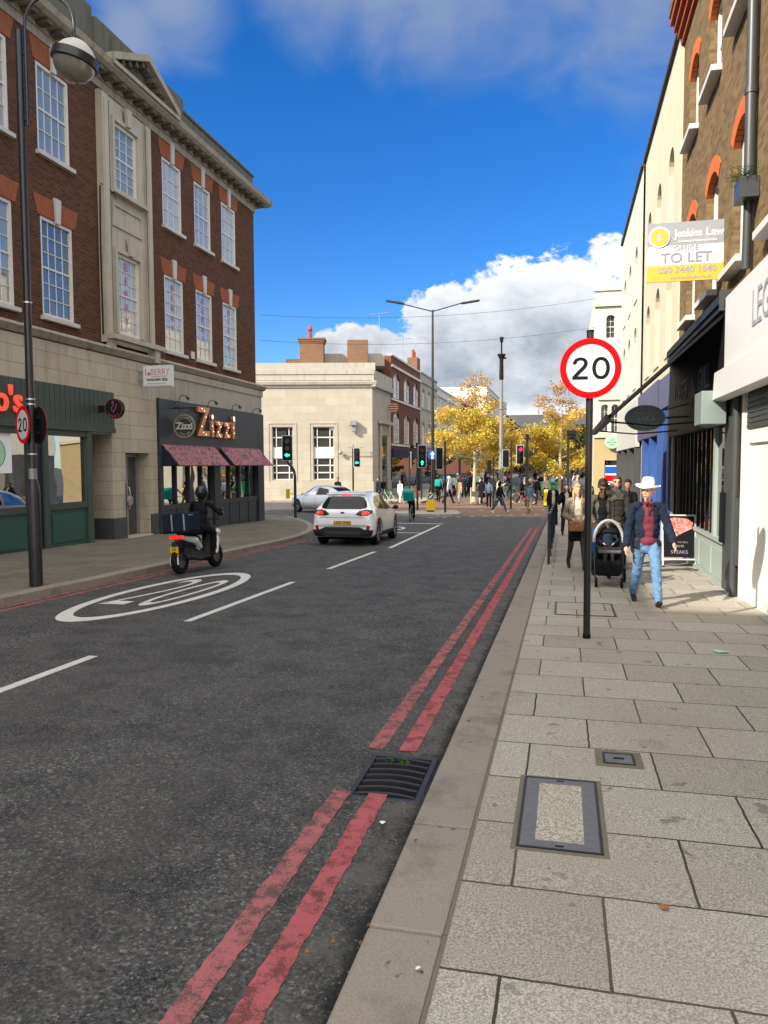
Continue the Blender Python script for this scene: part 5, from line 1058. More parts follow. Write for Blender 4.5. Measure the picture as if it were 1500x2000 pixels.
    if coat:
        b = MB(); torso(b, .03*T); sleeves(b, .02*T); n = 8; L_ = coat_len
        for i in range(n+1): t = i/n; b.ball(hip+Vector((0, .01, -L_*t)), (.155*T+.05*t, .125*T+.06*t, .09), 16, 8)
        caps(b, nk-tl*.03*S+Vector((0, .02, 0)), nk+Vector((0, .02, .01)), .08*T, .075*T)
        zc = hip.z-L_-.02
        meld(b, 'coat', coat, g, vox, cut=(lambda c: (c.z < zc) or (c.y < -.05 and abs(c.x) < .055*T)))
    if skirt:
        b = MB()
        for i in range(6): t = i/5; b.ball(hip+Vector((0, 0, -.25*t)), (.15*T+.02*t, .12*T+.03*t, .08), 14, 8)
        zc = hip.z-.3; meld(b, 'skirt', skirt, g, vox, cut=lambda c: c.z < zc)
        if tights:
            b = MB()
            for k in 'LR': caps(b, J['h'+k], J['k'+k], .084*T, .056*T); caps(b, J['k'+k], J['a'+k], .056*T, .04*T)
            meld(b, 'tights', tights, g, vox)
    else:
        b = MB(); b.ball(hip, ((.14*T+.008)*torso_w, .108*T, .11*T), 16, 10); b.ball(hip+Vector((0, 0, -.045*S)), (.12*T, .1*T, .09*T), 16, 10)
        for s, k in ((1, 'L'), (-1, 'R')):
            h, kn_, an = J['h'+k], J['k'+k], J['a'+k]; caps(b, h, kn_, .094*T, .068*T); caps(b, kn_, an+Vector((0, 0, .01)), .068*T, .058*T); b.ball(kn_+Vector((0, .02, -.02)), .07*T, 10, 6); b.ball(kn_.lerp(an, .8), (.066*T, .07*T, .03*T), 10, 6); b.ball(kn_.lerp(an, .5), (.065*T, .069*T, .05*T), 10, 6)
        meld(b, 'trousers', legs, g, vox)
    for s, k in ((1, 'L'), (-1, 'R')):
        b = MB(); an = J['a'+k]; fa = R(max(-45, min(22, J['f'+k]))); fv = Vector((0, -math.cos(fa), math.sin(fa))); fz = an+Vector((0, 0, -.022*T)); caps(b, fz+Vector((0, .025, 0))*T, fz+fv*.07*T, .042*T, .04*T, 10); caps(b, fz+fv*.07*T, fz+fv*.15*T+Vector((0, 0, -.006*T)), .04*T, .03*T, 10); caps(b, an+Vector((0, 0, .03*T)), fz, .042*T, .042*T, 10)
        o = meld(b, 'shoe', shoes, g, vox)
    g['J'] = 0; del g['J']
    return g, J, hd, HR, T
for nm, c, r_ in (('cloth_black', (.012, .012, .014), .9), ('cloth_navy', (.014, .022, .04), .85), ('cloth_maroon', (.15, .035, .055), .85), ('cloth_grey', (.085, .078, .066), .95), ('cloth_tweed', (.2, .17, .13), .95), ('cloth_charcoal', (.035, .033, .03), .9), ('cloth_brown', (.07, .035, .03), .9),
                  ('cloth_white', (.7, .7, .7), .9), ('cloth_paleblue', (.42, .5, .62), .9), ('cloth_beige', (.42, .29, .19), .9), ('cloth_orange', (.75, .16, .02), .8), ('cloth_red', (.6, .02, .03), .8), ('cloth_bluegrey', (.1, .13, .2), .9), ('denim_jacket', (.1, .17, .27), .9), ('khaki', (.36, .26, .17), .9), ('cloth_cream', (.55, .5, .4), .9),
                  ('jeans', (.13, .27, .50), .85), ('jeans_dark', (.05, .085, .14), .85), ('hair_dark', (.018, .012, .01), .6), ('hair_blond', (.42, .27, .12), .6), ('hair_brown', (.09, .05, .03), .6), ('hair_grey', (.25, .24, .23), .7), ('skin_light', (.58, .33, .24), .55), ('skin_dark', (.17, .08, .05), .5), ('skin_mid', (.38, .2, .13), .5), ('lip', (.35, .1, .09), .5),
                  ('shoe_black', (.012, .012, .013), .5), ('shoe_white', (.7, .7, .7), .6), ('hat_cream', (.85, .8, .68), .8), ('bag_brown', (.3, .14, .07), .55), ('glossy_black', (.01, .01, .01), .25), ('tights_dark', (.06, .035, .035), .6), ('stroller_fabric', (.012, .012, .014), .85), ('stroller_hood', (.3, .31, .32), .8), ('blanket', (.12, .12, .15), .95), ('blue_bag', (.02, .12, .38), .8)):
    plain(nm, c, r_, var=.22, vs=7, bmp=.12 if r_ > .8 else 0, spec=.3 if r_ > .8 else .5)
m, t, b_ = newmat('jeans'); v = coords(t); c = mixc(t, noi(t, v, 7, 5, .6), (.04, .10, .22), (.15, .28, .46)); lnk(t, c, b_.inputs['Base Color']); b_.inputs['Roughness'].default_value = .85
sun_ = 0
# 1 man in the cream hat, walking towards us on the right
def fedora(g, hd, HR, T):
    b = MB(); prof = [(0, .125), (.04, .135), (.066, .125), (.078, .1), (.086, .03), (.09, .01), (.135, .0), (.163, .012), (.167, .02), (.135, .008), (.085, .012)]
    b.lathe([(r*T, z*T) for r, z in prof], (0, 0, 0), 28)
    o = b.build('hat', 'hat_cream', g, smooth=True); o.location = hd+HR@(Vector((0, .0, .055))*T); o.rotation_euler = (HR.to_4x4().to_euler().x, R(5), HR.to_4x4().to_euler().z)
    for v in o.data.vertices:
        if math.hypot(v.co.x, v.co.y) > .12*T: v.co.z += abs(v.co.x)*.16-.02+v.co.y*.03
    b = MB(); b.lathe([(.0875*T, .012*T), (.0865*T, .04*T)], (0, 0, 0), 28); q = b.build('hat_band', 'cloth_cream', g, smooth=True); q.location = o.location; q.rotation_euler = o.rotation_euler
mg, mJ, mh, _, _ = person((1.13, 11.25, gz(11.25)), 4, 'man in cream wide-brimmed hat, navy jacket, maroon polo and blue jeans walking towards us', H=1.76, top='cloth_maroon', top_long=False, legs='jeans', open_jacket='cloth_navy', lA=(24, 6), rA=(-14, 22), arm={'L': (14, 16, 22), 'R': (4, 13, 8)}, headturn=-32, headnod=3, hair='hair_grey', detail=3, hat=fedora, torso_w=1.1)
b = MB()
for s in (1, -1): b.ball((s*.035, -.09*1.0-.012, mh.z-.165), (.04, .02, .02), 10, 6)
b.build('collar', 'cloth_maroon', mg, smooth=True)
b = MB(); b.box(-.006, -.128, mh.z-.33, .006, -.118, mh.z-.19); b.build('placket', 'cloth_brown', mg)
# 2 man in grey coat, head bowed, hand on his head, pushing the stroller
person((.66, 14.3, gz(14.3)), 2, 'man in grey coat with bowed head and a hand on it, pushing the stroller', H=1.80, top='cloth_black', open_jacket='cloth_grey', skin='skin_dark', legs='cloth_charcoal', lean=12, headnod=28, hair='hair_dark', glasses=True, lA=(18, 6), rA=(-16, 14), detail=3, armL=((.07, -.10, .03), (.0, -.12, .115)), armR=((-.03, -.06, -.155), (.0, -.19, -.21)))
# 3 woman with sunglasses in dark jacket
person((1.02, 15.9, gz(15.9)), 0, 'woman with sunglasses and dark hair, in dark jacket, behind the man in the cream hat', H=1.84, top='cloth_charcoal', open_jacket=None, coat='cloth_charcoal', coat_len=.1, skin='skin_light', hair='hair_brown', hairlen=.1, glasses=True, legs='cloth_black', detail=2, lA=(15, 5), rA=(-15, 15), headnod=-6)
person((1.5, 19.5, gz(19.5)), 0, 'dark haired person mostly hidden behind the woman with sunglasses', H=1.8, top='cloth_black', skin='skin_mid', legs='cloth_black', detail=1)
# 4 woman with long blond hair, tweed jacket, brown bag
wg, wJ, wh, _, _ = person((.25, 15.4, gz(15.4)), 8, 'woman with long blond hair, tweed jacket, black skirt and dark tights carrying a brown handbag', H=1.70, top='cloth_cream', open_jacket='cloth_tweed', skirt='cloth_black', tights='tights_dark', hair='hair_blond', hairlen=.26, lA=(20, 5), rA=(-14, 25), detail=2, armR=((-.04, .01, -.16), (.02, -.12, -.2)), armL=((.05, .02, -.16), (-.03, -.1, -.2)), shoes='shoe_black')
bg_ = empty('handbag', (.23, 15.18, gz(15.2)+.86), R(8), label='brown leather handbag held in front of the woman with long blond hair', cat='bag'); b = MB(); b.box(-.14, -.06, -.1, .14, .06, .1); b.build('bag_body', 'bag_brown', bg_, bevel=.035); b = MB(); b.tube([(-.1, 0, .08), (-.07, 0, .2), (.07, 0, .2), (.1, 0, .08)], .009, 6); b.build('strap', 'bag_brown', bg_); b = MB(); b.box(-.02, -.067, -.0, .02, -.06, .03); b.build('clasp', 'silver_metal', bg_)
# 5 woman on the phone, farther up the pavement
person((.08, 24.8, gz(24.8)), 2, 'woman in black coat with a hand at her mouth walking beyond the black railings', H=1.68, top='cloth_white', coat='cloth_black', coat_len=.25, legs='tights_dark', skin='skin_mid', hair='hair_dark', hairlen=.05, lA=(20, 5), rA=(-18, 20), detail=2, armR=((-.04, -.08, -.14), (.05, -.11, -.01)))
person((.75, 23.0, gz(23)), 5, 'dark clothed woman partly hidden behind the blond woman in tweed', H=1.62, top='cloth_black', coat='cloth_charcoal', coat_len=.3, legs='cloth_black', skin='skin_light', hair='hair_brown', hairlen=.2, detail=1)
person((-.42, 31, gz(31)), 5, 'person in black coat crossing beyond the far end of the railings', H=1.7, top='cloth_cream', coat='cloth_black', coat_len=.3, legs='cloth_black', skin='skin_mid', detail=1, lA=(25, 5), rA=(-20, 15))
# stroller with the child
st = empty('stroller', (.72, 13.2, gz(13.2)), R(0), label='black stroller with grey hood rim pushed by the man in the grey coat', cat='stroller')
b = MB()
for s in (1, -1):
    b.tube([(s*.21, -.32, .12), (s*.22, -.05, .45), (s*.22, .28, .78), (s*.22, .42, .98)], .012, 8); b.tube([(s*.22, .1, .6), (s*.27, .3, .3), (s*.27, .38, .12)], .012, 8)
b.tube([(-.22, .42, .98), (-.15, .47, 1.02), (.15, .47, 1.02), (.22, .42, .98)], .016, 8); b.tube([(-.24, .15, .45), (.24, .15, .45)], .01, 6); b.build('frame', 'black_metal', st, smooth=True)
for s in (1, -1):
    for y, r_ in ((-.33, .085), (.38, .12)):
        b = MB(); x = s*(.2 if y < 0 else .29); b.lathe([(r_*.55, -.018), (r_*.95, -.02), (r_, 0), (r_*.95, .02), (r_*.55, .018), (r_*.5, 0)], (x, y, r_), 18, 'x'); w = b.build('wheel', 'black_matte', st, smooth=True); b = MB(); b.lathe([(0, -.012), (r_*.54, -.01), (r_*.54, .01), (0, .012)], (x, y, r_), 14, 'x'); b.build('hub', 'grey_metal', w)
b = MB(); b.prism([(-.16, .5), (-.2, .56), (.08, .55), (.26, 1.0), (.32, .98), (.14, .45), (-.1, .42)], 'x', -.19, .19); b.build('seat', 'stroller_fabric', st, bevel=.02)
b = MB(); b.prism([(-.28, .2), (-.3, .42), (-.1, .46), (.18, .44), (.22, .22), (.1, .17), (-.15, .17)], 'x', -.2, .2); b.build('basket', 'stroller_fabric', st, bevel=.04)
b = MB()
for i in range(9):
    for k in range(7):
        a0, a1 = PI*i/9, PI*(i+1)/9
        def HP(a, kk): ph = R(15+58*kk/7); rr = .245; x = rr*math.cos(a)*.92; up_ = rr*math.sin(a); return (x, .2-.1+ .12-(up_+.1)*math.cos(ph)*.9+.05, .78+(up_)*math.sin(ph)*1.0+.04*math.sin(a)+.0)
        b.quad(HP(a0, k), HP(a1, k), HP(a1, k+1), HP(a0, k+1))
b.build('hood', 'stroller_fabric', st, smooth=True)
b = MB(); b.tube([(.235*math.cos(PI*i/14), -.06, .72+.36*math.sin(PI*i/14)) for i in range(15)], .026, 8); b.build('hood_rim', 'stroller_hood', st, smooth=True)
b = MB(); b.tube([(-.2, -.1, .66), (-.14, -.26, .64), (.14, -.26, .64), (.2, -.1, .66)], .017, 8); b.build('bumper_bar', 'black_metal', st, smooth=True)
b = MB(); b.box(-.24, .45, .35, -.05, .6, .9); b.build('hanging_bag', 'blue_bag', st, bevel=.03)
b = MB(); b.box(-.17, -.25, .55, .2, .0, .62); b.build('leg_cover', 'blanket', st, bevel=.03)
def beanie(g, hd, HR, T):
    b = MB(); b.ball(hd+Vector((0, .01, .035))*T, (.092*T, .105*T, .09*T), 14, 10); o = meld(b, 'beanie', 'cloth_grey', g, .012, 1, cut=lambda c: c.z < hd.z+.01*T and c.y < 0)
person((.72, 13.2, gz(13.2)+.03), 0, 'small child in grey beanie and dark coat sitting in the stroller', H=.92, rootz=.58, top='cloth_navy', coat=None, legs='cloth_charcoal', skin='skin_light', hair=None, hat=beanie, lA=(75, 60), rA=(75, 60), detail=2, lean=-12, headturn=-15, armL=((.05, -.05, -.13), (-.02, -.16, -.17)), armR=((-.05, -.05, -.13), (.02, -.16, -.17)), cat='child', torso_w=1.2)

# ---------------------------------------------------------------- cars
def car(loc, rz, paintm, spec, label, group=None, name='parked_car', cat='car', trim=True, sedan=False):
    g = empty(name, loc, rz, label=label, cat=cat, group=group)
    secs = []
    for y, zb, w, wb, zbelt, wr, zr in spec:
        ring = [(0, zb), (.55*w, zb), (.9*w, zb+.01), (w, zb+.14), (w*1.005, (zb+zbelt)/2+.02), (w*.985, zbelt-.12), (wb, zbelt), (wr+(wb-wr)*.55, zbelt+(zr-zbelt)*.45), (wr+.02, zr-.09), (wr*.86, zr-.025), (wr*.45, zr), (0, zr+.008)]
        secs.append([(x, y, z) for x, z in catmull(ring, 3)])
    m_ = len(secs[0]); cols_ = [catmull([s[i] for s in secs], 4) for i in range(m_)]; n = len(cols_[0]); b = MB()
    vs = []; 
    for j in range(n):
        for i in range(m_): vs.append(cols_[i][j])
        for i in range(m_-2, 0, -1): p = cols_[i][j]; vs.append((-p[0], p[1], p[2]))
    k = 2*m_-2; fs = [[j*k+i, j*k+(i+1) % k, (j+1)*k+(i+1) % k, (j+1)*k+i] for j in range(n-1) for i in range(k)]+[list(range(k)), list(range((n-1)*k, n*k))[::-1]]
    b.add(vs, fs); bd = b.build('body', paintm, g, smooth=True); me = bd.data
    for p in me.polygons: p.use_smooth = True
    bm = bmesh.new(); bm.from_mesh(me); tree = BVHTree.FromBMesh(bm)
    for axle in spec_ax[sedan]:
        for s in (1, -1):
            c = MB(); c.cyl((s*.55, axle, .34), (s*1.2, axle, .34), .385, .385, 28); co_ = c.build('cutter', 'dark_void'); 
            md = bd.modifiers.new('b', 'BOOLEAN'); md.object = co_; md.operation = 'DIFFERENCE'; co_.parent = g
    bpy.context.view_layer.update(); m2 = bpy.data.meshes.new_from_object(bd.evaluated_get(bpy.context.evaluated_depsgraph_get())); bd.modifiers.clear(); bd.data = m2
    for o in list(g.children):
        if o.name.startswith('cutter'): bpy.data.objects.remove(o)
    m2.materials.clear(); m2.materials.append(MT[paintm])
    for p in m2.polygons: p.material_index = 0; p.use_smooth = True
    m2.set_sharp_from_angle(angle=R(35))
    def patch(nm, poly, d, mat, par=g, off=.006, cuts=3, build=True):
        """panel that follows the bodywork; d = direction looked along ('y', '-y', 'x', '-x')"""
        bb = bmesh.new(); 
        P = (lambda p: Vector((p[0], 0, p[1]))) if 'y' in d else (lambda p: Vector((0, p[0], p[1])))
        D = {'y': Vector((0, 1, 0)), '-y': Vector((0, -1, 0)), 'x': Vector((1, 0, 0)), '-x': Vector((-1, 0, 0))}[d]
        f = bb.faces.new([bb.verts.new(P(p)) for p in poly]); bmesh.ops.triangulate(bb, faces=[f])
        for _ in range(cuts): bmesh.ops.subdivide_edges(bb, edges=bb.edges[:], cuts=1, use_grid_fill=True); bmesh.ops.triangulate(bb, faces=[f_ for f_ in bb.faces if len(f_.verts) > 4])
        bad = []
        for v in bb.verts:
            h = tree.ray_cast(v.co-D*6, D)
            if h[0] is None: bad.append(v)
            else: v.co = h[0]+h[1].normalized()*off*(1 if h[1].dot(D) < 0 else -1)
        bmesh.ops.delete(bb, geom=bad, context='VERTS')
        mm = bpy.data.meshes.new(nm); bb.to_mesh(mm); bb.free(); mm.materials.append(MT[mat])
        for p in mm.polygons: p.use_smooth = True
        o = bpy.data.objects.new(nm, mm); COL.objects.link(o); o.parent = par; return o
    # wheels
    for axle in spec_ax[sedan]:
        for s in (1, -1):
            wd = MB(); wd.lathe([(.23, -.1), (.31, -.11), (.335, -.09), (.34, 0), (.335, .09), (.31, .11), (.23, .1), (.22, 0)], (s*.78, axle, .34), 32, 'x'); w = wd.build('wheel', 'tyre', g, smooth=True)
            wd = MB(); wd.lathe([(.215, .07), (.235, .1), (.225, .108), (.205, .1)], (s*.78, axle, .34), 28, 'x') if s > 0 else wd.lathe([(.215, -.07), (.235, -.1), (.225, -.108), (.205, -.1)], (s*.78, axle, .34), 28, 'x')
            for q in range(10): a = 2*PI*q/10; c_, s_ = math.cos(a), math.sin(a); wd.cyl((s*.86, axle+.04*c_, .34+.04*s_), (s*.87, axle+.215*c_, .34+.215*s_), .018, .026, 6)
            wd.cyl((s*.83, axle, .34), (s*.875, axle, .34), .05, n=14); wd.build('rim', 'rim_metal', w, smooth=True)
            wd = MB(); wd.cyl((s*.8, axle, .34), (s*.81, axle, .34), .22, n=24); wd.build('brake', 'black_matte', w)
    return g, patch, tree
spec_ax = {False: (-1.31, 1.28), True: (-1.4, 1.42)}
plain('car_white', (.84, .87, .92), .22, var=.02, coat=1); plain('car_silver', (.42, .44, .46), .25, .5, var=.04, coat=1); plain('tyre', (.012, .012, .013), .8); plain('rim_metal', (.16, .16, .17), .3, .7); plain('cladding', (.02, .021, .023), .6); plain('scooter_white', (.6, .6, .6), .3, coat=.6)
glass('car_glass', (.012, .014, .015), .0, .01, tint=(.6, .62, .62))
sp_puma = [(-2.10, .46, .70, .70, .66, .62, .76), (-2.085, .36, .80, .79, .80, .66, .92), (-2.03, .28, .865, .835, .93, .68, 1.03), (-1.90, .24, .90, .86, 1.0, .63, 1.16), (-1.72, .23, .905, .865, 1.02, .60, 1.34), (-1.5, .22, .905, .865, 1.01, .595, 1.47), (-1.1, .22, .90, .86, .98, .60, 1.53), (-.5, .22, .895, .855, .96, .605, 1.545), (.1, .22, .895, .85, .945, .60, 1.51), (.62, .22, .895, .85, .935, .60, 1.34), (1.05, .22, .90, .85, .93, .66, 1.08), (1.4, .22, .895, .83, .88, .66, .97), (1.75, .24, .86, .78, .80, .6, .87), (1.98, .30, .77, .68, .66, .5, .74), (2.06, .38, .62, .55, .55, .4, .6)]
CX, CY = -6.17, 22.95
g, patch, tr = car((CX, CY, gz(CY)+RD), R(1.5), 'car_white', sp_puma, 'white compact crossover car driving away in the left lane with its brake lights lit', name='moving_car')
g.rotation_euler = (R(-1.29), 0, R(1.5))
patch('rear_window', [(-.67, 1.12), (-.64, 1.07), (-.5, 1.045), (.5, 1.045), (.64, 1.07), (.67, 1.12), (.62, 1.24), (.53, 1.37), (.4, 1.40), (-.4, 1.40), (-.53, 1.37), (-.62, 1.24)], 'y', 'car_glass', cuts=4, off=.008)
patch('high_brake_light', [(-.14, 1.415), (.14, 1.415), (.14, 1.46), (-.14, 1.46)], 'y', 'tail_lit', off=.02)
for s in (1, -1):
    pl_ = patch('tail_light', [(s*.38, .9), (s*.5, .86), (s*.72, .87), (s*.85, .93), (s*.84, 1.01), (s*.66, 1.03), (s*.48, .99)], 'y', 'tail_dark' if 'tail_dark' in MT else 'glossy_black', off=.012)
    patch('lit_lens', [(s*.56, .885), (s*.72, .89), (s*.8, .93), (s*.72, .99), (s*.58, .98)], 'y', 'tail_lit', par=pl_, off=.02)
    patch('reflector', [(s*.68, .44), (s*.77, .43), (s*.80, .58), (s*.71, .6)], 'y', 'tail_red', off=.012)
    D = '-x' if s > 0 else 'x'
    patch('front_side_window', [(-.25, 1.0), (.78, .985), (.5, 1.2), (.15, 1.38), (-.22, 1.43)], D, 'car_glass', cuts=4, off=.008); patch('rear_side_window', [(-.33, 1.0), (-1.15, 1.04), (-1.38, 1.13), (-1.28, 1.25), (-.95, 1.39), (-.31, 1.435)], D, 'car_glass', cuts=4, off=.008)
    patch('windscreen_edge', [(.86, 1.0), (1.02, 1.0), (.6, 1.3)], D, 'car_glass', cuts=2)
    for ax_ in (-1.31, 1.28):
        n = 12; o_ = [(ax_+.46*math.cos(R(-20+220*i/n)), .34+.46*math.sin(R(-20+220*i/n))) for i in range(n+1)]; i_ = [(ax_+.39*math.cos(R(-20+220*i/n)), .34+.39*math.sin(R(-20+220*i/n))) for i in range(n, -1, -1)]
        for q in range(n): patch('arch_cladding' if q == 0 else 'arch_cladding', [o_[q], o_[q+1], i_[n-q-1], i_[n-q]], D, 'cladding', off=.014, cuts=1)
    patch('sill_cladding', [(-.86, .24), (.84, .24), (.84, .37), (-.86, .37)], D, 'cladding', off=.014)
    for yy in (-.28, .75, -1.12): patch('door_seam', [(yy, .42), (yy+.014, .42), (yy+.014, .97), (yy, .97)], D, 'black_matte', off=.003)
    for yy in (-.45, .35 if False else -.0): pass
    for yy in (-.75, .0): patch('door_handle', [(yy-.09, .86), (yy+.09, .86), (yy+.09, .89), (yy-.09, .89)], D, 'silver_metal', off=.03)
    b = MB(); b.ball((s*1.0, .72, 1.03), (.09, .07, .07), 12, 8); b.tube([(s*.86, .74, .98), (s*.98, .72, 1.02)], .02, 6); b.build('mirror', 'cladding', g, smooth=True)
patch('rear_bumper', [(-.82, .28), (.82, .28), (.88, .46), (.66, .47), (.56, .56), (.46, .585), (-.46, .585), (-.56, .56), (-.66, .47), (-.88, .46)][:4]+[(.5, .54), (-.5, .54), (-.66, .47), (-.88, .46)], 'y', 'cladding', off=.014, cuts=4)
patch('rear_diffuser', [(-.55, .3), (.55, .3), (.5, .42), (-.5, .42)], 'y', 'pipe_grey', off=.022)
patch('tailgate_seam', [(-.66, .80), (.66, .80), (.66, .812), (-.66, .812)], 'y', 'pipe_grey', off=.004); patch('badge', [(-.055, .925), (.055, .925), (.055, .965), (-.055, .965)], 'y', 'navy_dark', off=.012)
b = MB(); b.box(-.26, -2.115, .605, .26, -2.10, .715); pp = b.build('number_plate', 'plate_yellow', g); text('LX21 WSU', .115, 'letter_black', pp, (0, -2.117, .66), ext=.002, bold=.002, sx=.9)
for i, ch in enumerate('PUMA'): text(ch, .05, 'silver_metal', g, (-.24+.16*i, -2.09, .84), ext=.006)
b = MB(); b.tube([(0, -1.2, 1.53), (0, -1.3, 1.6)], .012, 6); b.build('aerial', 'black_metal', g)
b = MB(); b.tube([(-.05, -1.98, 1.06), (.1, -1.93, 1.1), (.36, -1.9, 1.12)], .012, 6); b.build('wiper', 'black_matte', g); b = MB(); b.box(-.6, -1.62, 1.455, .6, -1.52, 1.49); b.build('spoiler', 'car_white', g, bevel=.015)
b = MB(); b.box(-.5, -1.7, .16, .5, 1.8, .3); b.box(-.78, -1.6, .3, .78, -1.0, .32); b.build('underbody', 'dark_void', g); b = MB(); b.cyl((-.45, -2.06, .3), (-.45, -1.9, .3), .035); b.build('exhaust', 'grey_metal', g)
# silver saloon turning into the side street
sp_sal = [(-2.3, .42, .68, .66, .72, .56, .80), (-2.26, .3, .80, .77, .85, .62, .95), (-2.1, .24, .86, .82, .92, .62, 1.02), (-1.85, .22, .88, .84, .94, .58, 1.1), (-1.5, .21, .89, .845, .94, .55, 1.27), (-1.05, .2, .89, .845, .93, .55, 1.39), (-.4, .2, .89, .845, .92, .56, 1.43), (.2, .2, .89, .845, .91, .56, 1.40), (.75, .2, .89, .845, .905, .56, 1.22), (1.2, .2, .89, .84, .9, .62, .99), (1.6, .21, .88, .82, .84, .62, .92), (2.0, .24, .82, .75, .74, .55, .82), (2.2, .32, .7, .62, .62, .45, .68), (2.26, .4, .58, .5, .55, .36, .6)]
g2_, patch, tr = car((-13.1, 41.2, gz(41)+RD), R(58), 'car_silver', sp_sal, 'silver car turning into the side street in front of the bank', name='moving_car', sedan=True)
g2_.scale = (1, .97, 1.07); patch('rear_window', [(-.5, 1.03), (.5, 1.03), (.46, 1.33), (-.46, 1.33)], 'y', 'car_glass', cuts=4, off=.01)
for s in (1, -1):
    D = '-x' if s > 0 else 'x'; patch('front_side_window', [(-.2, .95), (.9, .94), (.4, 1.26), (-.2, 1.33)], D, 'car_glass', cuts=4, off=.01); patch('rear_side_window', [(-.28, .95), (-1.35, .98), (-1.1, 1.24), (-.28, 1.33)], D, 'car_glass', cuts=4, off=.01)
    patch('tail_light', [(s*.45, .78), (s*.8, .78), (s*.82, .88), (s*.5, .88)], 'y', 'tail_red', off=.012); patch('sill_trim', [(-1.0, .24), (1.0, .24), (1.0, .3), (-1.0, .3)], D, 'silver_metal', off=.01)
    for yy in (-.24, .82): patch('door_seam', [(yy, .35), (yy+.014, .35), (yy+.014, .93), (yy, .93)], D, 'black_matte', off=.003)
    b = MB(); b.ball((s*.98, .78, .98), (.09, .06, .06), 12, 8); b.build('mirror', 'car_silver', g2_, smooth=True)

# ---------------------------------------------------------------- bicycles and scooter
def bicycle(loc, rz, framem, label, wheelm='black_matte', lean=0):
    g = empty('bicycle', loc, rz, label=label, cat='bicycle'); g.rotation_euler = (0, R(lean), rz)
    for y in (-.52, .52):
        b = MB(); n = 28; b.lathe([(.315, -.018), (.34, -.015), (.345, 0), (.34, .015), (.315, .018), (.31, 0)], (0, y, .345), n, 'x')
        w = b.build('wheel', wheelm, g, smooth=True); b = MB()
        for k in range(12): a = 2*PI*k/12; b.cyl((0, y, .345), (0, y+.315*math.cos(a), .345+.315*math.sin(a)), .004, n=4, caps=False)
        b.cyl((-.04, y, .345), (.04, y, .345), .025); b.build('spokes', 'silver_metal', w)
    b = MB(); b.tube([(0, -.52, .345), (0, -.08, .3), (0, .38, .78), (0, -.2, .82), (0, -.08, .3)], .018, 8); b.tube([(0, -.52, .345), (0, -.2, .82), (0, -.23, .93)], .014, 8); b.tube([(0, .52, .345), (0, .38, .85), (0, .36, 1.0)], .017, 8); b.build('frame', framem, g, smooth=True)
    b = MB(); b.ball((0, -.24, .96), (.07, .13, .03), 10, 6); b.build('saddle', 'black_matte', g, smooth=True); b = MB(); b.tube([(-.28, .3, 1.02), (-.1, .38, 1.03), (.1, .38, 1.03), (.28, .3, 1.02)], .013, 8); b.build('handlebar', 'black_metal', g)
    b = MB(); b.cyl((-.1, -.08, .3), (.1, -.08, .3), .02); b.tube([(.1, -.08, .3), (.1, .06, .22), (.18, .06, .22)], .01, 6); b.tube([(-.1, -.08, .3), (-.1, -.22, .38), (-.18, -.22, .38)], .01, 6); b.build('crank', 'grey_metal', g); return g
cyz = gz(34.6)+RD
bicycle((-6.84, 34.75, cyz), R(3), 'black_metal', 'dark bicycle ridden away from us by the delivery rider')
person((-6.84, 34.55, cyz), 183, 'delivery cyclist in orange jacket and dark trousers riding away', H=1.76, top='cloth_orange', legs='cloth_black', hair='hair_dark', detail=1, rootz=.98, lean=28, lA=(62, 55), rA=(25, 28), armL=((.05, -.13, -.1), (.03, -.27, -.14)), armR=((-.05, -.13, -.1), (-.03, -.27, -.14)))
g = empty('delivery_box', (-6.88, 34.2, cyz+1.22), R(3), label='big square teal delivery backpack on the cyclist in the orange jacket', cat='bag'); g.rotation_euler = (R(22), 0, R(3)); b = MB(); b.box(-.24, -.2, -.25, .24, .12, .27); b.build('box', 'bag_teal', g, bevel=.05); b = MB(); b.box(-.245, -.205, .2, .245, -.2, .215); b.build('trim', 'cloth_paleblue', g)
# scooter
sx, sy = -7.32, 14.45; g = empty('scooter', (sx, sy, gz(sy)+RD), R(1), label='white and black delivery scooter with lit tail light, yellow number plate and L plate', cat='scooter'); g.rotation_euler = (R(-1.3), R(-4), R(-4)); SG = g
for y in (-.68, .68):
    b = MB(); b.lathe([(.15, -.055), (.22, -.065), (.25, -.05), (.265, 0), (.25, .05), (.22, .065), (.15, .055), (.14, 0)], (0, y, .265), 28, 'x'); w = b.build('wheel', 'tyre', g, smooth=True); b = MB(); b.lathe([(0, -.03), (.15, -.04), (.15, .04), (0, .03)], (0, y, .265), 20, 'x'); b.build('rim', 'rim_metal', w)
b = MB(); caps(b, (0, -.35, .38), (0, .15, .3), .14, .1); b.ball((0, -.42, .42), (.13, .22, .14)); b.ball((0, .1, .27), (.2, .3, .07)); caps(b, (0, .3, .3), (0, .5, .75), .13, .12); b.ball((0, .52, .8), (.16, .12, .16)); caps(b, (0, .5, .75), (0, .46, .98), .07, .06); b.ball((0, -.2, .62), (.14, .3, .14)); caps(b, (.13, -.1, .25), (.15, -.6, .33), .05, .06); meld(b, 'chassis', 'cladding', g, .018)
b = MB()
for s in (1, -1): caps(b, (s*.1, -.68, .72), (s*.17, -.35, .64), .05, .075); caps(b, (s*.17, -.35, .64), (s*.16, -.15, .5), .075, .05)
b.ball((0, -.62, .72), (.13, .12, .055)); meld(b, 'tail_fairing', 'scooter_white', g, .015)
b = MB(); caps(b, (.17, .52, .62), (.2, .4, .35), .06, .05); caps(b, (-.17, .52, .62), (-.2, .4, .35), .06, .05); caps(b, (-.15, .58, .75), (.15, .58, .75), .08, .08); b.ball((0, .68, .54), (.09, .22, .07)); meld(b, 'front_fairing', 'scooter_white', g, .015)
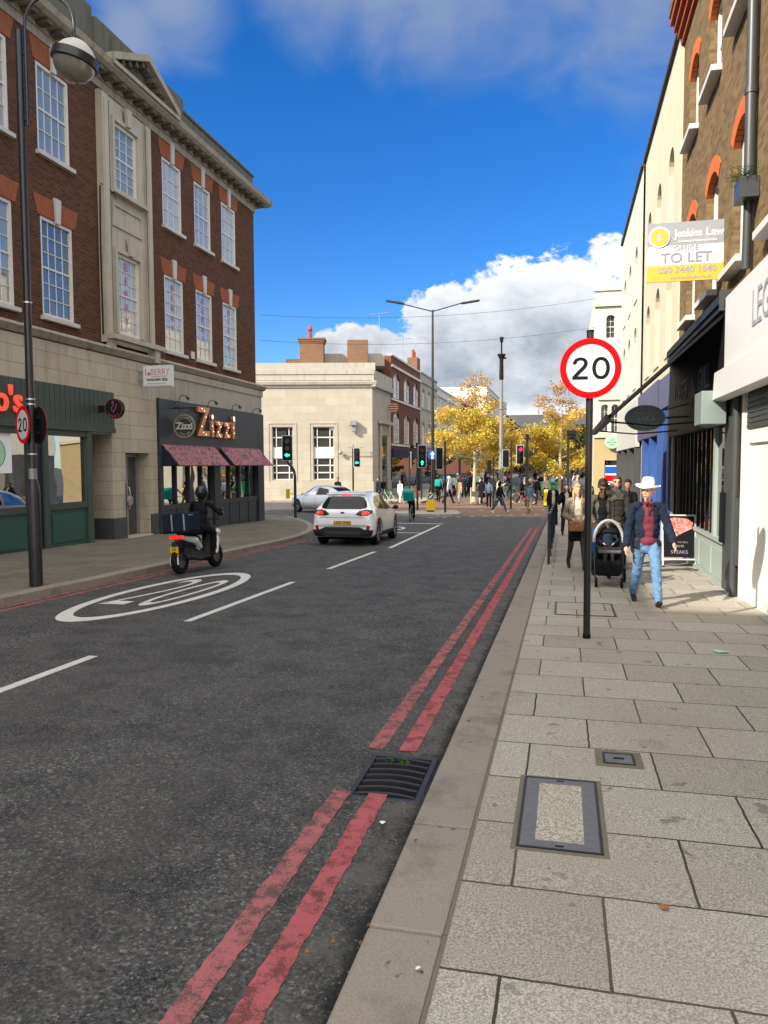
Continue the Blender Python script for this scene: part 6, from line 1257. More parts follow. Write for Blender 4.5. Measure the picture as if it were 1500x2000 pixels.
b = MB(); b.ball((0, -.25, .79), (.16, .42, .07), 14, 8); b.build('seat', 'black_matte', g, smooth=True)
b = MB(); b.box(-.16, -.77, .70, .16, -.72, .77); b.build('tail_light', 'tail_lit', g, bevel=.015)
b = MB(); b.box(-.09, -.86, .36, .09, -.845, .55); pp = b.build('number_plate', 'plate_yellow', g); text('LB', .09, 'letter_black', pp, (0, -.865, .505), ext=.001); text('70 RNX', .075, 'letter_black', pp, (0, -.865, .41), ext=.001, sx=.8)
b = MB(); b.box(-.1, -.875, .2, .09, -.86, .35); pp = b.build('learner_plate', 'sign_white', g); text('L', .14, 'cloth_red', pp, (0, -.878, .275), ext=.001, bold=.01)
b = MB(); b.box(-.05, -.85, .4, .05, -.6, .65); b.build('mudguard', 'cladding', g)
b = MB(); b.tube([(-.33, .36, 1.02), (-.12, .46, 1.04), (.12, .46, 1.04), (.33, .36, 1.02)], .018, 8); b.tube([(.25, .42, 1.03), (.33, .46, 1.2)], .008, 6); b.tube([(-.25, .42, 1.03), (-.33, .46, 1.2)], .008, 6)
for s in (1, -1): b.ball((s*.34, .46, 1.23), (.06, .015, .04), 10, 6)
b.build('handlebar', 'black_metal', g, smooth=True)
g = empty('delivery_box', (sx-.03, sy-.62, gz(sy)+RD+1.03), R(1), label='dark blue delivery box with silver reflective strips on the back of the scooter', cat='box'); g.rotation_euler = (R(-1), R(-4), R(-4)); b = MB(); b.box(-.29, -.26, -.18, .27, .24, .2); b.build('box', 'cloth_navy', g, bevel=.03)
b = MB()
for x in (-.08, .19): b.box(x, -.266, -.15, x+.03, -.261, .17); 
b.box(.275, -.2, .14, .28, -.05, .16); b.build('reflective_strip', 'silver_metal', g); b = MB(); b.box(-.3, -.27, -.2, .28, .25, -.181); b.build('base', 'black_matte', g)
def helmet(g, hd, HR, T): b = MB(); b.ball(hd+Vector((0, .01, .015)), (.13, .15, .145), 18, 12); b.build('helmet', 'glossy_black', g, smooth=True)
person((sx+.03, sy-.02, gz(sy)+RD), 176, 'scooter rider in black clothes and black helmet seen from behind', H=1.72, rootz=.9, top='cloth_black', open_jacket=None, coat=None, legs='cloth_black', lA=(72, 72), rA=(72, 72), lean=10, armL=((.08, -.1, -.11), (.05, -.22, -.13)), armR=((-.08, -.1, -.11), (-.05, -.22, -.13)), hat=helmet, hair=None, detail=2, torso_w=1.15, shoes='shoe_black')
# ---------------------------------------------------------------- more people on the crossing and beyond
def pz(y, road=False): return gz(y)+(RD if road else 0)
SP = .0
crowd = [
 ((-3.46, 42.7, pz(42.7, 1)), 60, 'person in black hoodie, blue jeans and white trainers stepping over the crossing', dict(H=1.78, top='cloth_black', legs='jeans_dark', shoes='shoe_white', lA=(28, 5), rA=(-26, 12), hair='hair_dark', hood='cloth_black', detail=2)),
 ((-1.83, 42.3, pz(42.3, 1)), 170, 'person in faded denim jacket and beige trousers walking away over the crossing', dict(H=1.68, top='denim_jacket', legs='khaki', lA=(15, 5), rA=(-15, 45), hair='hair_dark', detail=2)),
 ((-4.38, 46.1, pz(46.1)), 175, 'person in blue-grey sweatshirt and navy trousers standing with back to us', dict(H=1.62, top='cloth_bluegrey', legs='cloth_navy', hair='hair_dark', detail=2, lA=(5, 0), rA=(-5, 5))),
 ((-3.95, 47.6, pz(47.6)), 120, 'person in cream top with raised arms behind the blue-grey sweatshirt', dict(H=1.74, top='cloth_cream', legs='cloth_charcoal', hair='hair_dark', detail=1, armR=((-.05, -.12, -.06), (.0, -.22, .0)), armL=((.05, -.12, -.08), (.03, -.24, -.05)))),
 ((-5.17, 49.5, pz(49)), 160, 'person in long dark coat right of the left tree trunk', dict(H=1.75, top='cloth_black', coat='cloth_black', coat_len=.45, legs='cloth_black', hair='hair_dark', detail=1)),
 ((-6.68, 49.7, pz(49)), 170, 'woman in long beige coat with brown hair walking away by the left tree', dict(H=1.68, top='cloth_beige', coat='cloth_beige', coat_len=.5, legs='jeans', hair='hair_brown', hairlen=.18, detail=1, lA=(20, 5), rA=(-15, 20))),
 ((-7.29, 49.5, pz(49)), 90, 'man in pale blue shirt, black trousers and white cap standing by the dark pole', dict(H=1.82, top='cloth_paleblue', legs='cloth_black', hair='cloth_white', detail=1)),
 ((-8.3, 51.5, pz(49)), 180, 'delivery rider with teal bag standing behind the traffic pole', dict(H=1.72, top='cloth_black', legs='cloth_black', hair='hair_dark', detail=1)),
 ((-10.9, 51.3, pz(49)+RD), -20, 'woman in white top and white trousers facing us beside the dark shop front', dict(H=1.66, top='cloth_white', legs='cloth_white', hair='hair_dark', hairlen=.1, detail=1, shoes='cloth_red')),
 ((-12.35, 51.0, pz(49)+RD), -30, 'man in dark jacket with rucksack beside the bank corner', dict(H=1.85, top='cloth_black', coat='cloth_navy', coat_len=.1, legs='cloth_black', skin='skin_mid', detail=1)),
 ((-15.25, 51.0, pz(49)+RD), 10, 'man in black top seen above the silver car roof', dict(H=1.84, top='cloth_black', legs='cloth_black', skin='skin_mid', detail=1)),
 ((-2.68, 50.9, pz(49)), 100, 'person in red top and dark jacket standing over a bicycle', dict(H=1.7, top='cloth_red', open_jacket='cloth_black', legs='cloth_black', detail=1)),
 ((-1.75, 50.2, pz(49)), 160, 'person in black jacket right of the red topped cyclist', dict(H=1.74, top='cloth_black', open_jacket=None, legs='cloth_charcoal', detail=1, lA=(20, 5), rA=(-15, 15))),
 ((-1.25, 55.0, pz(49)), 20, 'person in pale cap and cream top near the green bin', dict(H=1.7, top='cloth_cream', legs='cloth_black', hair='cloth_white', detail=1)),
 ((.15, 52.0, pz(49)), 10, 'person in grey hoodie by the end of the railings', dict(H=1.72, top='cloth_bluegrey', legs='cloth_black', detail=1)),
 ((.75, 55.0, pz(49)), 0, 'person in white shirt far up the right pavement', dict(H=1.7, top='cloth_white', legs='jeans_dark', detail=1)),
 ((-.3, 60.0, pz(60)), 0, 'person in brown coat beyond the right tree', dict(H=1.7, top='cloth_brown', coat='cloth_brown', coat_len=.3, legs='cloth_black', detail=1)),
 ((-5.6, 62.0, pz(60)), 0, 'person in navy coat beyond the left tree', dict(H=1.72, top='cloth_navy', coat='cloth_navy', coat_len=.3, legs='cloth_black', detail=1)),
 ((-8.8, 66.0, pz(60)), 0, 'person in red coat in front of the far shops on the left', dict(H=1.7, top='cloth_red', legs='cloth_black', detail=1)),
 ((-9.7, 60.5, pz(60)), 180, 'person in green jacket in front of the far shops on the left', dict(H=1.72, top='pale_green', legs='cloth_black', detail=1)),
 ((-3.3, 66.0, pz(60)), 180, 'person in white jacket in the middle of the far square', dict(H=1.7, top='cloth_white', legs='cloth_black', detail=1)),
 ((-2.0, 70.0, pz(60)), 0, 'person in black walking in the middle of the far square', dict(H=1.7, top='cloth_black', legs='cloth_black', detail=1)),
]
for loc, f, lab, kw in crowd: person(loc, f, lab, **kw)
def backpack(loc, rz, mat, lab, s=1): g = empty('backpack', loc, R(rz), label=lab, cat='bag'); b = MB(); b.box(-.2*s, -.12*s, -.24*s, .2*s, .12*s, .24*s); b.build('bag_body', mat, g, bevel=.06); b = MB(); b.box(-.15*s, -.15*s, -.18*s, .15*s, -.12*s, .02); b.build('pocket', mat, g, bevel=.02)
backpack((-8.3, 51.28, pz(49)+1.3), 0, 'bag_teal', 'teal backpack worn behind the traffic pole with the filter signals')
backpack((-12.2, 51.25, pz(49)+1.15), 150, 'cloth_black', 'black rucksack of the man by the bank corner')
bicycle((-2.55, 50.4, pz(49)), R(75), 'cloth_red', 'bicycle with a pale front wheel held by the red topped person', 'cloth_white')
bicycle((-11.6, 50.8, pz(49)+RD), R(60), 'pale_green', 'green hire bicycle beside the man with the rucksack')
for k, (x, y) in enumerate(((-3.3, 58), (-2.6, 58.4), (-4.4, 58.2))):
    bicycle((x, y, pz(60)), R(80+8*k), 'pale_green', ('green hire bicycle parked behind the bicycle with the pale wheel', 'green hire bicycle parked right of another green bicycle on the far square', 'green hire bicycle parked behind the grey camera column')[k])
rnd = random.Random(77); src = [o for o in COL.objects if o.name.startswith('person') and not o.parent and o.location.y > 44]
for k in range(34):
    s_ = src[rnd.randrange(len(src))]; y = rnd.choice([rnd.uniform(58, 75), rnd.uniform(60, 120)]); x = rnd.uniform(-11.5, 1.6) if y > 64 else rnd.uniform(-9, 1)
    c = copy_tree(s_); c.location = (x, y, gz(y)); c.rotation_euler.z = rnd.uniform(0, 6.28); c['label'] = 'distant pedestrian, one of the crowd in the far square'; c['group'] = 'distant pedestrians in the far square'
# green bin trolley
plain('bright_green', (.02, .55, .2), .5)
g = empty('green_bin', (-1.0, 56.5, pz(60)), 0, label='bright green open-topped bin between the two autumn trees', cat='bin'); b = MB(); b.prism([(-.7, 1.15), (-.42, .25), (.42, .25), (.7, 1.15), (.62, 1.2), (-.62, 1.2)], 'y', -.45, .45); b.build('bin_body', 'bright_green', g, bevel=.03); b = MB(); b.box(-.75, -.5, 1.2, .75, .5, 1.27); b.build('rim', 'bright_green', g)
for x in (-.35, .35): b = MB(); b.cyl((x, -.3, .12), (x, -.22, .12), .12); b.cyl((x, .22, .12), (x, .3, .12), .12); b.build('wheel', 'black_matte', g)

# ---------------------------------------------------------------- poles, lamps, signals and signs
# round 20 sign on a black post, nearest us
P = (.255, 8.62); z0 = gz(P[1])
g = empty('speed_sign', (*P, z0), R(4), label='large round 20 speed limit sign on a black post, nearest on the right pavement', cat='road sign')
b = MB(); b.cyl((0, 0, -.1), (0, 0, 3.32), .038, n=20); b.build('post', 'black_pole', g, smooth=True); b = MB(); b.cyl((0, 0, 3.32), (0, 0, 3.34), .04, n=20); b.cyl((0, 0, 0), (0, 0, .05), .043, n=20); b.build('post_cap', 'black_matte', g)
zc = 2.735-z0
def disc(r, y0_, y1_, zc, x=0, n=64): b = MB(); b.lathe([(0, y0_), (r, y0_), (r, y1_), (0, y1_)], (x, 0, zc), n, 'y'); return b
sg = disc(.318, -.06, -.045, zc).build('sign_plate', 'grey_metal', g); rg = MB(); rg.lathe([(.252, -.0635), (.318, -.0635), (.318, -.0605), (.252, -.0605)], (0, 0, zc), 64, 'y'); rg.build('red_ring', 'sign_red', g); disc(.2515, -.0625, -.0603, zc).build('sign_face', 'sign_white', g)
def numeral(ch, x, s_):
    """transport style digits drawn as strokes"""
    b = MB(); w = .022*s_/.3
    if ch == '0': n = 40; f = lambda r: [(r[0]*abs(math.cos(2*PI*i/n))**.86*(1 if math.cos(2*PI*i/n) > 0 else -1), r[1]*math.sin(2*PI*i/n)) for i in range(n)]; o_, i_ = f((.43*s_*.9, .5*s_)), f((.43*s_*.9-.16*s_, .5*s_-.145*s_))
    if ch == '0':
        for i in range(n): j = (i+1) % n; b.prism([o_[i], o_[j], i_[j], i_[i]], 'y', -.001, .001)
    else:
        arc = [(-.345, .20), (-.30, .35), (-.2, .445), (-.02, .495), (.16, .465), (.29, .36), (.335, .22), (.29, .08), (.19, -.03), (.0, -.2), (-.12, -.31), (-.345, -.5), (-.1, -.5)]
        outer = [(-.35, .19), (-.325, .32), (-.24, .43), (-.1, .49), (.04, .5), (.18, .475), (.29, .40), (.345, .29), (.345, .17), (.29, .05), (.2, -.05), (.06, -.18), (-.12, -.355), (.36, -.355), (.36, -.5), (-.37, -.5), (-.37, -.38), (-.2, -.2), (.02, .01), (.13, .12), (.175, .22), (.165, .29), (.11, .345), (.02, .365), (-.08, .35), (-.15, .3), (-.18, .21), (-.185, .19)]
        b.prism([(a*s_*.95, c*s_) for a, c in outer], 'y', -.001, .001)
    o = b.build('number', 'sign_black', g if False else numeral.par); o.location = (x, numeral.y, numeral.z); return o
numeral.par, numeral.y, numeral.z = g, -.0655, zc
numeral('2', -.108, .235); numeral('0', .108, .235)
b = MB(); b.box(-.06, -.046, zc+.12, .06, .04, zc+.15); b.box(-.06, -.046, zc-.15, .06, .04, zc-.12); b.build('clip', 'black_metal', g)
# tall hooded lamp on the left with signs strapped to it
P = (-8.38, 10.82); z0 = gz(P[1]); g = empty('street_lamp', (*P, z0), yaw-R(0), label='tall black lamp column with white and black globe lantern on a curved arm', cat='street lamp')
b = MB(); b.lathe([(.0, -.1), (.105, -.1), (.105, 1.55), (.098, 1.62), (.09, 1.66), (.066, 1.75), (.066, 2.1), (.060, 4.6), (.058, 8.75), (0, 8.76)], (0, 0, 0), 24); b.build('column', 'black_pole', g, smooth=True)
b = MB()
for z in (2.14, 2.94, 3.02, 4.55): b.cyl((0, 0, z), (0, 0, z+.025), .072, n=20)
b.build('strap', 'silver_metal', g); b = MB(); b.box(.02, -.1, 1.2, .09, -.09, 1.34) if False else b.cyl((0, 0, 1.66), (0, 0, 1.92), .0665, n=20); b.build('grey_collar', 'grey_metal', g)
b = MB(); b.cyl((.1, 0, 7.3), (.1, 0, 8.6), .028); 
for z in (7.4, 7.9, 8.4): b.cyl((0, 0, z), (.1, 0, z), .02)
arc = [(.1, 0, 8.6)]+[(.485-.385*math.cos(PI*i/16*1.0), 0, 8.85+.42*math.sin(PI*i/16)) for i in range(0, 17)]+[(.87, 0, 8.58)]; b.tube(arc, .024, 10); b.build('arm', 'black_pole', g, smooth=True)
tl_ = Matrix.Rotation(R(14), 3, 'Y'); hc = (.87, 0, 8.3)
def lan(prof, nm, mat, par=g): b = MB(); b.T = Matrix.Translation(hc) @ tl_.to_4x4(); b.lathe([(r*.93, z*.93) for r, z in prof], (0, 0, 0), 32); return b.build(nm, mat, par, smooth=True)
m_, t_2, b_2 = newmat('lantern_glass'); b_2.inputs['Base Color'].default_value = (.2, .19, .165, 1); b_2.inputs['Roughness'].default_value = .06; b_2.inputs['Coat Weight'].default_value = .6
HD = lan([(0, .34), (.05, .335), (.15, .30), (.25, .22), (.32, .12), (.345, .05)], 'lantern_top', 'white_dirty'); lan([(.335, .09), (.378, .075), (.384, -.06), (.35, -.075)], 'lantern_band', 'black_pole'); lan([(.345, -.06), (.32, -.16), (.25, -.26), (.15, -.325), (0, -.35)], 'lantern_bowl', 'lantern_glass')
for (zc_, rot, yo, lab) in ((2.62, -32, -.05, 'small round 20 speed limit sign strapped to the lamp column, seen at an angle'), (2.62, 148, .05, 'round sign with red edge facing away on the far side of the lamp column')):
    g2 = empty('speed_sign', (P[0], P[1], z0), R(rot), label=lab, cat='road sign')
    b = disc(.3, -.13, -.12, zc_, n=40); b.build('sign_plate', 'black_matte', g2); b = MB(); b.lathe([(.235, -.134), (.3, -.134), (.3, -.1305)], (0, 0, zc_), 40, 'y'); b.build('red_ring', 'sign_red', g2); b = disc(.2345, -.133, -.1305, zc_, n=40); b.build('sign_face', 'sign_white', g2)
    numeral.par, numeral.y, numeral.z = g2, -.137, zc_; numeral('2', -.105, .22); numeral('0', .105, .22)
    b = MB(); b.box(-.07, -.119, zc_+.1, .07, -.06, zc_+.14); b.box(-.07, -.119, zc_-.14, .07, -.06, zc_-.1); b.build('clip', 'black_metal', g2)

def signal(loc, rz, lab, pole=None, ztop=3.0, hz=2.5, lit='green_lamp', arrow=None, w=.36, h=1.0, board=True, off=(0, 0), group=None, extra=None, red=False, back=False, pole_r=.057, noheads=False):
    """signal on a post; local -y is the way the lenses face"""
    g = empty('traffic_light', loc, R(rz), label=lab, cat='traffic light', group=group)
    b = MB()
    if pole: b.tube(pole, pole_r, 10)
    else: b.cyl((0, 0, -.1), (0, 0, ztop), pole_r, n=14)
    b.build('pole', 'black_pole', g, smooth=True)
    x, y = off
    if not noheads:
        b = MB(); b.box(x-w*.42, y-.12, hz-h*.46, x+w*.42, y+.1, hz+h*.46); hd = b.build('signal_head', 'black_matte', g, bevel=.03)
        if board:
            b = MB(); b.box(x-w/2, y+.0, hz-h/2, x+w/2, y+.014, hz+h/2); b.build('backing_board', 'black_matte', g)
            b = MB(); e = .03; W2, H2 = w/2+e, h/2+e
            for q in ((x-W2, hz+h/2, x+W2, hz+H2), (x-W2, hz-H2, x+W2, hz-h/2), (x-W2, hz-h/2, x-w/2, hz+h/2), (x+w/2, hz-h/2, x+W2, hz+h/2)): b.box(q[0], y-.012, q[1], q[2], y+.018, q[3])
            b.build('board_edge', 'light_grey_plastic', g)
        for i, zz in enumerate((h*.29, 0, -h*.29)):
            r_ = min(w, h/3)*.31; b = MB(); b.cyl((x, y-.125, hz+zz), (x, y-.14, hz+zz), r_, n=20); on = (i == 2 and lit == 'green_lamp') or (i == 0 and lit == 'red_lamp')
            if on and arrow:
                b = MB(); a = r_*1.05; pts = {'left': [(-a, 0), (0, a*.8), (0, a*.35), (a, a*.35), (a, -a*.35), (0, -a*.35), (0, -a*.8)], 'up': [(0, a), (a*.7, 0), (a*.3, 0), (a*.3, -a), (-a*.3, -a), (-a*.3, 0), (-a*.7, 0)]}[arrow]
                b.prism([(x+p[0], hz+zz+p[1]) for p in pts], 'y', y-.145, y-.13)
            b.build('lens', lit if on else 'glossy_black', g, smooth=not arrow)
            b = MB(); n = 14
            for k in range(n): a0, a1 = PI*k/n-.0, PI*(k+1)/n; R1 = r_*1.15; b.quad((x+R1*math.cos(a0), y-.12, hz+zz+R1*math.sin(a0)), (x+R1*math.cos(a1), y-.12, hz+zz+R1*math.sin(a1)), (x+R1*math.cos(a1), y-.3, hz+zz-.02+R1*math.sin(a1)), (x+R1*math.cos(a0), y-.3, hz+zz-.02+R1*math.sin(a0)))
            b.build('visor', 'black_matte', g)
    if extra: extra(g)
    return g
# A: bent post at the corner of the grey restaurant
def xa(g): b = MB(); b.box(-.42, -.08, .9, -.26, .1, 1.35); b.box(-.26, -.03, 1.1, 0, .03, 1.14); b.build('push_button', 'plate_yellow', g, bevel=.01); b = MB(); b.cyl((-.33, 0, 3.75), (-.33, 0, 4.05), .05); b.box(-.4, -.15, 3.6, -.26, .1, 3.75); b.build('sensor', 'black_matte', g)
signal((-12.19, 33.84, gz(33.84)), math.degrees(yaw), 'traffic light with green left arrow on a bent black post by the grey restaurant corner', pole=[(0, 0, -.1), (0, 0, 1.9), (-.03, 0, 2.15), (-.15, 0, 2.4), (-.28, 0, 2.5), (-.33, 0, 2.65), (-.33, 0, 3.6)], hz=3.24, w=.44, h=1.12, off=(-.33, -.08), arrow='left', extra=xa, pole_r=.065)
def xb(g): b = MB(); b.box(-.33, -.02, 3.72, .66, .03, 3.79); b.cyl((0, 0, 3.6), (0, 0, 3.95), .05); b.build('sensor_bar', 'grey_metal', g); b = MB(); b.box(.08, -.1, .5, .25, .08, .95); b.build('push_button', 'black_matte', g)
signal((-12.93, 46.6, gz(46.6)+RD), math.degrees(yaw), 'traffic light with green left arrow on a straight post in front of the bank', ztop=3.7, hz=3.02+.12, w=.36, h=1.14, off=(.24, -.05), arrow='left', extra=xb)
def xc(g): b = MB(); b.cyl((-.03, 0, 3.5), (-.03, 0, 3.75), .05); b.ball((-.3, 0, 3.55), .11, 10, 6); b.cyl((-.3, 0, 3.55), (0, 0, 3.6), .02); b.build('sensor', 'black_matte', g)
signal((-7.95, 42.0, gz(42)), math.degrees(yaw), 'traffic light with green ahead arrow on the island beside the blue arrow sign', ztop=3.5, hz=3.0, w=.42, h=1.2, off=(.26, -.05), arrow='up', extra=xc)
# D: dark post with signals facing away
signal((-6.12, 40.2, gz(40)), 195, 'unlit traffic light facing away on the black post right of the yellow bollard', ztop=3.75, hz=2.85, w=.34, h=1.1, off=(.3, -.05), lit=None, board=True)
signal((-10.7, 53.5, gz(50)), 110, 'side-on traffic light in front of the dark shop left of the ahead arrow signal', ztop=3.2, hz=2.9, w=.36, h=1.05, lit=None, off=(.1, -.1))
signal((-10.2, 55.5, gz(50)), 75, 'side-on black traffic light on the far kerb by the dark shop', ztop=3.4, hz=3.0, w=.36, h=1.1, lit=None, off=(.1, -.1))
signal((-4.35, 48.6, gz(48)), 195, 'small black traffic light facing away left of the grey camera column', ztop=3.0, hz=2.4, w=.3, h=.9, lit=None, off=(.25, -.05), board=False)
signal((-3.1, 46.5, gz(46)), 210, 'tall black post with a traffic light turned away right of the camera column', ztop=3.95, hz=2.9, w=.4, h=1.0, lit=None, off=(.35, -.05))
signal((-2.35, 49.2, gz(48)), 20, 'traffic light with a lit red lamp beside the black post in the square', ztop=4.0, hz=3.15, w=.42, h=1.15, lit='red_lamp', off=(-.42, -.05))
signal((-2.28, 50.0, gz(48)), 260, 'side-on traffic light with big visors right of the lit red lamp', ztop=3.6, hz=3.2, w=.4, h=1.1, lit=None, off=(-.1, -.42))
g = empty('post_lamp', (-2.3, 49.5, gz(48)), 0, label='black lamp post with flat round head behind the lit red signal', cat='street lamp'); b = MB(); b.cyl((0, 0, -.1), (0, 0, 4.1), .07); b.build('pole', 'black_pole', g); b = MB(); b.lathe([(0, 4.1), (.22, 4.12), (.24, 4.18), (.1, 4.25), (.14, 4.4), (0, 4.45)], (0, 0, 0), 18); b.build('lamp_head', 'black_metal', g)
# blue arrow sign, yellow bollards
plain('arrow_white', (.75, .75, .75), .4)
def arrow_pts(s): return [(.0, .30*s), (.22*s, .05*s), (.08*s, .08*s), (.08*s, -.28*s), (-.08*s, -.28*s), (-.08*s, .08*s), (-.22*s, .05*s)]
g = empty('arrow_sign', (-7.55, 44.6, gz(44)), yaw, label='round blue sign with white upward arrow behind the ahead signal', cat='road sign'); b = MB(); b.cyl((0, 0, -.1), (0, 0, 3.4), .045); b.build('pole', 'black_pole', g); disc(.28, -.08, -.05, 3.1, n=28).build('sign_plate', 'blue_sign', g); b = MB(); b.prism([(x, 3.1+z) for x, z in arrow_pts(.75)], 'y', -.09, -.081); b.build('arrow', 'arrow_white', g)
def bollard(loc, rz, lab):
    g = empty('traffic_bollard', loc, rz, label=lab, cat='bollard'); b = MB(); n = 16
    prof = [(-.21, .05), (-.23, .1), (-.23, .5), (-.2, .56)]+[(.2*-math.cos(PI*i/n), .78+.25*math.sin(PI*i/n)) for i in range(0, n+1)]+[(.2, .56), (.23, .5), (.23, .1), (.21, .05)]
    b.prism(prof, 'y', -.12, .12); b.build('shell', 'yellow_plastic', g, bevel=.03); b = MB(); b.box(-.2, -.13, 0, .2, .13, .07); b.build('base', 'black_matte', g)
    b = MB(); b.lathe([(0, -.135), (.15, -.135), (.15, -.121), (0, -.121)], (0, 0, .82), 24, 'y'); b.build('blue_disc', 'blue_sign', g); b = MB(); a = .1; rot = lambda x, z: (x*.7-z*.7, x*.7+z*.7)
    b.prism([((rot(x, z)[0])*.5, .82-rot(x, z)[1]*.5) for x, z in arrow_pts(.8)], 'y', -.145, -.136); b.build('arrow', 'arrow_white', g)
bollard((-7.02, 40.9, gz(40.9)), yaw, 'yellow keep-left bollard with blue arrow disc on the traffic island')
bollard((-1.05, 47.2, gz(47)), R(80), 'yellow and black bollard seen edge-on near the far end of the railings')
# tall twin-arm lamp
g = empty('street_lamp', (-8.12, 48.1, gz(48)), R(13), label='very tall thin black lamp column with two raised arms behind the island', cat='street lamp')
b = MB(); b.cyl((0, 0, -.1), (0, 0, 3), .13, .11, 14); b.cyl((0, 0, 3), (0, 0, 12.2), .1, .06, 14); b.build('column', 'black_pole', g, smooth=True); b = MB(); b.tube([(0, 0, 12.1), (-1.6, 0, 12.5), (-2.2, 0, 12.62)], .035, 8); b.tube([(0, 0, 12.1), (1.6, 0, 12.55), (2.0, 0, 12.68)], .035, 8); b.build('arm', 'black_pole', g)
for s in (1, -1): b = MB(); b.T = Matrix.Translation((s*2.35, 0, 12.68)) @ Matrix.Rotation(R(-9*s), 4, 'Y'); b.prism([(-.6, -.02), (-.5, -.06), (.55, -.06), (.62, 0), (.5, .05), (-.5, .05)], 'y', -.13, .13); b.build('lamp_head', 'black_metal', g, bevel=.02)
# grey camera column
g = empty('camera_column', (-3.95, 49.5, gz(49)), 0, label='tall grey column with black camera head in the middle of the square', cat='camera column')
b = MB(); b.lathe([(0, -.1), (.15, -.1), (.15, 2.9), (.13, 3.0), (.11, 9.2), (0, 9.2)], (0, 0, 0), 16); b.build('column', 'galv_column', g, smooth=True); b = MB(); b.lathe([(.14, 7.9), (.14, 8.2), (.12, 9.0), (.13, 9.2), (.26, 9.45), (.26, 9.5), (.05, 9.52), (.05, 10.2), (.1, 10.3), (.14, 10.55), (0, 10.6)], (0, 0, 0), 16); b.box(.1, -.1, 9.2, .3, .1, 9.3); b.build('camera_head', 'black_matte', g); b = MB(); b.lathe([(.14, 6.0), (.18, 6.02), (.18, 6.1), (.14, 6.12)], (0, 0, 0), 14); b.build('collar', 'galv_column', g)
# black camera pole on the right pavement
g = empty('camera_pole', (.22, 50.5, gz(50)), 0, label='black pole with boxy camera on top in front of the right autumn tree', cat='camera pole'); b = MB(); b.cyl((0, 0, -.1), (0, 0, 4.5), .1, .08, 12); b.build('pole', 'black_pole', g); b = MB(); b.box(-.1, -.2, 4.4, .5, .2, 4.7); b.ball((.15, -.1, 4.25), .16, 12, 8); b.box(.2, -.15, 4.1, .5, .15, 4.4); b.build('camera_head', 'black_matte', g, bevel=.02)
# guard railing
g = empty('guard_railing', (-.3, 16.2, 0), 0, label='black metal pedestrian guard railing along the kerb', cat='railing')
def zr(y): return gz(16.2+y)
b = MB()
for z in (1.0, .14): b.add([(-.02, 0, zr(0)+z), (.02, 0, zr(0)+z), (.02, 9.4, zr(9.4)+z), (-.02, 9.4, zr(9.4)+z), (-.02, 0, zr(0)+z+.045), (.02, 0, zr(0)+z+.045), (.02, 9.4, zr(9.4)+z+.045), (-.02, 9.4, zr(9.4)+z+.045)], [[0, 3, 2, 1], [4, 5, 6, 7], [0, 1, 5, 4], [1, 2, 6, 5], [2, 3, 7, 6], [3, 0, 4, 7]])
b.build('rail', 'black_metal', g)
for k in range(6): y = k*1.87; b = MB(); b.box(-.027, y-.027, zr(y)-.05, .027, y+.027, zr(y)+1.06); b.build('post', 'black_metal', g)
for k in range(78):
    y = .12+k*.119
    b = MB(); b.cyl((0, y, zr(y)+.16), (0, y, zr(y)+1.02), .009, n=6); b.build('bar', 'black_metal', g)
# sandwich board outside the dark restaurant
g = empty('sandwich_board', (2.27, 16.3, gz(16.3)), R(4), label='white framed sandwich board with a picture of steak outside the dark restaurant', cat='sign board'); TB = Matrix.Rotation(R(-9), 4, 'X')
b = MB(); b.T = TB
for q in ((-.33, .02, -.30, 1.06), (.30, .02, .33, 1.06), (-.30, 1.03, .30, 1.06), (-.30, .14, .30, .17)): b.box(q[0], -.02, q[1], q[2], .02, q[3])
b.build('frame', 'light_grey_plastic', g, bevel=.005); b = MB(); b.T = TB; b.box(-.30, -.012, .2, .30, .01, 1.03); b.build('panel', 'sign_black', g)
m, t, bb_ = newmat('steak_picture'); v = coords(t); c = mixc(t, ramp(t, noi(t, v, 9, 5, .7, 1.5), [(.4, 0.0), (.6, 1.0)]), (.4, .06, .05), (.75, .4, .36)); lnk(t, c, bb_.inputs['Base Color']); bb_.inputs['Roughness'].default_value = .4
b = MB(); b.T = TB; b.prism([(-.22, .62), (-.28, .95), (-.1, 1.0), (.15, .98), (.27, .9), (.25, .78), (.05, .68), (-.08, .6)], 'y', -.017, -.0125); b.build('picture', 'steak_picture', g)
for txt, z, s_ in (('PRIME', .42, .07), ('STEAKS', .3, .1), ('FROM THE GRILL', .5, .045)): o = text(txt, s_, 'text_grey', g, (0, -.02+.0, z), ext=.001); o.location = TB @ Vector((0, -.018, z)); o.rotation_euler = (PI/2-R(9), 0, 0)
b = MB(); b.T = Matrix.Translation((0, .34, 0)) @ Matrix.Rotation(R(9), 4, 'X'); b.box(-.33, -.02, .02, -.30, .02, 1.06); b.box(.3, -.02, .02, .33, .02, 1.06); b.build('back_leg', 'light_grey_plastic', g)
b = MB(); b.T = TB; b.box(-.33, -.03, 0, -.29, .03, .03); b.box(.29, -.03, 0, .33, .03, .03); b.build('foot', 'black_matte', g)
# white estate sign board stuck by the left tree
g = empty('barrier_sign', (-5.65, 50.0, gz(50)), R(-8), label='low cream barrier board left of the tree trunk in the square', cat='barrier'); b = MB(); b.box(-.25, -.02, .45, .35, .02, .8); b.build('panel', 'cloth_grey', g); b = MB(); b.box(-.3, -.04, 0, -.25, .04, 1.05); b.box(.3, -.04, 0, .36, .04, 1.05); b.build('leg', 'letter_cream', g)
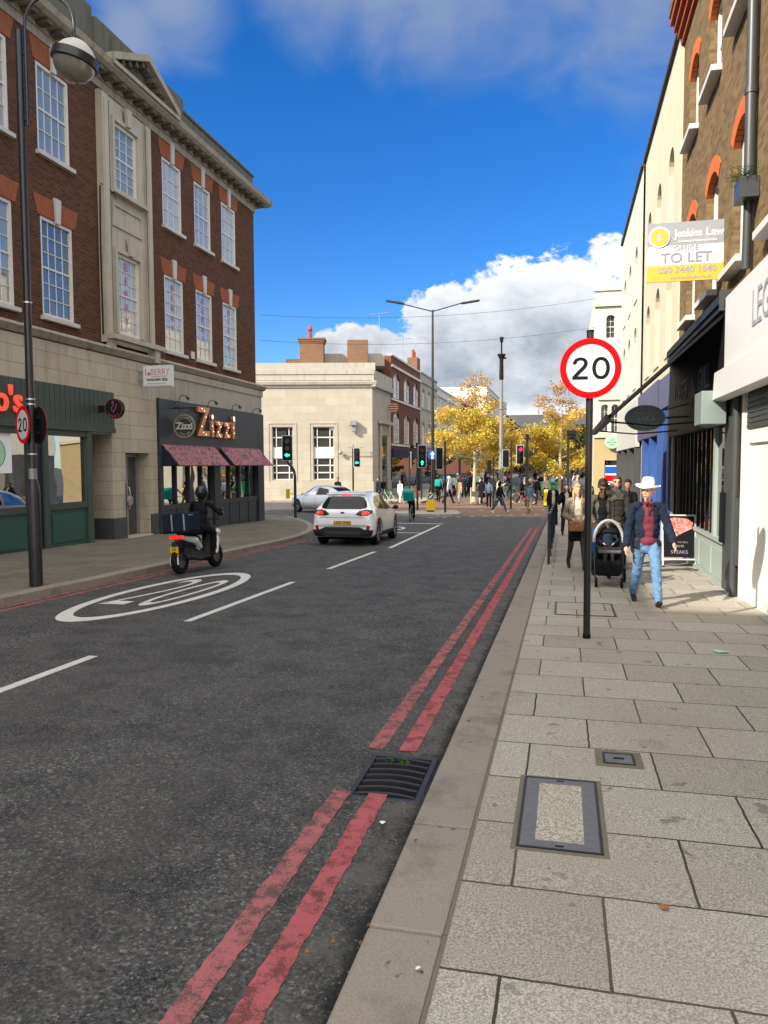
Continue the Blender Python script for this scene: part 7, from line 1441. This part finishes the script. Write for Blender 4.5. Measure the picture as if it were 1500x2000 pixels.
# wires over the street
for (a, c, lab) in (((-13.0, 31.9, 8.26), (2.5, 37.9, 9.6), 'upper thin cable strung across the street'), ((-13.0, 31.9, 7.16), (2.5, 38.1, 8.3), 'lower thin cable strung across the street')):
    b = MB(); pts = []
    for i in range(25): t = i/24; pts.append((a[0]+(c[0]-a[0])*t, a[1]+(c[1]-a[1])*t, a[2]+(c[2]-a[2])*t-.5*4*t*(1-t)))
    b.tube(pts, .008, 5); tag(b.build('overhead_cable', 'pipe_grey'), lab, 'cable')

# ---------------------------------------------------------------- trees
def leafmat(name, cols, sc=.9):
    m, t, b = newmat(name); v = coords(t); n = noi(t, v, sc, 4, .6); n2 = noi(t, v, 9, 2, .6); z = N(t, 'ShaderNodeSeparateXYZ'); t.links.new(v, z.inputs[0])
    k = mathn(t, 'ADD', mathn(t, 'MULTIPLY', n, .65), mathn(t, 'MULTIPLY', n2, .5)); lnk(t, ramp(t, k, [(.3+.13*i, c) for i, c in enumerate(cols)]), b.inputs['Base Color']); b.inputs['Roughness'].default_value = .7
    tr = N(t, 'ShaderNodeBsdfTranslucent'); t.links.new(ramp(t, k, [(.3+.13*i, c) for i, c in enumerate(cols)]), tr.inputs[0]); ms = N(t, 'ShaderNodeMixShader', i_0=.35); t.links.new(b.outputs[0], ms.inputs[1]); t.links.new(tr.outputs[0], ms.inputs[2]); t.links.new(ms.outputs[0], t.nodes['Material Output'].inputs[0]); return m
leafmat('autumn_leaf', [(.13, .17, .03), (.36, .35, .04), (.60, .47, .06), (.60, .36, .05)]); leafmat('rusty_leaf', [(.28, .24, .08), (.45, .29, .08), (.5, .33, .12), (.35, .18, .07)]); leafmat('evergreen_leaf', [(.01, .03, .012), (.02, .045, .015), (.03, .06, .02), (.05, .075, .02)])
m, t, b_ = newmat('bark_pale'); v = coords(t); c = mixc(t, noi(t, v, 6, 4, .6), (.3, .26, .18), (.5, .45, .34)); lnk(t, c, b_.inputs['Base Color']); b_.inputs['Roughness'].default_value = .9; plain('bark_dark', (.08, .065, .05), .9, var=.3)
def tree(loc, H, rad, zlow, lab, seed, n=5200, trunk='bark_pale', leaf='autumn_leaf', top_leaf='rusty_leaf', shape='cone', ls=.13, group=None, name='tree', r0=.14):
    rnd = random.Random(seed); g = empty(name, loc, 0, label=lab, cat='tree', group=group)
    b = MB(); tops = []; pts = [(0, 0, -.1)]; x = y = 0
    for i in range(1, 11): x += rnd.uniform(-.05, .05); y += rnd.uniform(-.05, .05); pts.append((x, y, H*.97*i/10))
    b.tube(pts, [r0*1.5]+[r0*(1-.9*i/10) for i in range(1, 11)], 9); b.build('trunk', trunk, g, smooth=True)
    b = MB(); tips = []
    for i in range(46):
        t = rnd.random()**.8; z0_ = zlow*.9+(H*.92-zlow)*t; k = min(9, int(z0_/(H*.97)*10)); p0 = Vector(pts[k]).lerp(Vector(pts[k+1]), z0_/(H*.97)*10-k) if k < 10 else Vector(pts[10])
        a = rnd.uniform(0, 2*PI)
        prof = (1-t)**.75*1.0+.10 if shape == 'cone' else math.sin(PI*(.12+.8*t))
        if shape == 'cone' and t < .2: prof *= .75+t
        L_ = rad*prof*rnd.uniform(.55, 1.12); e = rnd.uniform(.15, .6); d = Vector((math.cos(a), math.sin(a), e)); p1 = p0+d*L_*.5+Vector((0, 0, -.05)); p2 = p0+Vector((math.cos(a)*L_, math.sin(a)*L_, e*L_*.8))
        rr = r0*.28*(1-t*.6); b.tube([p0, p1, p2], [rr, rr*.6, rr*.2], 5); tips.append((p0, p1, p2, L_, t))
        for q in range(3):
            f = rnd.uniform(.4, .95); s0 = p0.lerp(p2, f); a2 = a+rnd.uniform(-1.1, 1.1); s1 = s0+Vector((math.cos(a2), math.sin(a2), rnd.uniform(-.1, .7)))*L_*.35; b.tube([s0, s1], [rr*.4, rr*.12], 4); tips.append((s0, s0.lerp(s1, .5), s1, L_*.35, t))
    b.build('limbs', trunk, g)
    for part, sel, mt in (('crown', lambda t: t < .62, leaf), ('crown_top', lambda t: t >= .62, top_leaf)):
        b = MB(); sub = [q for q in tips if sel(q[4])]; wts = [q[3] for q in sub]; tot = sum(wts)
        if not sub: continue
        cnt = int(n*tot/sum(q[3] for q in tips)*(1 if part == 'crown' or top_leaf == leaf else .5))
        for q in sub:
            for _ in range(int(cnt*q[3]/tot)):
                f = rnd.random()**.6; c = q[0].lerp(q[2], .15+.9*f)+Vector((rnd.gauss(0, .17), rnd.gauss(0, .17), rnd.gauss(0, .13)))*(.5+rad*.22)
                s = ls*rnd.uniform(.6, 1.35); u = Vector((rnd.gauss(0, 1), rnd.gauss(0, 1), rnd.gauss(0, .7))).normalized(); w = u.cross(Vector((rnd.gauss(0, 1), rnd.gauss(0, 1), rnd.gauss(0, 1)))).normalized()
                n0 = len(b.v); b.v += [tuple(c-u*s*.5), tuple(c+w*s*.35), tuple(c+u*s*.55), tuple(c-w*s*.35)]; b.f.append([n0, n0+1, n0+2, n0+3])
        b.build(part, mt, g, weld=False)
    return g
GR = None
tree((-5.95, 52.1, gz(52)), 9.3, 3.5, 1.9, 'golden autumn tree with pale trunk, left of the grey camera column', 11, n=14500, ls=.15)
tree((-.35, 55.2, gz(52)), 8.8, 3.1, 1.6, 'golden autumn tree with pale trunk behind the 20 sign on the right', 5, n=13000, ls=.15)
tree((-5.1, 66, gz(60)), 6.5, 2.3, 1.8, 'smaller yellow tree behind and right of the left golden tree', 21, n=4200, ls=.17)
tree((-9.0, 80, gz(60)), 8.0, 2.6, 2.4, 'golden tree beyond the left golden tree, near the pale terrace', 23, n=3200, ls=.2)
for k, (x, y, h, r_, lab) in enumerate(((1.2, 75, 6.5, 3.0, 'dark evergreen tree behind the right golden tree'), (-1.9, 92, 6.0, 3.0, 'dark evergreen tree in the far middle of the square'), (-4.6, 100, 6.5, 2.8, 'dark evergreen tree far behind the camera column'), (-8.8, 112, 6.8, 3.0, 'dark evergreen tree by the farther red terrace'))):
    tree((x, y, gz(60)), h, r_, .8, lab, 40+k, n=3000, trunk='bark_dark', leaf='evergreen_leaf', top_leaf='evergreen_leaf', shape='round', ls=.3)
# pigeon-sized fallen leaves by the crossing
lv = MB(); rnd = random.Random(9)
for i in range(260):
    x = rnd.gauss(-5.8, 2.2); y = rnd.uniform(47, 58); s = rnd.uniform(.04, .09); a = rnd.uniform(0, 6.3); lv.add([(x, y, gz(y)+.012), (x+s*math.cos(a), y+s*math.sin(a), gz(y)+.03), (x+s*math.cos(a+1.2), y+s*math.sin(a+1.2), gz(y)+.012)], [[0, 1, 2]])
tag(lv.build('fallen_leaves', 'autumn_leaf'), 'yellow fallen leaves scattered under the left golden tree', 'leaves', kind='stuff')
